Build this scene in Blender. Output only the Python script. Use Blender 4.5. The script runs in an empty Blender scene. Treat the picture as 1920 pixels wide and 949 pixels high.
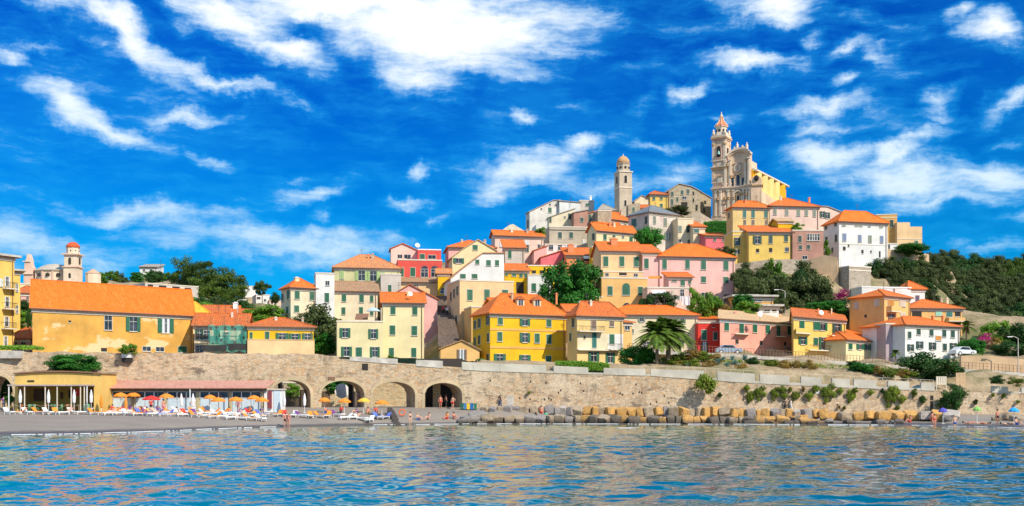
import bpy, bmesh, math, random
import numpy as np
from mathutils import Vector, Matrix, noise as mnoise
R = math.radians
SC = bpy.context.scene
COL = SC.collection
random.seed(7)

# ------------------------------------------------------------------ camera
HC, FPX, CX, HY = 3.6, 2059.0, 960.0, 740.0      # eye height, focal length in photo pixels, image centre, horizon row
cam_d = bpy.data.cameras.new('camera'); cam = bpy.data.objects.new('camera', cam_d); COL.objects.link(cam)
cam.location = (0, 0, HC); cam.rotation_euler = (R(90), 0, 0)
cam_d.sensor_width = 36; cam_d.lens = 36*FPX/1920.0
cam_d.shift_y = (HY-474.5)/1920.0
cam_d.clip_start = 0.5; cam_d.clip_end = 12000
SC.camera = cam
SC.render.resolution_x = 1024; SC.render.resolution_y = 506
SC.view_settings.view_transform = 'Standard'; SC.view_settings.look = 'None'
SC.view_settings.exposure = 0.04; SC.view_settings.gamma = 1.0

# ------------------------------------------------------------------ sun
SUN_AZ, SUN_EL = 138.0, 40.0        # compass style azimuth from +Y towards +X
sd = Vector((math.sin(R(SUN_AZ))*math.cos(R(SUN_EL)), math.cos(R(SUN_AZ))*math.cos(R(SUN_EL)), math.sin(R(SUN_EL))))
ld = bpy.data.lights.new('sun', 'SUN'); ld.energy = 5.0; ld.angle = R(0.53); ld.color = (1.0, 0.91, 0.76)
lo = bpy.data.objects.new('sun', ld); COL.objects.link(lo); lo.location = (60, -60, 120)
lo.rotation_euler = (-sd).to_track_quat('-Z', 'Y').to_euler()

# ------------------------------------------------------------------ world: Nishita sky with wind-drawn cirrus
def build_world():
    w = bpy.data.worlds.new('World'); SC.world = w; w.use_nodes = True
    nt = w.node_tree; N = nt.nodes; L = nt.links; N.clear()
    def nd(t, **k):
        n = N.new(t)
        for a, b in k.items(): setattr(n, a, b)
        return n
    def math_(op, a, b=None, clamp=False):
        n = nd('ShaderNodeMath', operation=op, use_clamp=clamp)
        for i, v in enumerate((a, b)):
            if v is None: continue
            if isinstance(v, (int, float)): n.inputs[i].default_value = v
            else: L.new(v, n.inputs[i])
        return n.outputs[0]
    out = nd('ShaderNodeOutputWorld'); bg = nd('ShaderNodeBackground'); bg.inputs[1].default_value = 0.075
    L.new(bg.outputs[0], out.inputs[0])
    sky = nd('ShaderNodeTexSky', sky_type='NISHITA', sun_disc=False)
    sky.sun_elevation = R(SUN_EL); sky.sun_rotation = R(SUN_AZ); sky.air_density = 1.0; sky.dust_density = 0.3; sky.ozone_density = 4.0
    tc = nd('ShaderNodeTexCoord'); sep = nd('ShaderNodeSeparateXYZ'); L.new(tc.outputs['Generated'], sep.inputs[0])
    x, y, z = sep.outputs
    az = math_('ARCTAN2', x, y); el = math_('ARCSINE', z)
    cb = nd('ShaderNodeCombineXYZ'); L.new(az, cb.inputs[0]); L.new(el, cb.inputs[1])
    # warp
    wn = nd('ShaderNodeTexNoise'); wn.inputs['Scale'].default_value = 9; wn.inputs['Detail'].default_value = 6; wn.inputs['Roughness'].default_value = 0.62
    L.new(cb.outputs[0], wn.inputs['Vector'])
    s1 = nd('ShaderNodeVectorMath', operation='SUBTRACT'); L.new(wn.outputs['Color'], s1.inputs[0]); s1.inputs[1].default_value = (.5, .5, .5)
    s2 = nd('ShaderNodeVectorMath', operation='SCALE'); L.new(s1.outputs[0], s2.inputs[0]); s2.inputs['Scale'].default_value = 0.085
    s3 = nd('ShaderNodeVectorMath', operation='ADD'); L.new(cb.outputs[0], s3.inputs[0]); L.new(s2.outputs[0], s3.inputs[1])
    uv = s3.outputs[0]
    s4 = nd('ShaderNodeVectorMath', operation='SCALE'); L.new(s1.outputs[0], s4.inputs[0]); s4.inputs['Scale'].default_value = 0.028
    s5 = nd('ShaderNodeVectorMath', operation='ADD'); L.new(cb.outputs[0], s5.inputs[0]); L.new(s4.outputs[0], s5.inputs[1]); uv2 = s5.outputs[0]
    blobs = [(90,-5,120,40,20,.9),(215,45,170,30,28,1.2),(420,140,170,20,18,1.15),(540,180,80,14,22,.6),
      (430,15,130,50,10,1.4),(545,85,120,38,18,1.3),(700,-5,420,42,3,1.7),(820,60,240,80,10,1.8),(900,20,260,80,5,1.4),(790,145,100,42,25,1.2),(1010,70,120,45,5,.9),(1090,40,90,30,10,.55),
      (120,185,75,40,25,1.25),(215,232,110,28,20,1.2),(370,205,95,18,-8,.85),(425,302,60,20,10,.85),(60,80,70,14,-10,.6),(5,110,35,22,0,.8),
      (250,397,135,30,6,1.15),(420,455,250,46,4,1.0),(620,470,190,34,3,.9),(80,455,170,52,6,1.1),(190,490,60,30,0,.8),
      (600,368,85,24,-14,.95),(560,345,50,14,-20,.6),(742,384,68,15,-5,1.0),(600,412,28,18,-35,.7),(786,318,32,14,-35,.85),(808,420,28,12,-30,.7),
      (975,320,130,42,-12,1.25),(930,345,80,28,-10,1.0),(1080,268,52,24,-5,1.15),(1040,300,70,25,-15,.9),(1130,345,140,30,0,.8),(1255,335,100,46,-8,.75),(1275,318,50,34,-10,.8),
      (1302,152,52,26,-20,1.1),(1415,112,105,24,12,1.1),(1350,95,60,16,10,.7),(1515,90,26,24,0,.75),(1450,8,95,38,10,1.3),(1590,95,70,14,-18,.6),(1655,115,40,22,40,.6),
      (1850,62,50,48,40,1.25),(1800,18,28,34,0,.8),(1235,262,90,14,3,.95),(1215,190,60,22,-45,.55),(1355,208,30,12,0,.6),(972,228,26,14,0,.65),
      (1540,205,110,24,6,.95),(1530,245,50,20,0,.75),(1575,166,36,16,0,.85),(1890,185,70,24,-50,1.05),(1770,205,46,28,-20,.85),(1765,225,30,16,0,.6),
      (1545,300,90,28,14,1.0),(1680,292,150,20,-16,1.0),(1700,340,190,42,10,1.15),(1850,345,160,46,4,1.2),(1760,385,150,28,2,1.0),(1910,418,50,20,0,.9),(1570,350,60,24,30,.7),(1870,470,110,14,0,.5),(1100,200,160,20,30,.35),(1650,50,160,20,20,.3),(1880,280,90,16,-30,.35)]
    acc = None
    for (px, py, hw, hh, rot, st) in blobs:
        k = (px-CX)/FPX; a = math.atan(k); e = math.atan((HY-py)/FPX*math.cos(a))
        m = nd('ShaderNodeMapping', vector_type='TEXTURE')
        m.inputs['Location'].default_value = (a, e, 0); m.inputs['Rotation'].default_value = (0, 0, -R(rot))
        m.inputs['Scale'].default_value = (hw*1.18/FPX, hh*1.18/FPX, 1)
        L.new(uv, m.inputs['Vector'])
        g = nd('ShaderNodeTexGradient', gradient_type='SPHERICAL'); L.new(m.outputs[0], g.inputs[0])
        v = math_('MULTIPLY', g.outputs['Fac'], st)
        acc = v if acc is None else math_('MAXIMUM', acc, v) if st < .7 else math_('ADD', math_('MULTIPLY', math_('MAXIMUM', acc, v), .85), math_('MULTIPLY', math_('MINIMUM', math_('ADD', acc, v), 1.6), .15))
    # streaky detail
    mp = nd('ShaderNodeMapping'); mp.inputs['Rotation'].default_value = (0, 0, R(24)); mp.inputs['Scale'].default_value = (13, 56, 1)
    L.new(uv2, mp.inputs['Vector'])
    f1 = nd('ShaderNodeTexNoise'); f1.inputs['Scale'].default_value = 1; f1.inputs['Detail'].default_value = 9; f1.inputs['Roughness'].default_value = 0.66
    L.new(mp.outputs[0], f1.inputs['Vector'])
    f2 = nd('ShaderNodeTexNoise'); f2.inputs['Scale'].default_value = 7; f2.inputs['Detail'].default_value = 7; f2.inputs['Roughness'].default_value = 0.6
    L.new(uv2, f2.inputs['Vector'])
    det = math_('ADD', math_('MULTIPLY', f1.outputs['Fac'], .6), math_('MULTIPLY', f2.outputs['Fac'], .4))
    # clouds added outside the view to make the sky's fill light more neutral
    absaz = math_('ABSOLUTE', az)
    outf = math_('MAXIMUM', math_('MULTIPLY', math_('SUBTRACT', absaz, .50), 4, True), math_('MULTIPLY', math_('SUBTRACT', el, .40), 4, True), True)
    acc = math_('ADD', acc, math_('MULTIPLY', outf, .62))
    dens = math_('ADD', math_('MULTIPLY', acc, 1.35), math_('MULTIPLY', math_('SUBTRACT', det, .5), 4.6))
    mr = nd('ShaderNodeMapRange', interpolation_type='SMOOTHSTEP'); L.new(dens, mr.inputs['Value'])
    mr.inputs['From Min'].default_value = 0.25; mr.inputs['From Max'].default_value = 1.75
    # thin veil: broad faint wisps
    mp3 = nd('ShaderNodeMapping'); mp3.inputs['Rotation'].default_value = (0, 0, R(28)); mp3.inputs['Scale'].default_value = (3.5, 11, 1); L.new(uv2, mp3.inputs['Vector'])
    f3 = nd('ShaderNodeTexNoise'); f3.inputs['Scale'].default_value = 1; f3.inputs['Detail'].default_value = 5; f3.inputs['Roughness'].default_value = 0.6; L.new(mp3.outputs[0], f3.inputs['Vector'])
    veil = nd('ShaderNodeMapRange', interpolation_type='SMOOTHSTEP'); L.new(f3.outputs['Fac'], veil.inputs['Value'])
    veil.inputs['From Min'].default_value = .42; veil.inputs['From Max'].default_value = .85; veil.inputs['To Max'].default_value = .5
    halo = nd('ShaderNodeMapRange', interpolation_type='SMOOTHSTEP'); L.new(dens, halo.inputs['Value'])
    halo.inputs['From Min'].default_value = -.5; halo.inputs['From Max'].default_value = 1.1; halo.inputs['To Max'].default_value = .65
    thin = math_('MAXIMUM', halo.outputs[0], veil.outputs[0], True)
    mask = math_('MULTIPLY', mr.outputs[0], .97)
    # deepen the blue the way a polariser does: tint the Nishita colour
    tint = nd('ShaderNodeMix', data_type='RGBA', blend_type='MULTIPLY'); tint.inputs[0].default_value = 1
    L.new(sky.outputs[0], tint.inputs[6])
    hz0 = nd('ShaderNodeMapRange'); L.new(el, hz0.inputs['Value']); hz0.inputs['From Min'].default_value = .06; hz0.inputs['From Max'].default_value = .30
    tc_ = nd('ShaderNodeMix', data_type='RGBA'); L.new(hz0.outputs[0], tc_.inputs[0]); tc_.inputs[6].default_value = (.0, .92, 1.5, 1); tc_.inputs[7].default_value = SKY_TINT; L.new(tc_.outputs[2], tint.inputs[7])
    gm = nd('ShaderNodeMix', data_type='RGBA'); L.new(thin, gm.inputs[0]); L.new(tint.outputs[2], gm.inputs[6]); gm.inputs[7].default_value = (.25, 6.0, 12.5, 1)   # sunlit thin ice haze
    cl = nd('ShaderNodeMix', data_type='RGBA'); L.new(mask, cl.inputs[0]); L.new(gm.outputs[2], cl.inputs[6]); 
    # cloud colour: white high up, bluer near the horizon
    hz = nd('ShaderNodeMapRange'); L.new(el, hz.inputs['Value']); hz.inputs['From Min'].default_value = .09; hz.inputs['From Max'].default_value = .30
    cc = nd('ShaderNodeMix', data_type='RGBA'); L.new(hz.outputs[0], cc.inputs[0]); cc.inputs[6].default_value = (7.2, 10.6, 13.2, 1); cc.inputs[7].default_value = (13.6, 14.2, 14.6, 1)
    L.new(cc.outputs[2], cl.inputs[7])
    L.new(cl.outputs[2], bg.inputs[0])
SKY_TINT = (.0, .43, 1.55, 1)
build_world()

# ------------------------------------------------------------------ geometry helpers
def P(px, py, Y): return Vector(((px-CX)*Y/FPX, Y, HC+(HY-py)*Y/FPX))
def XZ(px, Y): return (px-CX)*Y/FPX
def ZZ(py, Y): return HC+(HY-py)*Y/FPX
def lerp(a, b, t): return a+(b-a)*t
def interp(tab, x):
    if x <= tab[0][0]: return tab[0][1]
    for (x0, y0), (x1, y1) in zip(tab, tab[1:]):
        if x <= x1: return y0+(y1-y0)*(x-x0)/(x1-x0)
    return tab[-1][1]

class MB:
    def __init__(s): s.v = []; s.f = []; s.m = []
    def add(s, vs, fs, mi=0):
        o = len(s.v); s.v += [tuple(v) for v in vs]
        for f in fs: s.f.append([i+o for i in f]); s.m.append(mi)
    def box(s, x0, y0, z0, x1, y1, z1, mi=0):
        vs = [(x0,y0,z0),(x1,y0,z0),(x1,y1,z0),(x0,y1,z0),(x0,y0,z1),(x1,y0,z1),(x1,y1,z1),(x0,y1,z1)]
        s.add(vs, [(0,3,2,1),(4,5,6,7),(0,1,5,4),(1,2,6,5),(2,3,7,6),(3,0,4,7)], mi)
    def bar(s, a, b, r, mi=0, n=4, r2=None):
        a = Vector(a); b = Vector(b); d = b-a
        if d.length < 1e-6: return
        q = d.to_track_quat('Z', 'Y'); r2 = r if r2 is None else r2; vs = []
        for k in range(n):
            t = 2*math.pi*(k+.5)/n; vs.append(a+q@Vector((math.cos(t)*r, math.sin(t)*r, 0)))
        for k in range(n):
            t = 2*math.pi*(k+.5)/n; vs.append(b+q@Vector((math.cos(t)*r2, math.sin(t)*r2, 0)))
        s.add(vs, [(k, (k+1) % n, n+(k+1) % n, n+k) for k in range(n)]+[tuple(range(n))[::-1], tuple(range(n, 2*n))], mi)
    def lathe(s, c, prof, n=16, mi=0, ph=0):
        vs = []
        for (r, z) in prof:
            for k in range(n):
                t = 2*math.pi*k/n+ph; vs.append((c[0]+r*math.cos(t), c[1]+r*math.sin(t), c[2]+z))
        fs = []
        for i in range(len(prof)-1):
            for k in range(n): fs.append((i*n+k, i*n+(k+1) % n, (i+1)*n+(k+1) % n, (i+1)*n+k))
        fs.append(tuple(range(n))[::-1]); fs.append(tuple(range((len(prof)-1)*n, len(prof)*n)))
        s.add(vs, fs, mi)
    def prism(s, poly, y0, y1, mi=0):      # polygon in x,z extruded along y (poly counter-clockwise seen from -y)
        n = len(poly)
        vs = [(p[0], y0, p[1]) for p in poly]+[(p[0], y1, p[1]) for p in poly]
        fs = [tuple(range(n)), tuple(range(n, 2*n))[::-1]]+[((i+1) % n, i, n+i, n+(i+1) % n) for i in range(n)]
        s.add(vs, fs, mi)
    def build(s, name, mats, parent=None, smooth=False, loc=None, rotz=0):
        me = bpy.data.meshes.new(name); me.from_pydata(s.v, [], s.f)
        if not isinstance(mats, (list, tuple)): mats = [mats]
        for m in mats: me.materials.append(m)
        me.polygons.foreach_set('material_index', s.m)
        if smooth: me.polygons.foreach_set('use_smooth', [True]*len(s.f))
        bm = bmesh.new(); bm.from_mesh(me); bmesh.ops.recalc_face_normals(bm, faces=bm.faces); bm.to_mesh(me); bm.free()
        o = bpy.data.objects.new(name, me); COL.objects.link(o)
        if parent: o.parent = parent
        if loc is not None: o.location = loc
        if rotz: o.rotation_euler = (0, 0, rotz)
        return o
def rawmesh(name, v, f, mats, parent=None, smooth=False, mi=None):
    me = bpy.data.meshes.new(name); me.from_pydata(v, [], f)
    if not isinstance(mats, (list, tuple)): mats = [mats]
    for m in mats: me.materials.append(m)
    if mi is not None: me.polygons.foreach_set('material_index', mi)
    if smooth: me.polygons.foreach_set('use_smooth', [True]*len(f))
    o = bpy.data.objects.new(name, me); COL.objects.link(o)
    if parent: o.parent = parent
    return o
def tag(o, label=None, cat=None, group=None, kind=None):
    if label: o['label'] = label
    if cat: o['category'] = cat
    if group: o['group'] = group
    if kind: o['kind'] = kind
    return o
def thing(name, label, cat, loc=(0,0,0), rz=0, group=None):
    o = bpy.data.objects.new(name, None); COL.objects.link(o); o.location = loc; o.rotation_euler = (0, 0, rz)
    o.empty_display_size = .5
    return tag(o, label, cat, group)
def copy_tree(o, parent=None):
    c = o.copy(); COL.objects.link(c); c.parent = parent
    for ch in list(o.children): copy_tree(ch, c)
    return c
ORD = ['first','second','third','fourth','fifth','sixth','seventh','eighth','ninth','tenth','eleventh','twelfth','thirteenth','fourteenth','fifteenth','sixteenth','seventeenth','eighteenth','nineteenth','twentieth']
TENS = ['','','twenty','thirty','forty','fifty','sixty','seventy','eighty','ninety']
def ordw(i):          # 0-based
    if i < 20: return ORD[i]
    n = i+1
    if n % 10 == 0: return TENS[n//10][:-1]+'ieth'
    return TENS[n//10]+'-'+ORD[n % 10-1]

# ------------------------------------------------------------------ materials
def base_mat(name):
    m = bpy.data.materials.new(name); m.use_nodes = True
    nt = m.node_tree; b = nt.nodes['Principled BSDF']
    return m, nt, b
def noise_node(nt, scale, detail=4, rough=.55, vec=None, mapscale=None, coord='Object', rot=None):
    tc = nt.nodes.new('ShaderNodeTexCoord'); n = nt.nodes.new('ShaderNodeTexNoise')
    n.inputs['Scale'].default_value = scale; n.inputs['Detail'].default_value = detail; n.inputs['Roughness'].default_value = rough
    src = tc.outputs[coord]
    if mapscale:
        mp = nt.nodes.new('ShaderNodeMapping'); mp.inputs['Scale'].default_value = mapscale
        if rot: mp.inputs['Rotation'].default_value = rot
        nt.links.new(src, mp.inputs[0]); src = mp.outputs[0]
    nt.links.new(src, n.inputs['Vector']); return n
def mixc(nt, fac, a, b, blend='MIX'):
    n = nt.nodes.new('ShaderNodeMix'); n.data_type = 'RGBA'; n.blend_type = blend
    for i, v in ((0, fac), (6, a), (7, b)):
        if isinstance(v, (int, float)): n.inputs[i].default_value = v
        elif isinstance(v, (tuple, list)): n.inputs[i].default_value = (*v[:3], 1)
        else: nt.links.new(v, n.inputs[i])
    return n.outputs[2]
def ramp(nt, src, lo, hi, a=0., b=1.):
    n = nt.nodes.new('ShaderNodeMapRange'); nt.links.new(src, n.inputs[0])
    n.inputs[1].default_value = lo; n.inputs[2].default_value = hi; n.inputs[3].default_value = a; n.inputs[4].default_value = b
    return n.outputs[0]
def bump(nt, b, src, strength=.3, dist=.05):
    n = nt.nodes.new('ShaderNodeBump'); n.inputs['Strength'].default_value = strength; n.inputs['Distance'].default_value = dist
    nt.links.new(src, n.inputs['Height']); nt.links.new(n.outputs[0], b.inputs['Normal']); return n
MC = {}
def plain(name, col, rough=.6, metal=0, var=.12, scale=3):
    if name in MC: return MC[name]
    m, nt, b = base_mat(name); n = noise_node(nt, scale)
    c = mixc(nt, ramp(nt, n.outputs[0], .3, .7), tuple(x*(1-var) for x in col), tuple(min(1, x*(1+var)) for x in col))
    nt.links.new(c, b.inputs['Base Color']); b.inputs['Roughness'].default_value = rough; b.inputs['Metallic'].default_value = metal
    MC[name] = m; return m
def stucco(name, col, dirty=.25, patch=None, patchamt=.0):
    if name in MC: return MC[name]
    lum = .3*col[0]+.5*col[1]+.2*col[2]; col = tuple(max(.01, min(.86, (lum+(c-lum)*1.22)*.95)) for c in col); dirty = min(.95, dirty*1.35+.2)
    m, nt, b = base_mat(name)
    n1 = noise_node(nt, .35, 5, .6); n2 = noise_node(nt, 1.6, 6, .65, mapscale=(1.6, 1.6, .35)); n3 = noise_node(nt, 9, 3)
    lo = tuple(x*(1-.28*dirty-.05) for x in col); hi = tuple(min(.9, x*1.06) for x in col)
    c = mixc(nt, ramp(nt, n1.outputs[0], .32, .68), lo, hi)
    stain = tuple(x*.55 for x in (col[0]*.8+.08, col[1]*.85+.07, col[2]*.8+.08))
    c = mixc(nt, ramp(nt, n2.outputs[0], .56, .8, 0, dirty), c, stain)
    c = mixc(nt, ramp(nt, n3.outputs[0], .3, .75, 0, .12), c, tuple(x*.7 for x in col))
    if patch:
        n4 = noise_node(nt, .22, 6, .6, mapscale=(.8, 1, 1.4)); c = mixc(nt, ramp(nt, n4.outputs[0], .58-patchamt, .62-patchamt), c, patch)
    nt.links.new(c, b.inputs['Base Color']); b.inputs['Roughness'].default_value = .9
    bump(nt, b, n2.outputs[0], .25, .08)
    MC[name] = m; return m
def tiles(name, col, col2=None):
    if name in MC: return MC[name]
    m, nt, b = base_mat(name)
    tc = nt.nodes.new('ShaderNodeTexCoord')
    wv = nt.nodes.new('ShaderNodeTexWave'); wv.wave_type = 'BANDS'; wv.bands_direction = 'X'; wv.inputs['Scale'].default_value = .9; wv.inputs['Distortion'].default_value = .6; wv.inputs['Detail'].default_value = 2
    nt.links.new(tc.outputs['Object'], wv.inputs[0])
    n1 = noise_node(nt, .5, 6, .65); n2 = noise_node(nt, 1.0, 4, .7, mapscale=(6, 1.3, 1.3)); n3 = noise_node(nt, 1, 2, .5, mapscale=(3.2, 3.2, 3.2))
    col2 = col2 or tuple(x*.62 for x in col)
    c = mixc(nt, ramp(nt, n1.outputs[0], .35, .75), col, col2)
    c = mixc(nt, ramp(nt, n2.outputs[0], .45, .8, 0, .55), c, tuple(min(1, x*1.0+.05) for x in col))
    c = mixc(nt, ramp(nt, n3.outputs[0], .5, .72, 0, .7), c, tuple(x*.5 for x in col2))
    n5 = noise_node(nt, 1, 5, .75, mapscale=(2.4, .5, .5)); c = mixc(nt, ramp(nt, n5.outputs[0], .5, .72, 0, .6), c, (col[0]*.75+.1, col[1]*1.0+.12, col[2]+.06))
    c = mixc(nt, ramp(nt, wv.outputs['Fac'], .0, .35, .28, 0), c, tuple(x*.45 for x in col))
    nt.links.new(c, b.inputs['Base Color']); b.inputs['Roughness'].default_value = .85
    bump(nt, b, wv.outputs['Fac'], .35, .08)
    MC[name] = m; return m
def masonry(name, c1, c2, c3, sz=1.0, mortar=(.34,.28,.2), dark=.35):
    if name in MC: return MC[name]
    m, nt, b = base_mat(name)
    tc = nt.nodes.new('ShaderNodeTexCoord'); mp = nt.nodes.new('ShaderNodeMapping'); mp.inputs['Scale'].default_value = (1.5/sz, 1.5/sz, 2.8/sz)
    nt.links.new(tc.outputs['Object'], mp.inputs[0])
    wn = noise_node(nt, 1.2, 3)
    ad = nt.nodes.new('ShaderNodeMixRGB'); ad.blend_type = 'ADD'; ad.inputs[0].default_value = .6; nt.links.new(mp.outputs[0], ad.inputs[1]); nt.links.new(wn.outputs['Color'], ad.inputs[2])
    v1 = nt.nodes.new('ShaderNodeTexVoronoi'); v1.inputs['Scale'].default_value = 1; nt.links.new(ad.outputs[0], v1.inputs['Vector'])
    v2 = nt.nodes.new('ShaderNodeTexVoronoi'); v2.feature = 'DISTANCE_TO_EDGE'; v2.inputs['Scale'].default_value = 1; nt.links.new(ad.outputs[0], v2.inputs['Vector'])
    sp = nt.nodes.new('ShaderNodeSeparateColor'); nt.links.new(v1.outputs['Color'], sp.inputs[0])
    c = mixc(nt, sp.outputs[0], c1, c2)
    c = mixc(nt, ramp(nt, sp.outputs[1], .72, .86), c, c3)
    n1 = noise_node(nt, .13, 6, .65); n2 = noise_node(nt, .9, 6, .7, mapscale=(1, 1, .3)); n4 = noise_node(nt, .5, 7, .7, mapscale=(.6, .6, 2.2)); n6 = noise_node(nt, 1, 6, .8, mapscale=(1.1, 1.1, 2.6))
    c = mixc(nt, ramp(nt, n1.outputs[0], .42, .66, 0, .75), c, tuple(x*1.12 for x in mortar))
    c = mixc(nt, ramp(nt, v2.outputs['Distance'], .0, .09, .8, 0), c, tuple(x*.55 for x in mortar))
    c = mixc(nt, ramp(nt, n2.outputs[0], .52, .75, 0, dark), c, (.09, .07, .055))
    c = mixc(nt, ramp(nt, n4.outputs[0], .57, .66, 0, dark), c, (.12, .09, .07))
    c = mixc(nt, ramp(nt, n6.outputs[0], .5, .62, 0, .62), c, tuple(x*.42 for x in c2))
    c = mixc(nt, ramp(nt, n6.outputs[0], .30, .42, .5, 0), c, tuple(min(.85, x*1.2) for x in c1))
    nt.links.new(c, b.inputs['Base Color']); b.inputs['Roughness'].default_value = .95
    bump(nt, b, v2.outputs['Distance'], .5, .12)
    MC[name] = m; return m
def leafmat(name, a, b_, sheen=.0):
    if name in MC: return MC[name]
    m, nt, b = base_mat(name); n = noise_node(nt, .7, 4, .6); n2 = noise_node(nt, 4, 2); oi = nt.nodes.new('ShaderNodeObjectInfo')
    c = mixc(nt, ramp(nt, n.outputs[0], .35, .65), a, b_)
    c = mixc(nt, ramp(nt, n2.outputs[0], .4, .7, 0, .5), c, tuple(x*1.7 for x in b_))
    c = mixc(nt, ramp(nt, oi.outputs['Random'], 0, 1, 0, .6), c, tuple(x*.5 for x in a))
    nt.links.new(c, b.inputs['Base Color']); b.inputs['Roughness'].default_value = .65
    b.inputs['Specular IOR Level'].default_value = .25
    tr = nt.nodes.new('ShaderNodeBsdfTranslucent'); nt.links.new(c, tr.inputs[0])
    mx = nt.nodes.new('ShaderNodeMixShader'); mx.inputs[0].default_value = .28
    o = nt.nodes['Material Output']; nt.links.new(b.outputs[0], mx.inputs[1]); nt.links.new(tr.outputs[0], mx.inputs[2]); nt.links.new(mx.outputs[0], o.inputs[0])
    MC[name] = m; return m
def glassmat():
    m, nt, b = base_mat('window_glass'); n = noise_node(nt, .8, 2)
    nt.links.new(mixc(nt, ramp(nt, n.outputs[0], .4, .65), (.015,.02,.03), (.07,.08,.1)), b.inputs['Base Color'])
    b.inputs['Roughness'].default_value = .12; MC['glass'] = m
glassmat()
def shutter_mat(name, col):
    if name in MC: return MC[name]
    m, nt, b = base_mat(name); tc = nt.nodes.new('ShaderNodeTexCoord')
    wv = nt.nodes.new('ShaderNodeTexWave'); wv.bands_direction = 'Z'; wv.inputs['Scale'].default_value = 1.6
    nt.links.new(tc.outputs['Object'], wv.inputs[0]); oi = nt.nodes.new('ShaderNodeObjectInfo'); n = noise_node(nt, 1.5, 3)
    c = mixc(nt, ramp(nt, wv.outputs['Fac'], 0, 1), tuple(x*.8 for x in col), tuple(x*1.1 for x in col))
    c = mixc(nt, ramp(nt, oi.outputs['Random'], 0, 1, 0, .5), c, tuple(x*.6+.01 for x in col))
    c = mixc(nt, ramp(nt, n.outputs[0], .55, .75, 0, .3), c, tuple(x*.8+.1 for x in col))
    nt.links.new(c, b.inputs['Base Color']); b.inputs['Roughness'].default_value = .55
    bump(nt, b, wv.outputs['Fac'], .5, .04)
    MC[name] = m; return m

W = {  # wall paints
 'ochre': stucco('ochre_render', (.72,.42,.15), .55, (.74,.53,.28), .03),
 'yellow': stucco('bright_yellow_render', (.80,.50,.09), .3),
 'yellow2': stucco('soft_yellow_render', (.80,.58,.22), .3),
 'yellow3': stucco('warm_yellow_render', (.78,.50,.10), .3),
 'sand': stucco('sand_yellow_render', (.78,.58,.30), .35),
 'cream': stucco('cream_render', (.80,.70,.45), .2),
 'cream2': stucco('pale_cream_render', (.80,.70,.52), .3),
 'lime': stucco('lime_cream_render', (.66,.62,.38), .5),
 'peach': stucco('peach_render', (.78,.50,.24), .25),
 'peach2': stucco('light_peach_render', (.80,.58,.36), .3),
 'tan': stucco('tan_orange_render', (.74,.45,.19), .25),
 'pink': stucco('pale_pink_render', (.82,.53,.48), .2),
 'pink2': stucco('rose_pink_render', (.80,.47,.43), .2),
 'palepink': stucco('blush_render', (.82,.62,.53), .3),
 'coral': stucco('coral_pink_render', (.82,.42,.34), .3),
 'rose': stucco('strong_rose_render', (.75,.22,.24), .2),
 'red': stucco('red_render', (.68,.085,.07), .25),
 'brick': stucco('brick_red_render', (.66,.13,.11), .2),
 'salmon': stucco('salmon_render', (.76,.32,.18), .2),
 'white': stucco('white_render', (.80,.79,.76), .25),
 'white2': stucco('weathered_white_render', (.76,.72,.66), .55, (.60,.52,.44), .0),
 'grey': stucco('greige_render', (.56,.48,.38), .5),
 'grey2': stucco('light_grey_render', (.62,.56,.50), .4),
 'lilac': stucco('lilac_grey_render', (.50,.40,.42), .4),
 'pinkstone': stucco('pinkish_stone_render', (.50,.29,.23), .6, (.58,.44,.36), -.03),
 'slatepink': stucco('faded_pink_white_render', (.70,.62,.55), .6, (.56,.42,.38), .03),
 'oldstone': masonry('old_rubble_stone', (.50,.40,.26), (.38,.30,.21), (.60,.50,.36), .55, (.46,.37,.26), .4),
 'tower': stucco('tower_limestone', (.60,.51,.40), .7, (.48,.39,.30), .0),
 'bastion': masonry('bastion_stone', (.42,.36,.28), (.35,.29,.22), (.5,.43,.33), .45, (.42,.35,.27), .35),
}
RF = {
 'orange': tiles('orange_roof_tiles', (.76,.155,.004), (.56,.13,.02)),
 'flatorange': tiles('even_orange_roof', (.86,.165,.001), (.78,.145,.002)),
 'red': tiles('red_roof_tiles', (.64,.14,.015), (.42,.10,.03)),
 'old': tiles('weathered_orange_tiles', (.70,.24,.07), (.42,.20,.10)),
 'brown': tiles('brown_roof_tiles', (.46,.24,.12), (.30,.18,.11)),
 'tan': tiles('tan_roof_tiles', (.62,.40,.21), (.50,.31,.17)),
 'slate': tiles('slate_roof', (.20,.22,.25), (.14,.16,.19)),
 'yellow': tiles('yellow_roof_sheet', (.85,.46,.03), (.8,.42,.03)),
 'greyroof': tiles('grey_stone_roof', (.42,.36,.30), (.32,.27,.23)),
}
SH = {'green': shutter_mat('green_shutter_paint', (.008,.125,.062)), 'dark': shutter_mat('dark_green_shutter_paint', (.02,.075,.055)),
 'teal': shutter_mat('teal_shutter_paint', (.01,.16,.14)), 'grey': shutter_mat('grey_green_shutter_paint', (.22,.26,.20)),
 'blue': shutter_mat('blue_grey_shutter_paint', (.17,.23,.38)), 'brown': shutter_mat('brown_shutter_paint', (.20,.13,.09)),
 'lime': shutter_mat('light_green_shutter_paint', (.38,.52,.20)), 'orange': shutter_mat('orange_blind', (.62,.26,.05)),
 'pale': shutter_mat('pale_blind', (.66,.55,.42)), 'mint': shutter_mat('mint_blind', (.30,.62,.45)), 'purple': shutter_mat('purple_shutter_paint', (.12,.07,.14)), 'white': shutter_mat('white_blind', (.72,.72,.7))}
M_frame = plain('white_window_frame', (.60,.56,.48), .6)
M_trim = plain('stone_trim', (.70,.62,.50), .8)
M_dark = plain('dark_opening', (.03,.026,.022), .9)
M_iron = plain('dark_iron', (.06,.055,.055), .5, .3)
M_rust = plain('rusty_iron', (.24,.12,.07), .7)
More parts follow.
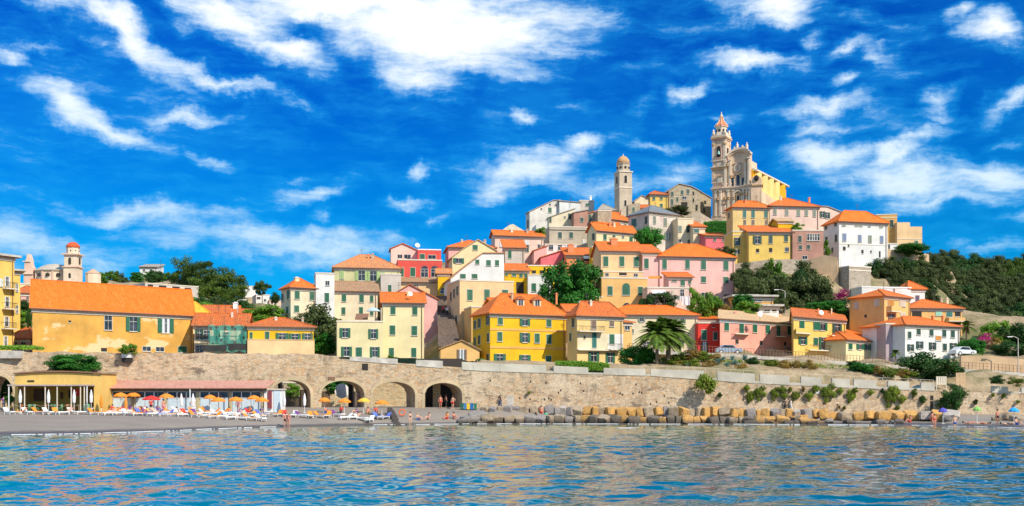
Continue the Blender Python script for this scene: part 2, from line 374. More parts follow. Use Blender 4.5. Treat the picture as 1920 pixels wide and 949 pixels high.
M_conc = plain('pale_concrete', (.50,.46,.40), .9, 0, .3, 1.2)
M_white = plain('white_paint', (.8,.8,.79), .5, 0, .04)
M_curtain = plain('curtain_white', (.62,.66,.70), .8)
GLASS = MC['glass']

CTRL = []     # ground control points (x, y, z)
def ctrl(x, y, z): CTRL.append((x, y, z))
# ------------------------------------------------------------------ houses
class Face:
    """a vertical wall plane of a house, in house-local coordinates, addressed by photo pixels"""
    def __init__(s, X, Y, th): s.X, s.Y, s.c, s.s = X, Y, math.cos(th), math.sin(th)
    def u(s, px, v=0):            # on plane local y = v
        k = (px-CX)/FPX; return (k*s.Y+k*v*s.c-s.X+v*s.s)/(s.c-k*s.s)
    def v(s, px, u=0):            # on plane local x = u
        k = (px-CX)/FPX; return (s.X+u*s.c-k*(s.Y+u*s.s))/(s.s+k*s.c)
    def Yd(s, u, v): return s.Y+u*s.s+v*s.c
    def z(s, py, u, v): return ZZ(py, s.Yd(u, v))

def window(root, side, a, z, w, h, style, sh, mb_off=0.0):
    """window centred at a (along the wall) and z; side 'F' = front plane y=0, 'L' = left plane x=0"""
    def T(x0, y0, z0, x1, y1, z1, mb, mi=0):       # along, out, up -> local box
        if side == 'F': mb.box(a+x0, -y1, z+z0, a+x1, -y0, z+z1, mi)
        else: mb.box(-y1, a+x0, z+z0, -y0, a+x1, z+z1, mi)
    hw, hh = w/2, h/2
    arch = style in 'aA'
    if style in 'oO': pw = hw*.5
    else: pw = hw
    fr = MB(); t = min(.07, w*.08)
    if style == 'k':
        pn = MB(); T(-hw, 0, -hh, hw, .03, hh, pn); o = pn.build('window', M_dark, root)
        f2 = MB(); T(-hw-t, 0, -hh-.1, hw+t, .1, -hh, f2); f2.build('sill', M_trim, o); return o
    T(-pw-t, 0, -hh-t, -pw, .06, hh+t, fr); T(pw, 0, -hh-t, pw+t, .06, hh+t, fr)
    T(-pw-.001, 0, hh, pw+.001, .058, hh+t, fr)
    T(-pw-t*1.6, 0, -hh-t-.06, pw+t*1.6, .16, -hh-t, fr)
    T(-pw, 0, -hh-t, pw, .058, -hh, fr)
    if style in 'oOgAr':
        T(-.022, .03, -hh, .022, .065, hh, fr)
        if h > 1.0: T(-pw, .03, hh*.25, -.036, .055, hh*.25+.06, fr); T(.036, .03, hh*.25, pw, .055, hh*.25+.06, fr)
    if style == 'r':
        for q in (-.6, -.2, .2, .6): T(pw*q-.08, .03, -hh, pw*q+.08, .07, hh, fr)
    o = fr.build('window', M_frame, root)
    if arch:
        n = 10
        def half(mb, r, y0, y1, zc):
            pts = [(math.cos(math.pi*i/n)*r, math.sin(math.pi*i/n)*r) for i in range(n+1)]
            vs = []
            for yy in (y0, y1):
                for (p, q) in pts:
                    vs.append((a+p, -yy, zc+q) if side == 'F' else (-yy, a+p, zc+q))
            m = n+1
            mb.add(vs, [tuple(range(m)), tuple(range(m, 2*m))[::-1]]+[(i, i+1, m+i+1, m+i) for i in range(n)]+[(n, 0, m, 2*m-1)])
    if style in 'oOgAr':
        pn = MB(); T(-pw, 0, -hh, pw, .03, hh, pn)
        if arch: half(pn, hw, 0, .05, z+hh)
        pn.build('pane', GLASS, o)
    if style == 'O':        # open window with white curtain
        cu = MB(); T(-pw*.9, .03, -hh, -pw*.3, .045, hh, cu); T(pw*.3, .03, -hh, pw*.9, .045, hh, cu); cu.build('curtain', M_curtain, o)
    if style in 'oO':
        for sg in (-1, 1):
            m = MB(); x0, x1 = sorted((sg*(pw+.02), sg*hw)); T(x0, .0, -hh-.03, x1, .12, hh+.03, m); m.build('shutter', sh, o)
    if style in 'cadb':
        for sg in (-1, 1):
            m = MB(); x0, x1 = sorted((sg*.015, sg*hw)); T(x0, .0, -hh, x1, .10, hh, m)
            m.build('shutter', sh, o)
        if arch:
            m = MB(); half(m, hw, 0, .10, z+hh); m.build('fanlight', sh, o)
    return o

def roof_mesh(kind, w, d, ze, zr, o=.45, th=.16):
    mb = MB(); x0, x1, y0, y1 = -o, w+o, -o, d+o
    k = (zr-ze)/(d/2)
    el = ze-.02
    drop = 0
    if kind == 'hip':
        a = min(w, d)/2*(.98)
        top = [(a, d/2, zr), (w-a, d/2, zr)]
        if w-2*a < .3: top = [(w/2-.15, d/2, zr), (w/2+.15, d/2, zr)]
        vs = [(x0,y0,el),(x1,y0,el),(x1,y1,el),(x0,y1,el),top[0],top[1]]+[(x0,y0,el-th),(x1,y0,el-th),(x1,y1,el-th),(x0,y1,el-th)]
        mb.add(vs, [(0,1,5,4),(1,2,5),(2,3,4,5),(3,0,4),(0,6,7,1),(1,7,8,2),(2,8,9,3),(3,9,6,0),(6,9,8,7)])
        for p, q in ((top[0], top[1]), ((x0,y0,el), top[0]), ((x1,y0,el), top[1])): mb.bar(Vector(p)+Vector((0,0,.03)), Vector(q)+Vector((0,0,.03)), .11)
    elif kind == 'gx':
        vs = [(x0,y0,el),(x1,y0,el),(x1,d/2,zr),(x0,d/2,zr),(x1,y1,el),(x0,y1,el)]
        lo = [(p[0], p[1], p[2]-th) for p in vs]
        mb.add(vs+lo, [(0,1,2,3),(3,2,4,5),(6,9,8,7),(9,11,10,8),(0,6,7,1),(4,10,11,5),(0,3,9,6),(3,5,11,9),(1,7,8,2),(2,8,10,4)])
        mb.bar((x0,d/2,zr+.03), (x1,d/2,zr+.03), .12)
    elif kind == 'shed':
        vs = [(x0,y0,el),(x1,y0,el),(x1,d,zr),(x0,d,zr)]
        lo = [(p[0], p[1], p[2]-th) for p in vs]
        mb.add(vs+lo, [(0,1,2,3),(4,7,6,5),(0,4,5,1),(1,5,6,2),(2,6,7,3),(3,7,4,0)])
        mb.bar((x0,d,zr+.03), (x1,d,zr+.03), .11)
    elif kind == 'slab':
        mb.box(x0-.3, y0-.3, ze-.02, x1+.3, y1+.3, ze+.3)
    return mb

NH = [0]
def H(label, xL, xR, Y, eave, base, eR=None, rot=None, side=None, dep=None, wall='cream', roof=None, win='', sh='green', chim=(), balc=(), prof=None, bands=(), cat='house', group=None, found=7.0, trim=None, name='house', poly_roof='old', parapet=None, ground=True, shear=None):
    Xc = XZ(xL, Y)
    if rot is None:
        if eR is not None:
            YR = Y*(HY-eave)/(HY-eR); XR = XZ(xR, YR); th = math.atan2(YR-Y, XR-Xc); th = max(R(-50), min(R(50), th))
        else: th = R(14)
    else: th = R(rot)
    fc = Face(Xc, Y, th)
    w = fc.u(xR)
    if side is not None: d = max(3., min(22., fc.v(side)))
    else: d = dep or max(5., min(9., w*.8))
    ze = ZZ(eave, Y); zb = ZZ(base, Y)
    root = thing(name, label, cat, (Xc, Y, zb), th, group)
    z0 = zb
    def lz(z): return z-z0
    wm = W[wall]
    mb = MB()
    if prof:
        pts = [(max(0, min(w, fc.u(px))), lz(fc.z(py, fc.u(px), 0))) for px, py in prof]
        pts[0] = (0, pts[0][1]); pts[-1] = (w, pts[-1][1])
        poly = [(0, -found), (w, -found)]+[(p[0], p[1]) for p in pts[::-1]]
        mb.prism(poly, 0, d)
        body = mb.build('wall', wm, root)
        if poly_roof:
            rb = MB(); oh = .3
            for (a0, b0), (a1, b1) in zip(pts, pts[1:]):
                if abs(a1-a0) < .2: continue
                ea = oh if (a0, b0) == pts[0] else 0; eb = oh if (a1, b1) == pts[-1] else 0
                sl = (b1-b0)/(a1-a0)
                p = [(a0-ea, b0-ea*sl+.004), (a1+eb, b1+eb*sl+.004), (a1+eb, b1+eb*sl+.15), (a0-ea, b0-ea*sl+.15)]
                rb.prism(p, -.25, d+.3)
            rb.build('roof', RF[poly_roof], root)
    else:
        mb.box(0, 0, -found, w, d, lz(ze)-.02)
        if roof and roof[0] in ('gx', 'shed'):
            Yr = fc.Yd(w/2, d/2 if roof[0] == 'gx' else d); zr = lz(ZZ(roof[1], Yr)); e = lz(ze)-.021
            if roof[0] == 'gx': tri = [(0, e), (d/2, zr-.17), (d, e)]
            else: tri = [(0, e), (d, zr-.17), (d, e)]
            vs = [(0, y, z) for y, z in tri]+[(w, y, z) for y, z in tri]
            mb.add(vs, [(0,1,2),(3,5,4),(0,3,4,1),(1,4,5,2)])
        body = mb.build('wall', wm, root)
        if roof:
            k = roof[0]
            zr = lz(ze)
            if k in ('hip', 'gx'): zr = lz(ZZ(roof[1], fc.Yd(w/2, d/2)))
            elif k == 'shed': zr = lz(ZZ(roof[1], fc.Yd(w/2, d)))
            zr = max(zr, lz(ze)+.3)
            ro = roof_mesh(k, w, d, lz(ze), zr).build('roof', RF[roof[2]] if k != 'slab' else M_conc, root)
            cn = MB(); cn.box(-.14, -.14, lz(ze)-.62, w+.14, .0, lz(ze)-.2); cn.build('cornice', M_trim if trim is None else trim, root)
            if w > 4:
                gt = MB(); gt.bar((-.4, -.52, lz(ze)-.12), (w+.4, -.52, lz(ze)-.12), .09, n=6)
                gx = w-.35; gt.bar((gx, -.1, lz(ze)-.2), (gx, -.1, -1), .055, n=5); gt.build('gutter', M_rust, root)
        else:
            pr = MB(); hh = .55
            pr.box(-.08, -.08, lz(ze)-.2, w+.08, .22, lz(ze)+.02); pr.box(-.08, .22, lz(ze)-.2, .22, d, lz(ze)+.02); pr.box(w-.22, .22, lz(ze)-.2, w+.08, d, lz(ze)+.02); pr.box(.22, d-.3, lz(ze)-.2, w-.22, d, lz(ze)+.02)
            pr.build('parapet', M_trim if parapet is None else parapet, root)
    for (py, mat, hpx) in bands:
        u0 = fc.z(py, 0, 0)-z0; bd = MB(); bd.box(-.05, -.07, u0-hpx/2*Y/FPX, w+.05, -.001, u0+hpx/2*Y/FPX); bd.build('string_course', mat, root)
    for it in [q.strip() for q in win.split(';') if q.strip()]:
        f = it.split(); st = f[0]; sd_ = 'F'
        if st[0] == 'L': sd_ = 'L'; st = st[1:]
        px, py, ww, hh = map(float, f[1:5]); shm = SH[f[5]] if len(f) > 5 else SH[sh]
        if sd_ == 'F':
            a = fc.u(px); a0, a1 = fc.u(px-ww/2), fc.u(px+ww/2); Yw = fc.Yd(a, 0)
        else:
            a = fc.v(px); a0, a1 = sorted((fc.v(px-ww/2), fc.v(px+ww/2))); Yw = fc.Yd(0, a)
            if a < .1 or a > d-.1: a = max(.5, min(d-.5, a))
        wm_ = max(.35, a1-a0); hm = hh*Yw/FPX; zc = ZZ(py, Yw)-z0
        lim = w if sd_ == 'F' else d
        a = max(wm_/2+.12, min(lim-wm_/2-.12, a))
        if st[0] in 'aA': hm2 = hm-wm_/2; zc -= wm_/4; hm = max(.3, hm2)
        window(root, sd_, a, zc, wm_, hm, st[0], shm)
    if roof and roof[0] in ('hip', 'gx') and w > 5.5 and not chim and roof[2] not in ('yellow', 'flatorange', 'slate'):
        rr = random.Random(int(xL*7+eave)); mid = (roof[1]+eave)/2
        for q in range(1 if w < 9 else 2): px_ = lerp(xL, xR, rr.choice([.25, .4, .62, .75])+rr.uniform(-.05, .05)+q*.08); chim = tuple(chim)+((px_, roof[1]+rr.uniform(-3.5, 0), rr.uniform(3, 5), 6, rr.choice([M_trim, W['salmon'], W['cream2'], W['grey']])),)
    if roof and roof[0] in ('hip', 'gx') and w > 6:
        rr = random.Random(int(xR*3+base)); am = MB(); uu = rr.uniform(.3, .7)*w; zz0 = lz(ze)+.6; zt_ = lz(ZZ(roof[1], Y))+rr.uniform(1.4, 2.2)
        am.bar((uu, d/2, zz0), (uu, d/2, zt_), .035)
        for q in range(3): am.bar((uu-.45+q*.08, d/2, zt_-.05-q*.22), (uu+.45-q*.08, d/2, zt_-.05-q*.22), .022)
        am.build('aerial', M_iron, root)
    for c in chim:
        px, pt, wpx, hpx = c[:4]; mt = c[4] if len(c) > 4 else wm
        v = d*.35; u = fc.u(px, v); Yc_ = fc.Yd(u, v); zt = ZZ(pt, Yc_)-z0; cw = wpx*Yc_/FPX/2; ch = hpx*Yc_/FPX
        u = max(cw+.1, min(w-cw-.1, u))
        cm = MB(); cm.box(u-cw, v-cw, zt-ch-1.2, u+cw, v+cw, zt-.12); cm.box(u-cw-.08, v-cw-.08, zt-.12, u+cw+.08, v+cw+.08, zt-.02)
        cm.box(u-cw*.6, v-cw*.6, zt-.02, u+cw*.6, v+cw*.6, zt+.15); cm.build('chimney', mt, root)
    for bl in balc:
        x0, x1, pys, hr = bl[:4]; style = bl[4] if len(bl) > 4 else 'bars'; out = 1.0
        u0, u1 = fc.u(x0), fc.u(x1); Yb = fc.Yd((u0+u1)/2, 0); zs = ZZ(pys, Yb)-z0; hh = hr*Yb/FPX
        u0 = max(-.6, u0)
        sm = MB(); sm.box(u0, -out, zs-.16, u1, -.0, zs); b_o = sm.build('balcony', M_trim, root)
        rl = MB()
        if style == 'solid':
            rl.box(u0, -out, zs+.002, u1, -out+.1, zs+hh); rl.box(u0, -out+.1, zs+.002, u0+.1, 0, zs+hh); rl.box(u1-.1, -out+.1, zs+.002, u1, 0, zs+hh); rl.build('railing', wm, b_o)
        else:
            n = max(3, int((u1-u0)/.22))
            rl.box(u0, -out+.02, zs+hh-.05, u1, -out+.07, zs+hh); rl.box(u0, -out+.07, zs+hh-.05, u0+.04, 0, zs+hh); rl.box(u1-.04, -out+.07, zs+hh-.05, u1, 0, zs+hh)
            for i in range(n+1):
                x = lerp(u0+.02, u1-.02, i/n); rl.box(x-.018, -out+.03, zs+.002, x+.018, -out+.06, zs+hh-.05)
            rl.build('railing', M_iron, b_o)
            if style == 'flowers':
                fl = leaf_cloud(60, [( (u0+u1)/2, -out+.05, zs+hh*.75)], ((u1-u0)/2, .25, .35), .22, 5); fl2 = rawmesh('flower_box', fl[0], fl[1], LM['flower'], b_o)
    if ground:
        for (uu, vv) in ((0, -.6), (w/2, -.6), (w, -.6), (0, d/2), (w, d/2), (w/2, d/2), (w/2, d)):
            ctrl(Xc+uu*fc.c-vv*fc.s, Y+uu*fc.s+vv*fc.c, zb-.4)
    if shear is not None:
        kk = (shear*fc.c+fc.s)/(-shear*fc.s+fc.c)
        for ch in root.children_recursive:
            for v in ch.data.vertices: v.co.x += kk*v.co.y
    NH[0] += 1
    return root, fc, w, d, z0

def leaf_cloud(n, centres, rad, size, seed=0, flat=.6):
    rnd = random.Random(seed); v = []; f = []
    rx, ry, rz = rad if isinstance(rad, tuple) else (rad,)*3
    for i in range(n):
        c = centres[rnd.randrange(len(centres))]
        d = Vector((rnd.gauss(0, 1), rnd.gauss(0, 1), rnd.gauss(0, 1))).normalized()
        r = rnd.random()**(1/2.6)
        p = Vector((c[0]+d.x*rx*r, c[1]+d.y*ry*r, c[2]+d.z*rz*r))
        nrm = (d*1.1+Vector((rnd.uniform(-1, 1), rnd.uniform(-1, 1), rnd.uniform(-.4, 1.2)))*.75).normalized()
        q = nrm.to_track_quat('Z', 'Y'); a = rnd.uniform(0, 6.28); s = size*rnd.uniform(.6, 1.25)
        e1 = q@Vector((math.cos(a), math.sin(a), 0))*s*.5; e2 = q@Vector((-math.sin(a), math.cos(a), 0))*s*.5*flat
        o = len(v); v += [tuple(p-e1*1.0), tuple(p+e2), tuple(p+e1*1.0), tuple(p-e2)]; f.append((o, o+1, o+2, o+3))
    return v, f
LM = {
 'olive': leafmat('olive_leaves', (.05,.08,.022), (.12,.155,.045)),
 'pine': leafmat('pine_needles', (.035,.085,.012), (.11,.17,.02)),
 'broad': leafmat('broad_leaves', (.02,.13,.015), (.065,.27,.03)),
 'bright': leafmat('bright_leaves', (.08,.22,.015), (.20,.36,.03)),
 'shrub': leafmat('shrub_leaves', (.09,.15,.015), (.24,.30,.03)),
 'dark': leafmat('dark_leaves', (.02,.065,.014), (.055,.14,.025)),
 'dry': leafmat('dry_shrub_leaves', (.24,.15,.03), (.38,.24,.05)),
 'magenta': leafmat('magenta_blossom', (.42,.02,.16), (.60,.05,.25)),
 'flower': leafmat('red_flowers', (.45,.03,.03), (.12,.14,.03)),
 'palm': leafmat('palm_leaves', (.05,.12,.015), (.19,.27,.04)),
 'agave': leafmat('agave_leaves', (.12,.24,.20), (.26,.40,.34)),
}
M_bark = plain('bark', (.16,.11,.075), .95, 0, .3, 3)
M_palmbark = plain('palm_bark', (.24,.17,.11), .95, 0, .35, 4)

TREE = {}
def crown(kind, var):
    key = (kind, var)
    if key in TREE: return TREE[key]
    rnd = random.Random(sum(map(ord, kind))*7+var*31)
    cs = []; V = []; F = []
    spec = {'olive': (30, .74, .25, 210, .10, 'olive'), 'pine': (30, .76, .23, 230, .075, 'pine'), 'broad': (90, .80, .22, 140, .085, 'broad'),
            'bright': (26, .72, .28, 170, .12, 'bright'), 'shrub': (12, .62, .36, 120, .16, 'shrub'), 'dark': (28, .72, .28, 190, .11, 'dark'),
            'dry': (10, .6, .36, 110, .15, 'dry'), 'magenta': (9, .6, .36, 110, .15, 'magenta'), 'umbrella': (26, .82, .2, 210, .08, 'pine')}[kind]
    n, spread, cr, per, size, mat = spec
    for i in range(n):
        d = Vector((rnd.gauss(0, 1), rnd.gauss(0, 1), rnd.gauss(0, .9))).normalized()
        r = spread*(rnd.uniform(.45, 1.12) if kind != 'broad' else rnd.uniform(.2, 1.0)**.6)
        c = (d.x*r, d.y*r, max(-.8, d.z*r*(1.0 if kind != 'umbrella' else .45)))
        k = cr*(rnd.uniform(.75, 1.45) if kind != 'broad' else rnd.uniform(.8, 1.1))
        zz = .85 if kind in ('olive', 'broad', 'dark') else .7
        v, f = leaf_cloud(per, [c], (k, k, k*zz), size, rnd.randrange(10**6)); o = len(V); V += v; F += [tuple(q+o for q in ff) for ff in f]
    A = np.array(V); 
    for ax in range(3):
        lo, hi = np.percentile(A[:, ax], 1.5), np.percentile(A[:, ax], 98.5); A[:, ax] = (A[:, ax]-(lo+hi)/2)/((hi-lo)/2)
    V = A.tolist()
    me = bpy.data.meshes.new('crown'); me.from_pydata(V, [], F); me.materials.append(LM[mat])
    TREE[key] = (me, cs); return TREE[key]
def trunk_mesh(h, r, spread, seed, mat):
    rnd = random.Random(seed); mb = MB()
    p = Vector((0, 0, -1)); q = Vector((rnd.uniform(-.1, .1)*h, rnd.uniform(-.1, .1)*h, h*.6))
    mb.bar(p, q, r, n=7, r2=r*.7)
    for i in range(5):
        a = i*1.256+rnd.random(); e = q+Vector((math.cos(a)*spread*.55, math.sin(a)*spread*.55, h*.35+rnd.uniform(.1, .5)*spread*.6)); mb.bar(q, e, r*.5, n=5, r2=r*.18)
    return mb
def tree(label, px, pt, pb, wpx, Y, kind='olive', var=0, cat='tree', group=None, ground=True, name=None, trunkfrac=.25, pbase=None, depth=None):
    """crown spans py pt..pb, wpx wide; trunk reaches down to pbase"""
    bush_ = kind in ('shrub', 'dry', 'magenta') or cat in ('bush', 'shrub', 'hedge')
    if not bush_: pb = pb+(pb-pt)*.45; wpx *= 1.12; trunkfrac = max(.0, trunkfrac-.18)
    zt, zb = ZZ(pt, Y), ZZ(pb, Y); hz = (zt-zb)/2; rx = wpx*Y/FPX/2
    if pbase is None: pbase = pb+(pb-pt)*trunkfrac
    z0 = ZZ(pbase, Y); X = XZ(px, Y)
    bush = kind in ('shrub', 'dry', 'magenta') or cat in ('bush', 'shrub', 'hedge')
    nm = name or ('shrub' if bush else {'olive': 'olive_tree', 'pine': 'pine_tree', 'umbrella': 'pine_tree'}.get(kind, 'leafy_tree'))
    if bush_:
        me, _ = crown(kind, var % 3); o = bpy.data.objects.new(nm, me); COL.objects.link(o); o.location = (X, Y, (zt+zb)/2); o.scale = (rx*1.15, (depth or rx)*1.1, hz*1.2)
        if not depth: o.rotation_euler = (0, 0, random.Random(int(px*13+pt)).uniform(0, 6.28))
        if ground: ctrl(X, Y, zb+.1)
        return tag(o, label, cat, group)
    rt = thing(nm, label, cat, (X, Y, z0), random.Random(int(px*13+pt)).uniform(0, 6.28) if abs(wpx*Y/FPX/2-(depth or rx)) < .01 else 0, group)
    me, _ = crown(kind, var % 3)
    cr = bpy.data.objects.new('crown' if not bush else 'foliage', me); COL.objects.link(cr); cr.parent = rt
    cr.location = (0, 0, (zt+zb)/2-z0); cr.scale = (rx, depth or rx, hz)
    th = max(.4, (zb-z0)+hz*.6)
    rr = max(.06, min(.4, rx*.07))
    trunk_mesh(th, rr, rx*.8, int(px+pt), M_bark).build('trunk' if not bush else 'stem', M_bark, rt)
    if ground: ctrl(X, Y, z0)
    return rt
# ------------------------------------------------------------------ the town, front row first
H('four storey yellow apartment block with balconies at the left edge', -30, 27, 160, 476, 662, rot=60, dep=14, wall='yellow2', roof=('slab', 0, ''), sh='white',
  win='o 13 528 10 18; o 13 566 10 18; o 12 603 10 18; o 10 640 8 18; c 2 530 6 14', balc=[(4, 26, 541, 11), (3, 25, 579, 11), (2, 24, 616, 11)])
H('small yellow rear wing of the apartment block with a flat overhanging roof', 24, 38, 176, 508, 662, rot=30, dep=8, wall='yellow2', roof=('slab', 0, ''), win='o 32 540 6 14; o 32 580 6 14', sh='white')
H('pink house with shallow red roof between the apartment block and the long ochre building', 30, 66, 196, 548, 600, rot=20, wall='pink2', roof=('hip', 536, 'red'), dep=9, win='c 37 558 5 10; c 52 557 5 10', sh='brown')
H('low pink house with orange roof beside the left end of the ochre building', 17, 56, 168, 634, 662, rot=5, wall='pink2', roof=('hip', 613, 'red'), dep=8, win='g 28 645 9 9; g 44 645 9 9')
H('pale flat roofed building below the left pinnacle of the distant church', 27, 58, 240, 531, 560, rot=5, wall='cream', dep=8)
H('long ochre building with patchy render under the biggest plain orange roof', 61, 362, 158, 577, 662, eR=592, dep=11, shear=-.405, wall='ochre', roof=('gx', 533, 'flatorange'), sh='green',
  win='g 203 605 14 27; o 250 607 27 28; O 311 610 30 28; k 131 603 5 4; k 195 656 11 7; g 275 654 15 8; g 300 655 15 8; c 342 655 16 11')
H('small house with bright yellow sheeted roof behind the right end of the ochre building', 350, 394, 178, 590, 640, rot=25, dep=8, wall='cream', roof=('hip', 566, 'yellow'))
H('low white house with red roof behind the scaffolded house', 384, 448, 188, 588, 620, rot=15, dep=9, wall='white', roof=('gx', 573, 'red'), chim=[(447, 568, 9, 14, M_white)])
H('tiny blue-grey walled house with red roof right of the white chimney', 452, 480, 190, 592, 620, rot=15, dep=7, wall='grey2', roof=('gx', 580, 'red'))
H('cream house wrapped in green scaffold netting', 364, 462, 170, 610, 664, rot=8, dep=8, wall='cream2', roof=('gx', 588, 'red'), win='o 374 627 14 18; g 388 628 12 16; c 407 628 12 20; g 424 630 12 14; c 453 634 8 14; g 374 655 16 14')
r = H('long low yellow house with four open green shuttered windows', 465, 588, 168, 611, 664, rot=17, dep=8, wall='yellow', roof=('hip', 596, 'red'),
  win='c 471 629 5 12; c 501 629 8 14; o 529 632 24 14; o 553 633 22 14; o 577 633 20 15; k 497 664 20 3; A 545 660 30 12 green')
bd = MB(); u1 = r[2]; zz_ = r[1].z(637, 0, 0)-r[4]; bd.box(-.1, -.35, -7, u1+.1, -.002, zz_); bd.box(-.15, -.42, zz_, u1+.15, -.002, zz_+.1); bd.build('ground_floor', W['peach2'], r[0])
H('cream corner house with green shutters and hipped orange roof left of the white tower house', 545, 592, 190, 538, 610, eR=540.5, side=527, wall='cream2', roof=('hip', 521, 'orange'),
  win='c 557 552 9 17; c 585 554 9 17; c 556 579 9 12; c 584 581 8 12; Lc 541 552 5 16; Lc 530 558 4 14; Lc 539 581 4 12', chim=[(556, 521, 8, 7)])
H('narrow white flat roofed tower house with one small window above a shutter', 592, 627, 192, 511, 610, rot=12, wall='white', dep=8, win='g 614 531 7 8; c 613 558 8 17; c 600 585 7 12')
H('large lime cream villa with light green open shutters under a wide weathered orange roof', 627, 750, 206, 501, 552, rot=10, dep=10, wall='lime', sh='lime', roof=('hip', 478, 'old'), win='o 678 517 24 18; o 700 518 24 18; c 641 515 8 16; c 718 518 8 16')
H('pale yellow house with two rows of green shutters and a brown tiled lean-to roof', 626, 708, 196, 545, 612, rot=10, dep=7, wall='cream2', roof=('shed', 528, 'brown'), win='c 645 557 8 17; c 678 558 8 17; c 697 560 6 12; c 644 583 7 13; c 677 583 7 14; c 697 586 6 10')
H('narrow grey white house with a single green shutter left of the red house', 714, 752, 202, 513, 600, rot=8, dep=8, wall='grey2', win='c 731 541 6 13')
H('red house with two arched windows and a roof terrace', 746, 829, 212, 486, 540, rot=8, dep=11, wall='brick', win='c 753 510 8 17; c 774 510 9 16; A 796 509 13 21 green; A 815 509 13 21 green')
H('pink gabled attic building with glass railing on top of the red house', 733, 783, 219, 487, 500, rot=8, dep=6, wall='palepink', prof=[(733, 466), (755, 457), (783, 470)], poly_roof='red', win='g 764 481 12 7; g 750 481 8 7', ground=False)
H('red penthouse block with white coping on the right half of the red house', 783, 827, 218, 467, 500, rot=8, dep=6, wall='brick', win='c 792 481 9 9; g 810 482 14 7', parapet=M_white, ground=False)
H('peach house under a thin brown tile strip below the red house', 748, 824, 207, 528, 600, rot=8, dep=4.5, wall='peach2', roof=('shed', 521, 'brown'), win='g 780 533 8 9')
H('yellow archway house bridging the stepped alley', 821, 843, 206, 512, 552, rot=5, dep=4, wall='yellow3', win='A 831 545 10 10 brown', roof=('gx', 504, 'old'))
H('tall pink gable ended house behind the cream tower house', 738, 820, 188, 556, 676, rot=10, dep=9, wall='pink2', prof=[(738, 552), (768, 534), (820, 561)], poly_roof='red', win='c 805 655 7 14; g 783 600 5 6')
H('slim four storey cream house with orange roof above the promenade', 718, 795, 170, 567, 678, rot=8, dep=8, wall='cream', roof=('gx', 549, 'orange'), win='c 737 580 9 18; c 778 581 9 18; c 736 619 10 17; c 777 620 10 17; c 734 661 9 17; c 776 661 9 17', chim=[(767, 548, 8, 5)])
H('low flat cream house with roof terrace and white framed windows', 632, 718, 166, 601, 678, rot=10, dep=9, wall='cream', win='o 647 624 20 17; o 700 626 18 17; o 650 659 20 17; c 673 660 11 17; o 703 660 18 18', trim=M_white)
H('tall peach block with large green shutters right of the stepped alley', 862, 963, 184, 524, 655, rot=18, side=838, wall='peach2', win='c 881 553 10 20; c 913 553 10 20; c 947 552 11 17; c 879 591 9 14; g 882 633 7 13; Lc 858 545 3 16 dark; Lc 852 550 3 16 dark; Lc 846 556 3 16 dark; Lc 856 600 3 16 dark; Lc 848 604 3 16 dark; Lc 856 640 3 14 dark')
H('broad white gable wall with small green shutters above the peach block', 845, 945, 198, 524, 545, rot=12, dep=9, wall='white', prof=[(845, 522), (872, 500), (905, 475), (945, 475)], poly_roof='old', win='c 895 491 7 8; c 916 493 8 10; c 932 493 7 10; c 868 518 10 8; c 890 518 10 8')
H('yellow gabled house with arched attic window left of the white gable wall', 848, 930, 208, 500, 525, rot=10, dep=8, wall='cream', prof=[(848, 482), (870, 466), (896, 450), (930, 470)], poly_roof='tan', win='c 891 464 9 9; o 860 489 20 9')
H('pink house with bright orange hipped roof at the left skyline of the old town', 841, 928, 220, 463, 505, rot=8, dep=9, wall='pink2', roof=('hip', 451, 'orange'), win='g 861 474 5 3')
H('small peach gabled chapel like house on the promenade below the alley', 826, 899, 161, 654, 678, rot=6, dep=7, wall='peach', prof=[(826, 654), (866, 639), (899, 656)], poly_roof='brown', win='O 866 665 18 18 brown')
r = H('large bright yellow house with three floors of green shutters and two roof dormers', 919, 1061, 162, 587, 690, eR=592, side=886, wall='yellow', roof=('hip', 552, 'orange'),
  win='c 938 600 9 17; o 984 602 19 17; c 1029 604 9 17; c 937 631 9 17; o 984 633 19 17; c 1007 634 9 17; c 1029 636 9 17; o 937 672 22 16; o 984 674 21 16; c 1028 676 10 17; Lo 916 600 6 17 dark; Lc 899 606 5 17 dark; Lc 891 609 4 15 dark; Lc 916 633 4 16 dark; Lc 899 637 4 16 dark; Lc 891 640 3 15 dark; Lc 915 672 4 16 dark',
  bands=[(617, W['tan'], 4), (651, W['tan'], 4)])
fc, w_, d_, z0_ = r[1:5]
for px, py in ((975, 568), (1006, 569)):
    v = d_*.22; u = fc.u(px, v); z = ZZ(py, fc.Yd(u, v))-z0_
    m = MB(); m.box(u-.62, v-.25, z-.9, u+.62, v+2.2, z+.55); do = m.build('dormer', W['cream'], r[0])
    m = MB(); m.prism([(u-.85, z+.5), (u+.85, z+.5), (u, z+1.05)], v-.45, v+2.6); m.build('dormer_roof', RF['red'], do)
    m = MB(); m.box(u-.36, v-.3, z-.6, u+.36, v-.24, z+.45); m.build('pane', GLASS, do)
    m = MB(); m.box(u-.44, v-.32, z-.68, u-.36, v-.25, z+.5); m.box(u+.36, v-.32, z-.68, u+.44, v-.25, z+.5); m.box(u-.03, v-.32, z-.6, u+.03, v-.301, z+.45); m.build('window_frame', M_frame, do)
H('small flat orange-yellow annex behind the left corner of the bright yellow house', 884, 924, 178, 574, 640, rot=14, dep=6, wall='peach', win='g 913 583 5 5', sh='brown')
H('little orange roofed annex peeping over the roof of the bright yellow house', 924, 955, 180, 566, 620, rot=12, dep=6, wall='peach', roof=('gx', 559, 'orange'))
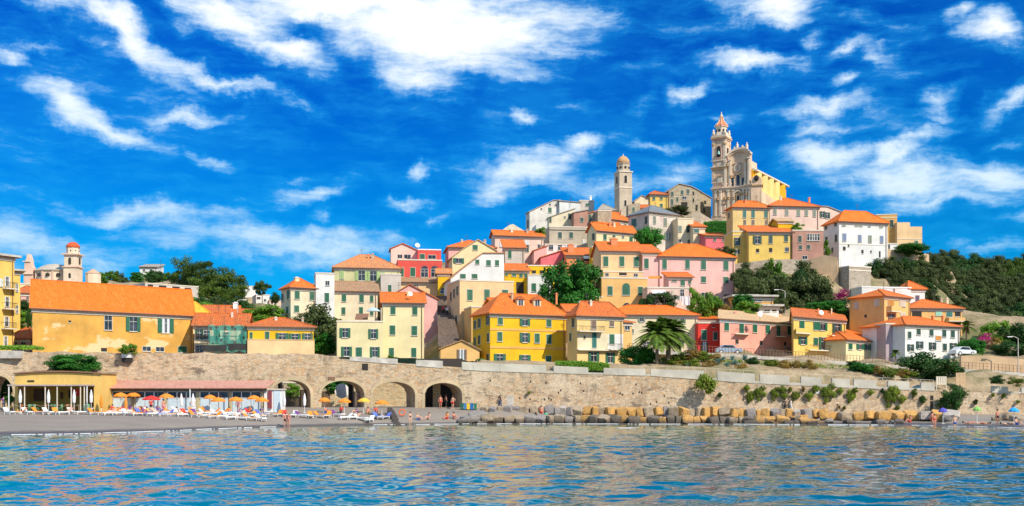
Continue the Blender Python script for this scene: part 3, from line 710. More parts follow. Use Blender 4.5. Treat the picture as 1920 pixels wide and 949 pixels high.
# balconied house
r = H('narrow house with two balconies and cream upper floor right of the bright yellow house', 1082, 1168, 161, 591, 692, eR=594, side=1064, wall='sand', roof=('hip', 566, 'red'), sh='green',
  win='c 1113 606 9 21 brown; c 1147 603 8 18 brown; k 1096 633 4 6; d 1114 638 8 28 teal; c 1147 636 9 18; o 1113 669 20 17; o 1144 671 17 18; Lc 1075 605 4 16 dark; Lc 1070 632 3 14 dark', balc=[(1081, 1128, 621, 9), (1139, 1161, 655, 10)])
fc, w_, d_, z0_ = r[1:5]
mm = MB(); a0, a1 = fc.u(1083), w_; mm.box(a0+.02, -.03, fc.z(655, 0, 0)-z0_, fc.u(1140), -.002, fc.z(622, 0, 0)-z0_-.2); mm.build('wall', W['cream2'], r[0])
mm = MB(); mm.box(fc.u(1140)+.002, -.035, fc.z(655, 0, 0)-z0_, a1+.01, -.002, fc.z(622, 0, 0)-z0_-.2); mm.build('wall', W['white'], r[0])
mm = MB(); mm.box(-.1, -.6, fc.z(657, 0, 0)-z0_, w_*.88, -.036, fc.z(655, 0, 0)-z0_-.01); mm.build('ledge', M_trim, r[0])
H('narrow peach wing with a single grey window between the balconied house and the palms', 1168, 1185, 165, 603, 662, rot=25, dep=5, wall='peach', roof=('shed', 597, 'red'), win='g 1176 611 9 15')
H('low orange roofed house behind the balconied house with a white chimney', 1064, 1112, 176, 584, 640, rot=10, dep=7, wall='peach', roof=('gx', 571, 'orange'), chim=[(1088, 566, 4, 14, M_white)])
H('long cream house with orange roof behind the two palms', 1142, 1308, 178, 589, 662, eR=590.5, dep=8, wall='cream2', roof=('hip', 573, 'flatorange'), win='o 1203 597 13 12 grey; o 1279 599 13 13 grey; g 1186 621 4 8; g 1279 642 6 8; g 1212 648 12 14; c 1240 647 9 16 dark; g 1293 645 7 8')
H('narrow red house with a white framed green door window', 1309, 1351, 178, 604, 662, rot=6, dep=7, wall='red', win='c 1320 628 9 19; O 1321 651 12 18; k 1338 612 4 3; c 1341 630 7 15 dark')
H('cream top floor with orange eaves behind the red house', 1309, 1349, 186, 596, 612, rot=6, dep=5, wall='cream2', roof=('shed', 589, 'orange'), win='c 1318 603 8 6 dark; c 1338 603 6 6 dark')
H('long coral pink house with tan roof and two small balconies on the raised road', 1350, 1488, 175, 597, 668, eR=606, dep=9, shear=.19, wall='coral', roof=('gx', 584, 'tan'), sh='green',
  win='c 1363 612 8 16; c 1391 615 8 19; c 1416 615 8 16; c 1440 617 8 17; c 1460 620 7 21; c 1480 620 7 16; k 1382 641 6 8; k 1427 643 5 8; k 1472 645 4 7', balc=[(1380, 1404, 626, 8), (1454, 1473, 631, 8)], trim=M_white, chim=[(1352, 582, 5, 8)])
H('yellow house with red flower balcony at the end of the pink house', 1488, 1586, 174, 593, 674, eR=601, dep=8, shear=.22, wall='yellow2', roof=('gx', 579, 'red'), sh='green',
  win='c 1504 611 9 26; c 1530 609 9 19; o 1543 610 17 19; o 1570 616 17 25 dark; o 1506 639 16 13; c 1530 640 8 13; o 1544 644 16 22; c 1571 643 8 14', balc=[(1492, 1519, 625, 8, 'solid'), (1559, 1586, 630, 9), (1518, 1560, 657, 9, 'flowers')])
H('low cream house with bright orange sloping roof left of the white corner house', 1586, 1662, 177, 636, 676, eR=641, dep=10, wall='cream', roof=('hip', 617, 'orange'), win='c 1594 648 7 14; o 1612 648 13 14; o 1626 649 13 14; o 1645 650 15 14')
r = H('tall orange-tan house with plain shaded side wall behind the low cream house', 1658, 1706, 183, 554, 660, eR=558.5, side=1593, wall='peach', roof=('hip', 543, 'orange'), sh='brown',
  win='c 1670 567 11 13 orange; c 1692 568 11 13 pale; o 1671 597 12 16; c 1693 594 10 14 pale; k 1669 609 12 4; Lc 1606 573 7 11 pale; Lc 1644 567 8 12 pale; Lk 1623 593 4 6; Lc 1634 620 8 14 dark; Lg 1624 617 5 8', balc=[(1662, 1681, 584, 9, 'solid')])
H('lilac grey low block in front of the tall orange-tan house', 1661, 1699, 178, 606, 676, rot=8, dep=4, wall='lilac')
H('white corner house with orange hipped roof and orange sign on the wall', 1697, 1799, 176, 608, 680, eR=612.5, dep=9, wall='white', roof=('hip', 594, 'orange'), sh='dark',
  win='c 1705 628 6 12; c 1722 621 7 13; c 1746 623 7 13; c 1770 625 7 13; c 1786 626 7 13; o 1707 652 12 12; o 1724 647 13 13; o 1748 649 13 13; c 1771 651 7 13; o 1787 650 13 13; c 1759 634 10 8 orange')
H('orange peach house with recessed balcony behind the white corner house', 1708, 1804, 193, 577, 625, rot=8, dep=9, wall='peach', roof=('hip', 562, 'orange'), win='k 1719 587 18 15; c 1760 587 11 9 mint; c 1780 588 11 12 teal; k 1795 588 9 11; k 1790 607 24 4', balc=[(1774, 1804, 602, 6, 'solid')])
H('white flat roofed modern house behind the tall orange-tan house', 1616, 1708, 202, 537, 590, rot=10, side=1591, wall='white', trim=M_white, parapet=M_white, win='')
H('white house wing with small orange roof and purple shutter', 1705, 1734, 204, 541, 590, rot=8, dep=6, wall='white', roof=('hip', 527, 'orange'), win='c 1720 561 7 14 purple')
H('polygonal stone bastion tower below the white hilltop house', 1592, 1633, 206, 498, 570, rot=24, side=1567, wall='bastion', cat='tower', name='bastion_tower', bands=[(506, M_trim, 2)])
# green tree level up
H('big yellow-peach house upper floor with orange roof and tall green shutters', 1127, 1203, 206, 470, 530, rot=6, dep=9, wall='peach2', roof=('gx', 454, 'orange'), win='c 1136 490 9 18; c 1166 490 9 18; c 1193 491 9 18', chim=[(1151, 448, 12, 16, W['salmon'])])
H('narrow terrace floor with small windows between the two yellow-peach floors', 1131, 1206, 202, 508, 560, rot=6, dep=4, wall='peach2', win='g 1138 515 6 6; k 1168 514 14 5; g 1192 516 7 6')
H('peach front block with arched green shutter below the tall green shutters', 1128, 1214, 197, 520, 590, rot=6, dep=6, wall='peach', win='c 1144 545 9 16; a 1174 542 14 22; c 1201 546 9 16; A 1175 573 14 10 green')
H('large pale pink villa with orange roof and rows of green shutters', 1237, 1378, 206, 480, 610, eR=483, dep=11, wall='pink', roof=('hip', 458, 'flatorange'),
  win='c 1246 495 8 18; c 1289 495 8 18; c 1319 496 9 18; c 1361 497 9 18; c 1319 524 9 11; c 1361 525 9 11; c 1362 561 10 18 brown; g 1321 553 12 8')
H('small pink bay with one green shutter left of the pale pink villa', 1205, 1237, 206, 473, 560, rot=6, dep=8, wall='pink', win='c 1212 494 8 18', roof=('shed', 459, 'orange'))
H('pink porch wing with its own small orange roof on the villa front', 1254, 1297, 197, 519, 545, rot=6, dep=4, wall='pink', roof=('shed', 511, 'orange'), win='c 1264 524 9 8 dark; c 1280 528 8 15; c 1294 526 5 12')
H('peach ground floor with white awning below the villa porch', 1214, 1292, 193, 538, 585, rot=6, dep=4, wall='palepink', win='k 1234 552 26 6; g 1279 550 7 14; c 1262 551 5 12 pale')
H('low orange stone wall house below the broad green tree', 1102, 1130, 196, 556, 600, rot=5, dep=5, wall='peach')
# middle cluster
H('cream pink house with wide orange roof left of the greige house', 928, 1019, 232, 441, 485, eR=444, side=921, wall='palepink', roof=('gx', 433, 'orange'), win='c 940 458 6 10 white; o 987 466 9 13; c 988 455 8 7 white; g 1011 462 5 7; g 960 455 5 5')
H('cream gable rising behind the cream pink house', 938, 985, 240, 436, 450, rot=8, dep=7, wall='cream2', prof=[(938, 434), (955, 422), (962, 420), (985, 434)], poly_roof=None)
H('small grey white house with orange roof and one green shutter', 947, 984, 222, 464, 505, rot=6, dep=6, wall='grey2', roof=('shed', 450, 'orange'), win='c 956 477 6 14')
H('yellow-olive house with orange roof and green shutters above the yellow villa roof', 946, 992, 211, 507, 560, rot=6, dep=6, wall='yellow3', roof=('shed', 495, 'orange'), win='c 949 514 5 4; c 964 512 8 11; c 977 515 6 9; c 986 515 6 9; k 975 540 14 22')
H('bright yellow terrace building with two dark openings', 990, 1043, 214, 497, 530, rot=4, dep=6, wall='yellow', win='k 1001 510 8 6; k 1016 510 8 6; k 1032 508 5 5')
H('white house with one green shutter below the bright yellow terrace', 990, 1034, 209, 515, 580, rot=4, dep=4, wall='white', win='c 1001 539 8 15; k 1022 552 10 10')
H('pink-coral house with a roof falling to the left beside the broad green tree', 1014, 1062, 224, 500, 530, rot=4, dep=8, wall='rose', prof=[(1014, 483), (1062, 468)], poly_roof='red', win='c 1057 487 5 10 dark')
H('small pink gable behind the coral house left of the greige house', 1001, 1025, 228, 480, 500, rot=4, dep=6, wall='pink2', prof=[(1001, 470), (1024, 462)], poly_roof='red')
H('salmon house with orange roof and awning above the broad green tree', 1062, 1121, 220, 478, 530, rot=4, dep=7, wall='salmon', roof=('shed', 465, 'orange'), win='c 1084 484 7 11 dark; k 1105 486 22 7; g 1110 508 6 9', chim=[(1070, 459, 11, 9)])
H('thin bright yellow wall house between the salmon and the peach houses', 1110, 1121, 216, 462, 530, rot=4, dep=4, wall='yellow')
H('greige three storey house with dark cornice line and two green shutters', 1030, 1101, 238, 424, 475, rot=8, dep=9, wall='grey', win='c 1050 441 7 11 dark; c 1071 441 7 11 dark; c 1095 454 5 9 white', bands=[(431, M_iron, 1.3)])
H('low white house with two dark doors in front of the greige house', 1022, 1081, 231, 457, 485, rot=6, dep=5, wall='white', win='g 1033 463 8 11; g 1050 464 7 10; c 1064 464 7 9 white')
r = H('cream house with orange roof running down to the right of the greige house', 1118, 1192, 233, 432, 480, eR=438.6, side=1102, wall='cream', roof=('gx', 421, 'orange'), win='c 1134 443.5 6 12; c 1183 448 6 11; c 1151 442 5 5; g 1168 444 4 4; Lc 1113 444 4 12 dark')
H('cream attic house with red roof behind the orange roofed cream house', 1128, 1171, 242, 430, 450, rot=10, dep=6, wall='cream2', roof=('shed', 417, 'orange'), win='g 1145 428 6 4')
H('pale blue-white house with orange roof right below the round topped stone tower', 1147, 1182, 249, 411, 440, eR=415.5, dep=8, wall='white', roof=('gx', 397, 'orange'), win='g 1148 414 4 4; g 1157 419 5 6; c 1172 424 5 9 grey')
H('square beige stone house left of the round topped tower', 1121, 1147, 248, 394, 430, rot=8, dep=8, wall='oldstone')
H('cream house with domed grey roof behind the beige stone house', 1124, 1152, 256, 393, 410, rot=8, dep=7, wall='cream2', roof=('hip', 383, 'greyroof'))
H('tall white sloping house at the left end of the hilltop skyline', 993, 1049, 263, 397, 450, rot=16, side=986, wall='white2', prof=[(993, 397), (1037, 376), (1049, 376)], poly_roof='greyroof', win='c 1031 394 6 9; k 1015 392 3 3; k 1031 384 3 3; Lc 990 420 3 14 brown')
H('long white house stretching right of the tall sloping house', 1049, 1088, 264, 396, 430, rot=8, dep=8, wall='white', prof=[(1049, 377), (1088, 380)], poly_roof='greyroof')
H('small white house with white chimney and green shutter on the skyline', 1087, 1114, 266, 375, 410, rot=8, dep=7, wall='grey2', win='c 1101 384 6 5', chim=[(1111, 368, 4, 8, M_white)])
H('cream house with slanting grey roof and narrow dark shutters', 1029, 1077, 252, 425, 450, rot=8, dep=8, wall='cream2', prof=[(1029, 408), (1052, 400), (1077, 392)], poly_roof='greyroof', win='c 1068 406 5 11 dark; c 1032 412 4 9 dark; g 1059 407 3 3')
H('brownish plaster house with thin white roof edge below the small white skyline house', 1076, 1102, 250, 425, 450, rot=8, dep=8, wall='pinkstone', prof=[(1076, 399), (1102, 394)], poly_roof='greyroof', win='c 1091 412 6 8 dark')
H('shaded rubble stone house left of the square beige stone house', 1101, 1122, 251, 425, 450, rot=8, dep=8, wall='oldstone', prof=[(1101, 401), (1122, 395)], poly_roof='orange', win='c 1106 409 5 13 dark')
H('white garden wall house below the tall sloping house', 1005, 1029, 252, 417, 450, rot=8, dep=6, wall='white2', prof=[(1005, 421), (1029, 405)], poly_roof=None)
r = H('pinkish white mansion with slate grey roof in the middle of the old town', 1217, 1270, 240, 397, 470, eR=403.5, side=1178, wall='slatepink', roof=('hip', 386, 'slate'), sh='grey',
  win='c 1227 412.5 5 14; c 1247 416 6 14; c 1264 418 5 13; O 1251 443.5 11 13; c 1262.5 445 5 14; Lc 1189 418 9 15 teal; Lc 1212 413 5 14 dark', trim=M_trim)
H('plain cream house with small arch window joined to the slate roofed mansion', 1271, 1300, 240, 409, 470, rot=10, dep=8, wall='cream2', sh='grey', win='c 1274.5 429 6 11 grey; o 1293 430 12 12 dark; g 1274 452 5 6; A 1292 453 6 7')
H('cream house with tiny orange roof and green shutter next to the coral cottage', 1300, 1322, 238, 424, 470, rot=8, dep=7, wall='cream2', roof=('shed', 416, 'orange'), win='c 1306 430 9 12 teal; g 1315 453 6 5')
H('small coral cottage with two white framed windows under the green bank', 1323, 1364, 234, 441, 475, rot=6, dep=6, wall='rose', roof=('shed', 437, 'orange'), win='g 1340 448 5 8; g 1357 449 5 8')
H('crumbling old stone house with grey pitched roof left of the big church', 1254, 1313, 270, 400, 420, rot=10, dep=10, wall='oldstone', prof=[(1254, 358), (1273, 345), (1296, 350), (1313, 359)], poly_roof='greyroof', win='c 1260.5 364 5 9 dark; c 1279 361 5 8 dark; c 1290 359 5 8 dark; c 1260 379 5 11 dark; c 1270 374 4 8 dark; k 1300 363 3 8; k 1300 376 3 8; k 1283 385 12 12; k 1306 390 4 12; g 1283 371 8 5')
H('dark shaded rubble house squeezed between the old stone house and the church', 1313, 1333, 282, 366, 420, rot=50, dep=6, wall='oldstone', prof=[(1313, 360), (1333, 372)], poly_roof='greyroof', win='k 1322 380 4 7; k 1320 395 3 9')
H('little yellow house with red roof left of the old stone house', 1219, 1252, 268, 364, 410, rot=8, dep=7, wall='yellow2', roof=('hip', 358, 'red'), win='c 1226 371 5 8; c 1240 370 5 8; c 1240 385 5 6')
H('cream gabled house right of the round topped stone tower', 1190, 1218, 268, 384, 410, rot=8, dep=7, wall='cream2', prof=[(1190, 377), (1203, 367), (1218, 374)], poly_roof='greyroof')
H('low house with red roof strip in front of the cream gabled house', 1197, 1222, 262, 390, 410, rot=8, dep=5, wall='peach', roof=('shed', 384, 'red'))
H('ochre wall house with one green shutter at the foot of the round topped tower', 1178, 1200, 258, 386, 420, rot=8, dep=5, wall='oldstone', prof=[(1178, 384), (1200, 380)], poly_roof=None, win='c 1188 393 4 8')
# right hill top
H('tall yellow house with long teal shutters and orange roof below the church', 1374, 1442, 233, 388, 450, rot=8, side=1362, wall='sand', roof=('hip', 377, 'orange'), sh='teal', win='c 1396 399 6 18; c 1412 399 6 18; c 1436 399 6 18; c 1396.5 417 5 9 brown; c 1412 417 5 9 brown; c 1437 417 5 9 brown; Lc 1367 404 3 10 brown')
H('long pale pink house with grey shutters right of the tall yellow house', 1443, 1536, 234, 385.5, 445, eR=387.5, dep=10, wall='palepink', roof=('hip', 372, 'orange'), sh='grey', win='c 1453 396 6 13; c 1475 397 6 13; c 1497 398 6 13; c 1512 398 6 13; c 1527 399.5 6 13; g 1454 419 7 6')
H('white end house with dark shutters right of the long pale pink house', 1536, 1577, 238, 405, 445, rot=14, dep=8, wall='palepink', prof=[(1536, 387), (1552, 388), (1577, 398)], poly_roof='greyroof', win='o 1540 402 10 11 dark; o 1551 404 10 11 dark')
H('small yellow box house with tan roof in front of the pale pink house', 1459, 1487, 222, 414, 440, rot=4, dep=5, wall='yellow', roof=('gx', 410, 'tan'), win='g 1482 417 4 4')
H('yellow house with dark shutters and bright orange roof in the middle of the right slope', 1404, 1486, 217, 434.5, 500, rot=3, dep=7, wall='yellow2', roof=('shed', 424, 'orange'), sh='dark', win='o 1420 450 16 14; c 1445 449 7 14; c 1474 446 7 14; k 1420.5 470 6 7; k 1445 469 6 8; g 1475.5 468 7 8')
H('yellow flat topped wing with small windows left of the bright orange roof', 1374, 1404, 219, 433, 505, rot=3, dep=7, wall='yellow2', sh='dark', win='o 1382 453 11 14; o 1382 472 9 8', bands=[(441, M_trim, 1.5)])
H('pinkish brown stone house with a row of blue windows', 1486, 1544, 217, 431, 500, rot=2, dep=9, wall='pinkstone', sh='dark', win='c 1500 448 6 12; r 1525 445 23 12; c 1501 464 6 8; c 1516 463 6 8; g 1509 483 9 6')
H('large white mansion with bright orange hipped roof and blue grey shutters', 1573, 1664, 222, 414.5, 505, eR=418.5, side=1544, wall='white', roof=('hip', 396, 'flatorange'), sh='blue',
  win='c 1582 420 6 7 grey; c 1606 421 6 6 grey; c 1614 421 5 6 grey; c 1630 422 5 6; c 1652 423 6 6 grey; c 1583 445 7 14; c 1612 447 6 13; c 1631 448 6 13 grey; c 1653 449 6 13; k 1583 466 5 7; k 1617 472 4 7; k 1633 472 3 4; k 1591 461 3 4; k 1649.5 477 3 12; Lc 1549 427 4 6 dark; Lc 1567 421 4 6 dark; Lc 1550 451 4 13 dark; Lc 1568 447 4 13 dark; Lc 1561 469 3 9 dark', bands=[(457, M_trim, 1.2)])
H('tan fortress like tower house with one green door behind the white mansion', 1643, 1682, 248, 402, 470, rot=-12, dep=9, wall='tan', win='c 1672 419 6 13 dark', bands=[(409, M_trim, 1.5)])
H('stepped tan house at the right end of the hilltop', 1682, 1729, 246, 430, 475, rot=6, dep=8, wall='peach2', prof=[(1682, 417), (1706, 417), (1706.5, 425), (1729, 425)], poly_roof=None, win='c 1718 454 6 5', bands=[(448, M_trim, 1)])
H('tiny white garage beside the white mansion', 1664, 1683, 228, 456, 480, rot=4, dep=4, wall='white', win='k 1667 463 3 8')
# distant left hill
H('white villa on the top of the left hill', 262, 294, 330, 500, 516, rot=5, dep=9, wall='white', roof=('shed', 496, 'greyroof'), win='g 270 507 4 4; g 283 507 4 4')
H('long low white building half way up the left hill', 272, 372, 262, 530, 548, eR=537, dep=7, wall='grey2', win='k 282 536 10 5; k 305 538 14 5; k 330 540 14 5; k 352 542 12 4')
H('white house on the slope left of the small umbrella pine', 460, 480, 300, 536, 556, rot=20, dep=8, wall='white', win='g 466 543 4 4')
H('white house with dark windows stepping down the far slope', 480, 506, 285, 552, 575, rot=20, dep=8, wall='white', win='k 485 559 7 4; g 497 563 4 4')
H('white house at the right foot of the far slope with two small windows', 505, 528, 275, 562, 586, rot=16, dep=8, wall='palepink', win='g 510 569 3 4; g 517 570 3 4')
# ------------------------------------------------------------------ big church
def arch_panel(mb, u0, u1, z0, z1, y0, y1, n=10):     # round headed slab on plane y, z1 = springing
    r = (u1-u0)/2; c = (u0+u1)/2
    mb.prism([(u0, z0), (u1, z0)]+[(c+r*math.cos(math.pi*i/n), z1+r*math.sin(math.pi*i/n)) for i in range(n+1)], y0, y1)
M_ch = stucco('church_stucco_cream', (.78,.58,.42), .5, (.60,.44,.36), .0)
M_chw = stucco('church_white_stucco', (.82,.69,.55), .4)
M_chd = stucco('church_tan_ornament', (.58,.40,.24), .4)
M_chp = stucco('church_pink_stucco', (.74,.50,.40), .4)
M_chy = stucco('church_yellow_wall', (.80,.45,.06), .25)
M_chyl = stucco('church_pale_yellow_pilaster', (.80,.62,.30), .2)
M_cupred = stucco('cupola_red', (.66,.24,.14), .3)
def build_church():
    Y0 = 273.4; th = R(-32); px0 = 1336
    fc = Face(XZ(px0, Y0), Y0, th); zb = ZZ(420, Y0)
    rt = thing('church', 'tall baroque church with curved cream facade, slender bell tower and yellow nave on the hilltop', 'church', (fc.X, Y0, zb), th)
    YA = 270.0
    def z(py, u=5, v=0): return ZZ(py, fc.Yd(u, v))-zb
    wF = fc.u(1410)
    def cv(u): t = max(0, min(1, (u-2.8)/(wF-2.8))); return .9*math.sin(math.pi*t)
    def strip(name, u0, u1, zlo, zhi, proud, mat, n=18, thick=1.2):   # curved wall strip; zlo, zhi functions of u
        V = []; Fc = []
        for i in range(n+1):
            u = lerp(u0, u1, i/n); y = cv(u)-proud
            V += [(u, y, zlo(u)), (u, y, zhi(u)), (u, y+thick, zlo(u)), (u, y+thick, zhi(u))]
        for i in range(n):
            a = 4*i; b = a+4; Fc += [(a, b, b+1, a+1), (a+1, b+1, b+3, a+3), (a, a+2, b+2, b), (a+2, a+3, b+3, b+2)]
        Fc += [(0, 1, 3, 2), (4*n, 4*n+2, 4*n+3, 4*n+1)]
        return rawmesh(name, V, Fc, mat, rt)
    zc = z(352)
    strip('lower_facade', 0, wF, lambda u: -8, lambda u: zc, 0, M_ch)
    strip('cornice', -.2, wF+.3, lambda u: zc, lambda u: zc+.35, .75, M_ch, thick=2)
    strip('cornice', -.1, wF+.2, lambda u: zc-.45, lambda u: zc-.002, .4, M_chw, thick=1.6)
    strip('plinth', -.1, wF+.1, lambda u: -8, lambda u: z(403), .35, M_ch, thick=1.3)
    # upper storey with swept pediment
    ua, ub = fc.u(1364), fc.u(1406)
    def top(u):
        t = (u-ua)/(ub-ua); return z(292)+1.45*math.sin(math.pi*max(0, min(1, t)))**.7
    strip('upper_facade', 2.6, ub, lambda u: zc+.352, lambda u: top(max(u, ua)) if u > ua-.01 else z(300), .0, M_ch)
    strip('pediment', ua-.1, ub+.25, lambda u: top(u)-.05, lambda u: top(u)+.45, .65, M_chw, thick=1.6)
    strip('pediment_shadow_mould', ua, ub, lambda u: top(u)-.55, lambda u: top(u)-.052, .35, M_ch, thick=1.0)
    strip('entablature', 2.6, ub, lambda u: z(345), lambda u: z(342), .22, M_ch)
    def colm(u0, z0, z1, w=.45, mat=M_chw, pr=.4):
        m = MB(); y = cv(u0+w/2); m.box(u0, y-pr, z0, u0+w, y-.001, z1-.35); m.box(u0-.12, y-pr-.12, z1-.35, u0+w+.12, y-.001, z1); m.box(u0-.1, y-pr-.1, z0, u0+w+.1, y-.001, z0+.35); m.build('pilaster', mat, rt)
    for px in (1341, 1350, 1363, 1372, 1391, 1398, 1404): colm(fc.u(px), z(403), zc-.46)
    for px in (1366, 1395, 1402): colm(fc.u(px), zc+.36, z(298), .5, M_chw, .5)
    for px in (1358,): colm(fc.u(px), zc+.36, z(300), .5)
    m = MB(); u = fc.u(1397); m.box(u-.25, cv(u)-.3, zc+.5, u+.35, cv(u)-.002, z(299)); m.build('pilaster', M_chp, rt)
    # windows and niches
    def opening(name, px, py, w, h, frame=True, mat=GLASS, arch=True):
        u = fc.u(px); zz = z(py, u); s = YA/FPX; wm, hm = w*s, h*s; y = cv(u)
        f = MB(); arch_panel(f, u-wm/2-.22, u+wm/2+.22, zz-hm/2-.25, zz+hm/2-wm/2, y-.22, y+.1) if arch else f.box(u-wm/2-.22, y-.22, zz-hm/2-.22, u+wm/2+.22, y+.1, zz+hm/2+.22)
        o = f.build(name, M_chw, rt)
        g = MB(); arch_panel(g, u-wm/2, u+wm/2, zz-hm/2, zz+hm/2-wm/2, y-.26, y+.05) if arch else g.box(u-wm/2, y-.26, zz-hm/2, u+wm/2, y+.05, zz+hm/2)
        g.build('pane', mat, o)
        if frame:
            k = MB(); k.box(u-wm/2-.4, y-.4, zz+hm/2+.1, u+wm/2+.4, y-.01, zz+hm/2+.3); k.build('lintel', M_chd, o)
    opening('window', 1382, 339, 6.5, 24); opening('window', 1372, 342, 5, 17, arch=False); opening('window', 1391.5, 341, 5, 16, arch=False)
    opening('niche', 1382, 373, 4, 14, mat=M_dark); opening('niche', 1357, 390, 4.5, 12, mat=M_chp); opening('niche', 1357, 412, 3, 6, mat=M_dark)
    opening('niche', 1350, 337, 6, 10, mat=M_chw, arch=False)
    # portal ornament
    orn = MB(); u = fc.u(1382); y = cv(u)
    for k in range(9):
        a = math.pi*k/8; orn.lathe((u+1.15*math.cos(a), y-.35, z(368)+1.3*math.sin(a)), [(.02, -.3), (.28, -.1), (.28, .1), (.02, .3)], 7)
    orn.box(u-1.3, y-.5, z(380), u-.85, y-.01, z(368)); orn.box(u+.85, y-.5, z(380), u+1.3, y-.01, z(368)); orn.build('portal_ornament', M_chw, rt)
    # round window medallion
    md = MB(); u = fc.u(1380.5); y = cv(u); zz = z(315); n = 22
    for k in range(n):
        a0, a1 = 2*math.pi*k/n, 2*math.pi*(k+1)/n
        for r0, r1, yy in ((.62, .95, .3), (.0, .6, .12)):
            p = [(u+r0*math.cos(a0), zz+r0*math.sin(a0)), (u+r1*math.cos(a0), zz+r1*math.sin(a0)), (u+r1*math.cos(a1), zz+r1*math.sin(a1)), (u+r0*math.cos(a1), zz+r0*math.sin(a1))]
            md.add([(q[0], y-yy, q[1]) for q in p]+[(q[0], y, q[1]) for q in p], [(0, 1, 2, 3), (0, 4, 5, 1), (1, 5, 6, 2), (2, 6, 7, 3), (3, 7, 4, 0)])
    md.build('medallion', M_chw, rt)
    gm = MB(); gm.box(u-1.1, y-.34, zz+1.0, u+1.1, y, zz+1.25); gm.box(u-.12, y-.33, zz-.9, u+.12, y-.13, zz+.9); gm.build('medallion_trim', M_chp, rt)
    # scrolls and capitals
    for px, py in ((1347, 371), (1360, 371), (1366, 371), (1375, 371), (1391, 365), (1399, 367), (1364, 308), (1398, 304), (1370, 331)):
        u = fc.u(px); s = MB(); s.lathe((u, cv(u)-.42, z(py)), [(.05, -.4), (.3, -.25), (.22, 0), (.38, .25), (.1, .4)], 8); s.build('capital', M_chd, rt)
    # statues / urns on the pediment
    for px, py, h in ((1380, 283, 1.6), (1390, 282, .7), (1399, 286, 1.7), (1369, 288, .5), (1375, 284, .8), (1395, 283, .6)):
        u = fc.u(px); s = MB(); s.lathe((u, cv(u), top(u)+.4), [(.42, 0), (.42, .25), (.2, .3), (.33*(.8+h*.2), h*.45), (.3, h*.6), (.12, h*.75), (.2, h*.88), (.05, h)], 9); s.build('pinnacle', M_chw, rt, True)
    # buttress wing at the left foot
    bu = MB(); bu.box(-.1, .2, -8, 1.5, 3.6, z(348)); bu.build('buttress', M_ch, rt)
    # bell tower
    tw = 3.3
    def ring(name, z0, z1, e, mat): m = MB(); m.box(-e, .1-e, z0, tw+e, .1+tw+e, z1); return m.build(name, mat, rt)
    ring('tower_shaft', -8, z(256), 0, M_ch)
    ring('tower_cornice', z(340), z(338), .22, M_chw); ring('tower_cornice', z(315), z(311), .35, M_chd); ring('tower_cornice', z(311)+.002, z(310), .5, M_chw)
    ring('tower_cornice', z(299), z(297), .25, M_chw); ring('tower_cornice', z(260), z(257), .2, M_chp); ring('tower_cornice', z(257)+.002, z(254), .42, M_chd); ring('tower_cornice', z(254)+.002, z(250), .25, M_chw)
    for cx, cy in ((-.05, .05), (tw-.4, .05), (tw-.4, tw-.3), (-.05, tw-.3)):
        m = MB(); m.box(cx-.08, cy-.08, z(297)+.002, cx+.53, cy+.53, z(260)-.002); m.build('tower_pilaster', M_chw, rt)
        m = MB(); m.box(cx-.1, cy-.1, z(337), cx+.55, cy+.55, z(316)); m.build('tower_pilaster', M_ch, rt)
        m = MB(); m.lathe((cx+.22, cy+.2, z(267)), [(.42, -.35), (.55, 0), (.42, .35)], 8); m.build('capital', M_chd, rt)
        m = MB(); m.lathe((cx+.22, cy+.2, z(250)+.002), [(.36, 0), (.36, .8), (.2, .95), (.28, 1.3), (.05, 1.6)], 8); m.build('pinnacle', M_chw, rt, True)
    f = MB(); arch_panel(f, tw/2-.78, tw/2+.78, z(294), z(275), -.08, .4); o = f.build('bell_opening', M_chp, rt)
    f = MB(); arch_panel(f, tw/2-.5, tw/2+.5, z(292), z(275), -.12, .3); f.build('opening', M_dark, o)
    f = MB(); f.lathe((tw/2, -.2, z(287)), [(.45, 0), (.38, .3), (.26, .7), (.08, .95)], 12); f.build('bell', plain('verdigris_bronze', (.14,.30,.27), .5, .5), o)
    m = MB(); m.box(tw+.001, tw*.35, z(290), tw+.08, tw*.65, z(274)); m.build('opening', M_dark, rt)
    m = MB(); m.box(-.1+tw/2-.5, .02, z(308), tw/2+.6, .099, z(301)); m.build('panel', M_chw, rt)
    # octagonal lantern and cupola
    oc = MB(); cc = (tw/2, .1+tw/2, z(250)+.001); oc.lathe(cc, [(1.75, 0), (1.6, .6), (1.42, 1.0), (1.36, z(232)-z(250)-.3), (1.62, z(232)-z(250)-.15), (1.62, z(232)-z(250))], 8, ph=R(22.5)); oc.build('lantern', M_chw, rt)
    for k in range(8):
        a = R(45*k); m = MB(); d_ = Vector((math.cos(a), math.sin(a))); p = Vector((-d_.y, d_.x))
        c0 = Vector((cc[0], cc[1]))+d_*1.22; vs = []
        for sx in (-.27, .27):
            for q in (0, .16): vs.append((c0.x+p.x*sx+d_.x*q, c0.y+p.y*sx+d_.y*q))
        za, zb_ = z(247), z(238); V = [(x, y, za) for x, y in vs]+[(x, y, zb_) for x, y in vs]
        m.add(V, [(0, 1, 3, 2), (4, 6, 7, 5), (0, 4, 5, 1), (2, 3, 7, 6), (1, 5, 7, 3), (0, 2, 6, 4)]); m.build('opening', M_dark, rt)
    cp = MB(); H0 = z(232); cp.lathe((cc[0], cc[1], H0), [(1.62, .002), (1.66, .2), (1.35, .6), (.85, 1.2), (.55, 1.7), (.42, 2.1), (.4, 2.5)], 8, ph=R(22.5)); cp.build('cupola', M_cupred, rt)
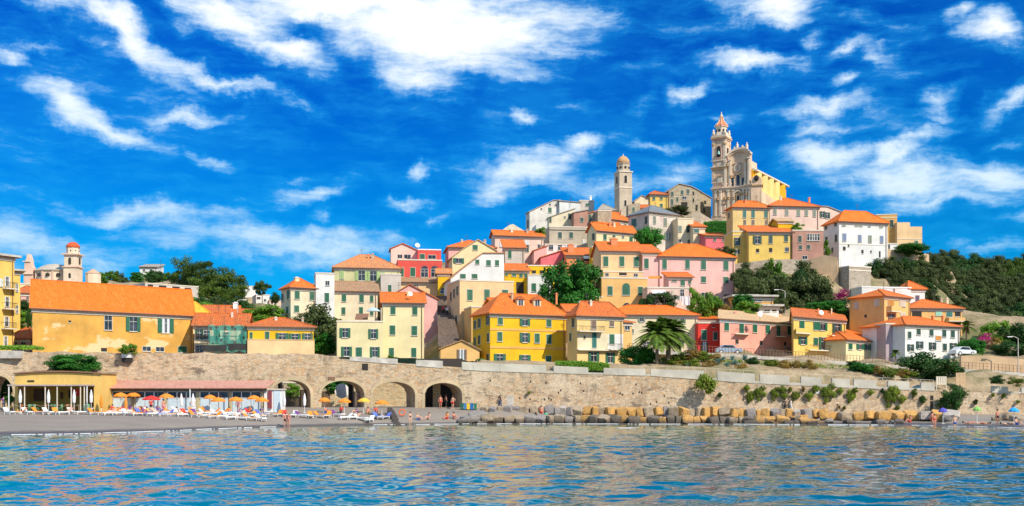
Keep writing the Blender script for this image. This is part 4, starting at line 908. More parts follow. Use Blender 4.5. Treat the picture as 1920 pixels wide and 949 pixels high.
    for k in range(8):
        a = R(45*k+22.5); m = MB(); pr = [(1.7, .1), (1.38, .62), (.88, 1.22), (.58, 1.72), (.45, 2.3)]
        for (r0, q0), (r1, q1) in zip(pr, pr[1:]): m.bar((cc[0]+r0*math.cos(a), cc[1]+r0*math.sin(a), H0+q0), (cc[0]+r1*math.cos(a), cc[1]+r1*math.sin(a), H0+q1), .09)
        m.build('cupola_rib', M_chw, rt)
    fn = MB(); fn.lathe((cc[0], cc[1], H0+2.5), [(.5, 0), (.32, .25), (.3, .5), (.12, .65), (.16, .9), (.02, 1.3)], 8); fn.build('finial', M_chw, rt)
    # nave
    L = fc.v(1475, wF); zn = ZZ(316, fc.Yd(wF, 0))-zb
    nv = MB(); nv.box(2.5, 1.0, -8, wF-.15, L, zn); nv.build('nave_wall', M_chy, rt)
    fb = MB(); fb.box(3.2, 1.25, 0, wF-.7, 5.5, z(303)); fb.build('nave_front', M_ch, rt)
    nr = MB(); x0, x1 = 2.3, wF+.25; y0, y1 = 1.4, L+.3; rz = zn+1.7
    nr.add([(x0,y0,zn+.002),(x1,y0,zn+.002),(x1,y1,zn+.002),(x0,y1,zn+.002),((x0+x1)/2+1.2,y0+1.8,rz+1.1),((x0+x1)/2,y1-3,rz),(x0,y0,zn+.35),(x1,y0,zn+.35),(x1,y1,zn+.35),(x0,y1,zn+.35)],
           [(0,1,7,6),(1,2,8,7),(2,3,9,8),(3,0,6,9),(6,7,4),(7,8,5,4),(8,9,5),(9,6,4,5),(0,3,2,1)]); nr.build('nave_roof', plain('pale_church_roof', (.62,.60,.52), .8, 0, .2, 1), rt)
    for k, t in enumerate((.02, .2, .39, .58, .77, .95)):
        m = MB(); y = lerp(1.6, L-.6, t); m.box(wF-.15, y-.3, -8, wF+.12, y+.3, zn-.3); m.build('buttress', M_chy, rt)
        if k < 5:
            y0_, y1_ = y+.5, lerp(1.6, L-.6, (.2, .39, .58, .77, .95)[k])-.5; m = MB(); n = 8; pts = [(wF-.2, y0_)]+[(wF-.1+.95*math.sin(math.pi*q/n)**.6, lerp(y0_, y1_, q/n)) for q in range(n+1)]+[(wF-.2, y1_)]
            V = [(p[0], p[1], -8) for p in pts]+[(p[0], p[1], zn-.45) for p in pts]; q_ = len(pts); m.add(V, [tuple(range(q_))[::-1], tuple(range(q_, 2*q_))]+[(i, (i+1) % q_, q_+(i+1) % q_, q_+i) for i in range(q_)]); m.build('bay_wall', M_chyl if k < 4 else M_chy, rt)
    m = MB(); m.box(2.4, 1.2, zn-.32, wF+.75, L+.1, zn); m.build('nave_cornice', M_chw, rt)
    wg = MB(); arch_panel(wg, 0, 2.6, -8, z(344), 0, 3.2); o_ = wg.build('side_wing', M_ch, rt); o_.location = (wF-.2, -.3, 0); o_.rotation_euler = (0, 0, R(18))
    cn_ = MB(); cn_.box(-.2, -.3, z(353), 2.9, 3.2, z(350.5)); o_2 = cn_.build('wing_cornice', M_chd, rt); o_2.location = (wF-.2, -.3, 0); o_2.rotation_euler = (0, 0, R(18))
    m = MB(); m.lathe((wF+1.15, .0, z(339)), [(.02, -.8), (.45, -.5), (.6, 0), (.45, .5), (.02, .8)], 10); m.build('oval_window', M_dark, rt)
    al = MB(); zA, zB = z(362), z(352); al.add([(wF, .4, -8), (wF+2.2, .4, -8), (wF+2.2, L*.7, -8), (wF, L*.7, -8), (wF, .4, zB), (wF+2.2, .4, zA), (wF+2.2, L*.7, zA-1.5), (wF, L*.7, zB-1.5)], [(0,3,2,1),(4,5,6,7),(0,1,5,4),(1,2,6,5),(2,3,7,6),(3,0,4,7)]); al.build('side_aisle', M_ch, rt)
    ctrl(fc.X, Y0, zb-1); ctrl(fc.X+8, 268, zb-1); ctrl(fc.X+20, 285, zb-2)
def arch_panel_side(mb, x, yc, z1, hw, h):
    n = 8; pts = [(yc-hw, z1-h), (yc+hw, z1-h)]+[(yc+hw*math.cos(math.pi*i/n), z1+h+hw*math.sin(math.pi*i/n)) for i in range(n+1)]
    m = len(pts); mb.add([(x-.14, p, q) for p, q in pts]+[(x-.06, p, q) for p, q in pts], [tuple(range(m)), tuple(range(m, 2*m))[::-1]]+[(i, (i+1) % m, m+(i+1) % m, m+i) for i in range(m)])
build_church()

# ------------------------------------------------------------------ round topped stone tower
def build_tower():
    Y = 258; fc = Face(XZ(1161.5, Y), Y, R(16)); zb = ZZ(396, Y)
    rt = thing('bell_tower', 'free standing square stone tower with round domed top left of the church', 'tower', (fc.X, Y, zb), R(16))
    w = fc.u(1185); d = min(fc.v(1152), w*1.1); z = lambda py: ZZ(py, Y)-zb
    m = MB(); m.box(0, 0, -8, w, d, z(322)); m.build('shaft', W['tower'], rt)
    for py, e in ((321, .2), (351, .12)):
        m = MB(); m.box(-e, -e, z(py)-.12, w+e, d+e, z(py)+.12); m.build('string_course', M_trim, rt)
    for px, py, ww, hh in ((1173, 335, 5.5, 14), (1172.5, 380, 4.5, 11)):
        u = fc.u(px); s = Y/FPX; f = MB(); arch_panel(f, u-ww*s/2-.12, u+ww*s/2+.12, z(py)-hh*s/2, z(py)+hh*s/2-ww*s/2, -.06, .1); o = f.build('belfry_window', M_trim, rt)
        f = MB(); arch_panel(f, u-ww*s/2, u+ww*s/2, z(py)-hh*s/2, z(py)+hh*s/2-ww*s/2, -.1, .1); f.build('opening', M_dark, o)
    m = MB(); m.box(-.06, d*.4, z(342), -.001, d*.6, z(329)); m.build('opening', M_dark, rt)
    c = (w/2, d/2, z(321)+.12); r = w/2*.98
    m = MB(); hd = z(306)-z(321); m.lathe(c, [(r, .001), (r, hd-.1), (r+.15, hd), (r+.15, hd+.15)], 8, ph=R(22.5)); m.build('drum', W['tower'], rt)
    for k in range(8):
        a = R(45*k); m = MB(); rr = r*math.cos(R(22.5)); m.lathe((c[0]+rr*math.cos(a), c[1]+rr*math.sin(a), c[2]+hd*.5), [(.02, -.32), (.28, -.15), (.28, .15), (.02, .32)], 8); m.build('round_window', M_dark, rt)
    dm = z(291)-z(306); m = MB(); m.lathe((c[0], c[1], c[2]+hd+.15), [(r*.98, 0), (r*.96, dm*.3), (r*.82, dm*.58), (r*.55, dm*.82), (r*.25, dm*.95), (.1, dm)], 16); m.build('dome', stucco('dome_terracotta', (.66,.42,.24), .5), rt, True)
    m = MB(); m.lathe((c[0], c[1], c[2]+hd+.15+dm-.05), [(.16, 0), (.16, .2), (.05, .4), (.02, .6)], 8); m.build('finial', M_trim, rt)
build_tower()

# ------------------------------------------------------------------ distant domed church on the left
def build_far_church():
    Y = 300; s = Y/FPX; X = XZ(104, Y); zb = ZZ(534, Y)
    rt = thing('church', 'distant cream church with low domed roof and red capped bell tower beyond the ochre building', 'church', (X, Y, zb))
    z = lambda py: ZZ(py, Y)-zb; x = lambda px: XZ(px, Y)-X
    cm = stucco('far_church_cream', (.80,.66,.52), .25); pk = stucco('far_church_pink', (.78,.56,.45), .25)
    gr = plain('far_church_roof', (.46,.40,.33), .85, 0, .15, .6)
    m = MB(); r = 36*s; m.lathe((0, 0, 0), [(r, -6), (r, z(512)), (r+.25, z(512)+.02), (r+.25, z(510))], 12, ph=R(15)); m.build('nave_wall', cm, rt)
    m = MB(); m.lathe((0, 0, z(510)+.002), [(r+.5, 0), (r*.75, z(502)-z(510)), (r*.42, z(497)-z(510)), (.3, z(495)-z(510))], 12, ph=R(15)); m.build('nave_roof', gr, rt)
    for k in range(12):
        a = R(30*k+30); m = MB(); rr = r*math.cos(R(15))+.02; m.lathe((rr*math.cos(a), rr*math.sin(a), z(518)), [(.02, -.5), (.6, -.4), (.5, .2), (.02, .5)], 8); m.build('lunette_window', M_dark, rt)
        a = R(30*k+15); m = MB(); m.box(-.2, -.2, -4, .2, .2, z(512)); o = m.build('pilaster', pk, rt); o.location = (r*math.cos(a), r*math.sin(a), 0)
    # bell tower
    c = (x(152), -5.5); h = 14*s*.9
    def bx(n, e, a, b, mt): m = MB(); m.box(c[0]-h-e, c[1]-h-e, a, c[0]+h+e, c[1]+h+e, b); return m.build(n, mt, rt)
    bx('tower_shaft', 0, -6, z(507), cm); bx('tower_cornice', .3, z(507), z(505.5), pk); bx('belfry', -.15, z(505.5), z(484), cm); bx('tower_cornice', .4, z(484), z(482), pk)
    for px, py, w, hh in ((151, 495, 4, 12), (151, 522, 4, 9)):
        m = MB(); arch_panel(m, x(px)-w*s/2, x(px)+w*s/2, z(py)-hh*s/2, z(py)+hh*s/2-w*s/2, c[1]-h-.08, c[1]-h+.4); m.build('belfry_opening', M_dark, rt)
    m = MB(); m.box(c[0]+h-.2, c[1]-.3, z(500), c[0]+h+.02, c[1]+.4, z(489)); m.build('belfry_opening', M_dark, rt)
    m = MB(); m.lathe((c[0], c[1], z(482)+.002), [(h*.95, 0), (h*.92, z(471)-z(482)), (h*1.0, z(470)-z(482))], 8, ph=R(22.5)); m.build('lantern', cm, rt)
    for k in range(4):
        a = R(45*k-112.5+22.5); m = MB(); m.lathe((c[0]+h*.86*math.cos(a), c[1]+h*.86*math.sin(a), z(476)), [(.02, -.25), (.22, 0), (.02, .25)], 6); m.build('round_window', M_dark, rt)
    m = MB(); q = z(459)-z(470); m.lathe((c[0], c[1], z(470)+.002), [(h*.98, 0), (h*.92, q*.35), (h*.7, q*.7), (h*.35, q*.93), (.1, q)], 14); m.build('dome', stucco('far_dome_red', (.68,.15,.08), .2), rt, True)
    # facade pinnacle on the left
    m = MB(); m.prism([(x(55), -6), (x(72), -6), (x(72), z(505)), (x(69), z(500)), (x(67), z(488)), (x(64), z(479)), (x(62), z(479)), (x(59), z(490)), (x(57), z(494)), (x(55), z(516))], -3.5, -1.5); m.build('facade_gable', pk, rt)
    m = MB(); m.box(x(55)-.3, -3.8, z(494), x(68), -1.3, z(492.5)); m.box(x(52), -3.9, z(517), x(73), -1.2, z(515.5)); m.build('facade_cornice', cm, rt)
    m = MB(); m.lathe((x(180), -2, 0), [(14*s, -6), (14*s, z(515))], 10); m.build('apse_wall', cm, rt)
    m = MB(); m.lathe((x(180), -2, z(515)+.002), [(15*s, 0), (3*s, z(507)-z(515)), (.1, z(506)-z(515))], 10); m.build('apse_roof', plain('apse_roof_tan', (.55,.36,.24), .85), rt)
    ctrl(X, Y, zb-.5); ctrl(X-8, Y, zb-.5); ctrl(X+14, Y, zb-.5)
build_far_church()

# ------------------------------------------------------------------ sea wall, arches, parapets
WYT = [(-900,128),(0,135),(480,139.5),(600,141),(900,144),(1300,147),(1920,150),(2900,156)]
WBOT = [(-900,772),(0,767),(500,764),(900,764),(1750,776),(1920,778),(2900,786)]
WTOP = [(-900,640),(0,659),(180,661),(600,664),(632,667),(640,675),(900,696),(1218,705),(1400,718),(1560,726),(1750,733),(1920,738),(2900,760)]
PTOP = [(640,668),(900,680),(1024,685),(1103,689),(1218,692),(1320,695),(1400,700),(1560,709),(1750,718),(1920,727),(2900,745)]
wy = lambda px: interp(WYT, px)
ARCH = [(-28, 25, 705, 738), (510, 582, 713, 738), (603, 683, 714, 738), (700, 778, 716, 738), (797, 866, 718, 738)]
M_wall = masonry('sea_wall_masonry', (.66,.50,.32), (.46,.33,.21), (.58,.32,.14), .5, (.62,.50,.36), .8)
M_ring = stucco('arch_stone_ring', (.62,.50,.34), .5)
M_court = masonry('courtyard_wall_masonry', (.66,.50,.28), (.56,.42,.25), (.62,.40,.18), .7, (.55,.45,.30), .3)
def sea_wall():
    rt = thing('sea_wall', 'long rubble stone sea wall with five arches behind the beach', 'wall', P(700, 764, 141))
    o = Vector(rt.location)
    xs = set()
    x = -900
    while x < 2900: xs.add(float(x)); x += 8 if 0 < x < 1920 else 40
    for a in ARCH:
        for k in range(17): xs.add(round(a[0]+(a[1]-a[0])*k/16, 2))
    xs = sorted(xs); T = 4.0
    def zbot(px, side):       # arch soffit
        for (a, b, yt, ys) in ARCH:
            if a-.01 <= px <= b+.01:
                if (abs(px-a) < .01 and side < 0) or (abs(px-b) < .01 and side > 0): break
                t = (px-a)/(b-a)*2-1; return ZZ(ys+(yt-ys)*math.sqrt(max(0, 1-t*t)), wy(px))
        return ZZ(interp(WBOT, px), wy(px))-3
    V = []; Fc = []
    def thick(px): return T if px < 890 else (1.2 if px > 900 else lerp(T, 1.2, (px-890)/10))
    def SK(px): return 0 if px < 30 or px > 900 else -1.5*min(1, (px-30)/60, (900-px)/20)
    def col(px, side):
        y = wy(px); zb = zbot(px, side); zt = ZZ(interp(WTOP, px), y); i = len(V); xx = XZ(px, y); t = thick(px)
        rag = 0 if px > 640 else .12*mnoise.noise((px*.03, 0, 0))*2
        V.extend([Vector((xx, y, zb))-o, Vector((xx, y, zt+rag))-o, Vector((xx+SK(px), y+t, zb))-o, Vector((xx+SK(px), y+t, zt+rag))-o]); return i
    for a, b in zip(xs, xs[1:]):
        i, j = col(a, 1), col(b, -1)
        Fc += [(i, j, j+1, i+1), (i+1, j+1, j+3, i+3), (i, i+2, j+2, j), (i+2, i+3, j+3, j+2)]
    for (a, b, yt, ys) in ARCH:
        for q in (a, b):
            y = wy(q); xx = XZ(q, y); z0, z1 = ZZ(interp(WBOT, q), y)-3, ZZ(ys, y); i = len(V)
            V.extend([Vector((xx, y, z0))-o, Vector((xx, y, z1))-o, Vector((xx+SK(q), y+T, z1))-o, Vector((xx+SK(q), y+T, z0))-o]); Fc.append((i, i+1, i+2, i+3))
    rawmesh('masonry', [tuple(v) for v in V], Fc, M_wall, rt)
    for (a, b, yt, ys) in ARCH:
        V = []; Fc = []; n = 24; c = (a+b)/2; rx = (b-a)/2
        for k in range(n+1):
            t = math.pi*(1-k/n)
            for e in (0, 6):
                px = c+(rx+e*.8)*math.cos(t); py = ys-(ys-yt+e)*math.sin(t); y = wy(px)
                V += [tuple(P(px, py, y)-Vector((0, .10, 0))-o), tuple(P(px, py, y)+Vector((0, .12, 0))-o)]
        for k in range(n):
            i = 4*k; j = i+4; Fc += [(i, j, j+2, i+2), (i, i+1, j+1, j), (i+2, j+2, j+3, i+3)]
        rawmesh('arch_ring', V, Fc, M_ring, rt)
        # pale pier pilasters
        for q, sg in ((a, -1), (b, 1)):
            m = MB(); q2 = q+sg*6; x0, x1 = sorted((q+sg*.5, q2)); y = wy(q); A = P(x0, ys, y)-o; B = P(x1, ys, y)-o; zb = ZZ(interp(WBOT, q), y)-o.z-.5
            m.box(A.x, A.y-.09, zb, B.x, A.y+.2, A.z-.01); m.build('arch_pier', M_ring, rt)
    # parapets
    gaps = [(640,656),(745,780),(830,866),(1024,1038),(1103,1132),(1210,1220),(1320,1345),(1415,1425),(1480,1502),(1541,1560),(1593,1601),(1643,1665),(1705,1727)]
    segs = []; cur = 640
    for g in gaps:
        if g[0] > cur: segs.append((cur, g[0], 0))
        segs.append((g[0], g[1], 1)); cur = g[1]
    segs += [(cur, 1752, 0), (1860, 1890, 0), (1890, 1915, 1), (1915, 2050, 0), (2050, 2900, 0)]
    for a, b, low in segs:
        V = []; Fc = []; n = max(1, int((b-a)/40))
        for k in range(n+1):
            px = lerp(a, b, k/n); y = wy(px); pt = interp(PTOP, px); pb = interp(WTOP, px)
            if low: pt = lerp(pt, pb, .72)
            for dy in ((-.08 if not low else -.03), .45):
                for py in (pb, pt): V.append(tuple(P(px, py, y)*1.0+Vector((0, dy, 0 if py == pt else -.0))-o))
        for k in range(n):
            i = 4*k; j = i+4; Fc += [(i, j, j+1, i+1), (i+1, j+1, j+3, i+3), (i+2, i+3, j+3, j+2), (i, i+2, j+2, j)]
        Fc += [(0, 1, 3, 2), (4*n, 4*n+2, 4*n+3, 4*n+1)]
        rawmesh('parapet', V, Fc, M_wall if low and a < 900 else M_conc if a < 860 else M_para, rt)
    m = MB(); prev = None
    for k in range(0, 121):
        px = 1180+k*4.75; y = wy(px)+.25; a = P(px, interp(PTOP, px), y)-o; b = a+Vector((0, 0, .38))
        if k % 5 == 0: m.bar(a-Vector((0, 0, .6)), b, .03)
        if prev is not None: m.bar(prev, b, .025)
        prev = b
    m.build('handrail', M_rail, rt)
    m = MB(); a = P(0, 672, wy(0)-.2)-o; m.box(XZ(-60, 135)-o.x, a.y-.3, a.z, XZ(40, 135)-o.x, a.y+1, ZZ(658, 135)-o.z); m.build('parapet', M_conc, rt)
M_para = stucco('parapet_whitewashed_concrete', (.60,.56,.48), .7)
M_rail = plain('pale_rail_paint', (.62,.52,.40), .6)
sea_wall()
# courtyard behind the arches
def strip_wall(name, label, pts, mat, thick=.6, cat='wall', ground=True):
    o = P(pts[0][0], pts[0][2], pts[0][3]); V = []; Fc = []
    for px, yt, yb, Y in pts:
        for dy in (0, thick):
            V += [tuple(P(px, yb, Y)+Vector((0, dy, -2.5))-o), tuple(P(px, yt, Y)+Vector((0, dy, 0))-o)]
        if ground: ctrl(XZ(px, Y), Y-1, ZZ(yb, Y)-.3); ctrl(XZ(px, Y), Y+thick+1.5, ZZ(yt, Y)-.4)
    n = len(pts)-1
    for k in range(n):
        i = 4*k; j = i+4; Fc += [(i, j, j+1, i+1), (i+1, j+1, j+3, i+3), (i+2, i+3, j+3, j+2), (i, i+2, j+2, j)]
    Fc += [(0, 1, 3, 2), (4*n, 4*n+2, 4*n+3, 4*n+1)]
    ob = rawmesh(name, V, Fc, mat); ob.location = o; tag(ob, label, cat); return ob
strip_wall('courtyard_wall', 'yellowish stone wall seen in shade through the arches', [(-700, 690, 764, 157), (0, 690, 764, 157), (870, 690, 764, 157), (886, 690, 764, 152), (900, 690, 764, 147)], M_court, ground=False)
for a, b in ((-700, 890),):
    k = a
    while k <= b: ctrl(XZ(k, 158), 158, 8.8); ctrl(XZ(k, 165), 165, 9.2); k += 60
for k in range(900, 2950, 50): ctrl(XZ(k, wy(k)+1.5), wy(k)+1.5, ZZ(interp(WTOP, k), wy(k))-.3)
M_wall2 = masonry('terrace_wall_stone', (.58,.45,.32), (.48,.38,.28), (.62,.50,.38), .6, (.50,.42,.32), .35)
M_wall3 = stucco('plastered_retaining_wall', (.62,.45,.30), .6)
strip_wall('retaining_wall', 'grey-tan retaining wall below the yellow houses on the right slope', [(1376, 495, 520, 213), (1440, 487, 522, 212), (1486, 486, 524, 212), (1545, 490, 520, 212)], M_wall2)
strip_wall('retaining_wall', 'sunlit tan curved wall between the pinkish stone house and the bastion', [(1520, 486, 505, 210), (1545, 478, 506, 209), (1570, 483, 506, 208), (1572, 500, 508, 208)], M_wall3)
strip_wall('retaining_wall', 'shaded tall stone wall left of the bastion', [(1540, 503, 575, 214), (1556, 505, 575, 211), (1570, 506, 575, 208)], W['bastion'])
strip_wall('retaining_wall', 'long tan wall under the stepped house at the right end of the hilltop', [(1660, 468, 500, 226), (1700, 469, 500, 228), (1742, 477, 500, 232)], M_wall3)
strip_wall('retaining_wall', 'white rail terrace wall on top of the bastion', [(1577, 486, 500, 209), (1600, 484, 500, 209)], M_white, .2)
strip_wall('retaining_wall', 'plastered wall beside the upper road at the right edge', [(1802, 667, 697, 168), (1860, 667, 698, 168), (1900, 672, 702, 168), (2100, 690, 712, 168)], M_wall3)
strip_wall('retaining_wall', 'bare earth wall band below the olive trees on the far right', [(1795, 582, 606, 225), (1850, 588, 612, 222), (1925, 606, 628, 218), (2050, 625, 650, 215)], M_wall3)
strip_wall('retaining_wall', 'low wall between the pink villa and the olive terraces', [(1378, 552, 560, 196), (1420, 552, 560, 196), (1450, 554, 562, 196)], M_trim, .4)
strip_wall('retaining_wall', 'brown stone wall beneath the church forecourt', [(1296, 400, 424, 256), (1312, 398, 424, 256), (1335, 412, 424, 258), (1372, 414, 424, 256)], M_wall2)
strip_wall('retaining_wall', 'narrow terrace wall left of the white hilltop mansion', [(1664, 640, 676, 176.5), (1697, 640, 676, 176.5)], M_wall3) if False else None
# terraces behind trees on right slope: garages under the road
H('low terrace building with flat concrete roof and yellow bench in the olive garden', 1378, 1450, 194, 556, 575, rot=6, dep=4, wall='tan', roof=('slab', 0, ''), win='k 1396 563 10 5; g 1420 563 18 5; k 1440 562 12 5')
H('small carport building with white wall under a concrete slab roof', 1424, 1460, 188, 574, 590, rot=6, dep=4, wall='white', roof=('slab', 0, ''), win='k 1452 580 8 8; g 1438 580 10 8')
# raised road with railings
def raised_road(label, pts, Y, px_rail):
    o = P(pts[0][0], pts[0][1], Y); rt = thing('raised_road', label, 'road', o)
    V = []; Fc = []
    for px, py in pts:
        for dy in (0, 6):
            for dz in (-.5, 0): V.append(tuple(P(px, py, Y)+Vector((0, dy, dz))-o))
    for k in range(len(pts)-1):
        i = 4*k; j = i+4; Fc += [(i, j, j+1, i+1), (i+1, j+1, j+3, i+3), (i, i+2, j+2, j), (i+2, i+3, j+3, j+2)]
    n = len(pts)-1; Fc += [(0, 1, 3, 2), (4*n, 4*n+2, 4*n+3, 4*n+1)]
    rawmesh('deck', V, Fc, M_conc, rt)
    rail = MB(); prev = None; px = pts[0][0]; cnt = 0
    while px <= pts[-1][0]:
        a = P(px, interp(pts, px), Y+.1)-o; b = a+Vector((0, 0, 1.0))
        rail.bar(a, b, .035 if cnt % 4 else .055)
        if prev is not None: rail.bar(prev, b, .035); rail.bar(prev-Vector((0, 0, .45)), b-Vector((0, 0, .45)), .02)
        prev = b; px += px_rail; cnt += 1
    rail.build('railing', M_rust, rt)
    x = pts[0][0]
    while x <= pts[-1][0]:
        a = P(x, interp(pts, x), Y+1.2)-o; m = MB(); m.box(a.x-.35, a.y, a.z-4.5, a.x+.35, a.y+.7, a.z-.5); m.build('support', M_wall3, rt); x += 46
    for px, py in pts:
        ctrl(XZ(px, Y-.5), Y-.8, ZZ(py+11, Y)); ctrl(XZ(px, Y+6), Y+7, ZZ(py, Y)-.5)
raised_road('long raised road with rusty railing in front of the pink and yellow houses', [(1180,656),(1300,660),(1450,669),(1600,679),(1712,687)], 165, 6)
raised_road('raised road with railing at the right edge below the plastered wall', [(1788,691),(1860,695),(1930,700),(2200,715)], 161, 7)
# dark retaining wall under the palms
strip_wall('retaining_wall', 'dark shaded wall under the raised road behind the palms', [(1186, 664, 690, 166), (1262, 664, 692, 166)], M_wall3, 1)
# stepped alley
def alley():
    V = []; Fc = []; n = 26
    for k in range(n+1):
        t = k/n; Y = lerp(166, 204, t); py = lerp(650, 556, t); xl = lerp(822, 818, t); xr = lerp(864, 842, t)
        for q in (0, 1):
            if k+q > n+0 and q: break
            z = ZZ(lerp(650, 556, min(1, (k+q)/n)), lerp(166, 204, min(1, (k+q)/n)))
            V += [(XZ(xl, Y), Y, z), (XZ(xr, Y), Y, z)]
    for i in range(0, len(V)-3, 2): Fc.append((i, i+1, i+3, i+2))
    o = rawmesh('stepped_alley', V, Fc, plain('alley_paving', (.17,.125,.10), .9, 0, .3, 2)); o['kind'] = 'structure'  # the alley's shade is put into this dark paving colour
    for k in range(9):
        t = k/8; Y = lerp(166, 204, t); ctrl(XZ(lerp(842, 830, t), Y), Y, ZZ(lerp(650, 556, t), Y)-1.2)
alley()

# ------------------------------------------------------------------ hillside ground
for px, py, Y in [(1650,482,240),(1742,480,240),(1900,565,225),(1850,640,185),(1900,600,205),(1920,505,290),(1800,492,300),(1870,498,330),(2100,520,280),(2300,600,240),(2600,620,260),
                  (1750,500,420),(1870,502,420),(2000,505,420),(2400,520,420),(1660,520,220),(1700,520,225),(2050,640,190),(2300,660,190),(1830,660,172),(1930,665,172),(1850,690,160),
                  (230,533,320),(330,522,300),(420,550,280),(500,590,262),(100,538,330),(0,540,330),(-300,540,310),(-800,560,300),(400,590,230),(330,600,230),(200,600,215),(530,600,250),(100,600,205),(40,600,200),(-200,600,200),(45,640,175),
                  (600,530,262),(700,505,262),(800,490,262),(900,470,265),(950,450,275),(1000,430,295),(1100,405,300),(1250,398,300),(1400,408,310),(1500,408,300),(1600,435,285),(1700,465,275),
                  (600,560,420),(900,500,420),(1200,450,420),(1500,450,420),(300,560,420),(0,570,420),(-500,580,420)]: ctrl(XZ(px, Y), Y, ZZ(py, Y))
def hillside():
    pxs = list(np.concatenate([np.linspace(-6000, -700, 25)[:-1], np.linspace(-700, 0, 30)[:-1], np.linspace(0, 1930, 260)[:-1], np.linspace(1930, 2900, 40)[:-1], np.linspace(2900, 8000, 25)]))
    nY = 120
    C = np.array(CTRL)
    def front(px):
        if px < 885: return 157.3
        y = wy(px)+.9
        if px < 902: return lerp(157.3, y, (px-885)/17)
        return y
    V = []
    G = np.zeros((len(pxs), nY, 3))
    for i, px in enumerate(pxs):
        yf = front(px)
        for j in range(nY):
            t = j/(nY-1); Y = yf+(330-yf)*(t/.86) if t < .86 else 330*(3500/330)**((t-.86)/.14)
            G[i, j] = (XZ(px, Y), Y, 0)
    pts = G.reshape(-1, 3)
    out = np.zeros(len(pts))
    for s in range(0, len(pts), 4000):
        q = pts[s:s+4000]; d2 = (q[:, None, 0]-C[None, :, 0])**2+(q[:, None, 1]-C[None, :, 1])**2+.6
        w = 1/d2**1.6; out[s:s+4000] = (w*C[None, :, 2]).sum(1)/w.sum(1)
    pts[:, 2] = out
    for k in range(len(pts)):
        x, y, z = pts[k]; amp = .25 if y < 340 else 0
        pts[k, 2] += amp*mnoise.noise((x*.18, y*.18, 0))+amp*.6*mnoise.noise((x*.5, y*.5, 3))
    idx = lambda i, j: i*nY+j
    Fc = [(idx(i, j), idx(i+1, j), idx(i+1, j+1), idx(i, j+1)) for i in range(len(pxs)-1) for j in range(nY-1)]
    m, nt, b = base_mat('hillside_ground')
    n1 = noise_node(nt, .06, 5, .6); n2 = noise_node(nt, .45, 6, .7); n3 = noise_node(nt, 2.2, 5, .7)
    c = mixc(nt, ramp(nt, n2.outputs[0], .38, .62), (.46,.34,.21), (.30,.21,.12))
    c = mixc(nt, ramp(nt, n1.outputs[0], .47, .57, 0, .75), c, (.10,.12,.03))
    c = mixc(nt, ramp(nt, n3.outputs[0], .52, .66, 0, .6), c, (.16,.15,.05))
    c = mixc(nt, ramp(nt, n3.outputs[0], .28, .40, .6, 0), c, (.56,.46,.34))
    nt.links.new(c, b.inputs['Base Color']); b.inputs['Roughness'].default_value = 1; bump(nt, b, n3.outputs[0], .8, .3)
    o = rawmesh('hillside', [tuple(p) for p in pts], Fc, m, smooth=True); o['kind'] = 'structure'
    return G
# ------------------------------------------------------------------ beach ground and sea
YS = [(-900,86),(0,98.5),(150,101),(300,108),(500,121),(700,129),(900,133.5),(1000,134),(1500,131),(1700,127.5),(1920,117),(2900,100)]
def groundz(px, Y):
    ys = interp(YS, px); w = wy(px); zw = ZZ(interp(WBOT, px), w)
    if Y <= ys: return (Y-ys)*.09
    if Y >= w: return zw
    t = (Y-ys)/(w-ys)
    if 905 < px < 1795:
        k = min(1, (px-905)/20, (1795-px)/30)
        lo = .35*min(1, t*3); hi = zw
        v2 = lo if Y < w-8.5 else lerp(lo, hi, min(1, (Y-w+8.5)/2.5))
    v1 = zw*(t**.72)*.94+.18*min(1, (Y-ys)/3)*(1-t)
    v1 = min(v1, zw)
    if 905 < px < 1795: return lerp(v1, v2, k)
    return v1
def GP(px, Y): return Vector((XZ(px, Y), Y, groundz(px, Y)))
def ground_from_pixel(px, py):      # march the view ray to the beach
    Y = interp(YS, px)-4
    while Y < wy(px)-.3:
        if ZZ(py, Y) <= groundz(px, Y): break
        Y += .15
    return Y
def sand_material():
    m, nt, b = base_mat('pebble_sand')
    n1 = noise_node(nt, .25, 5, .65, mapscale=(.4, 1, 1)); n2 = noise_node(nt, 7, 5, .7); n3 = noise_node(nt, 1.4, 5, .7)
    geo = nt.nodes.new('ShaderNodeNewGeometry'); sp = nt.nodes.new('ShaderNodeSeparateXYZ'); nt.links.new(geo.outputs['Position'], sp.inputs[0])
    c = mixc(nt, ramp(nt, n1.outputs[0], .35, .65), (.25,.205,.17), (.33,.275,.225))
    c = mixc(nt, ramp(nt, n2.outputs[0], .35, .7, 0, .6), c, (.20,.175,.155))
    c = mixc(nt, ramp(nt, n2.outputs[0], .62, .75, 0, .7), c, (.52,.47,.42))
    c = mixc(nt, ramp(nt, n3.outputs[0], .6, .75, 0, .4), c, (.18,.15,.13))
    ad = nt.nodes.new('ShaderNodeMath'); ad.operation = 'MULTIPLY_ADD'; nt.links.new(n3.outputs[0], ad.inputs[0]); ad.inputs[1].default_value = .25; nt.links.new(sp.outputs[2], ad.inputs[2])
    wet = ramp(nt, ad.outputs[0], .28, .46, 1, 0)     # wet strip by height above the sea
    c = mixc(nt, wet, c, (.085,.07,.062))
    nt.links.new(c, b.inputs['Base Color']); nt.links.new(ramp(nt, wet, 0, 1, .95, .35), b.inputs['Roughness'])
    bump(nt, b, n2.outputs[0], .8, .06); return m
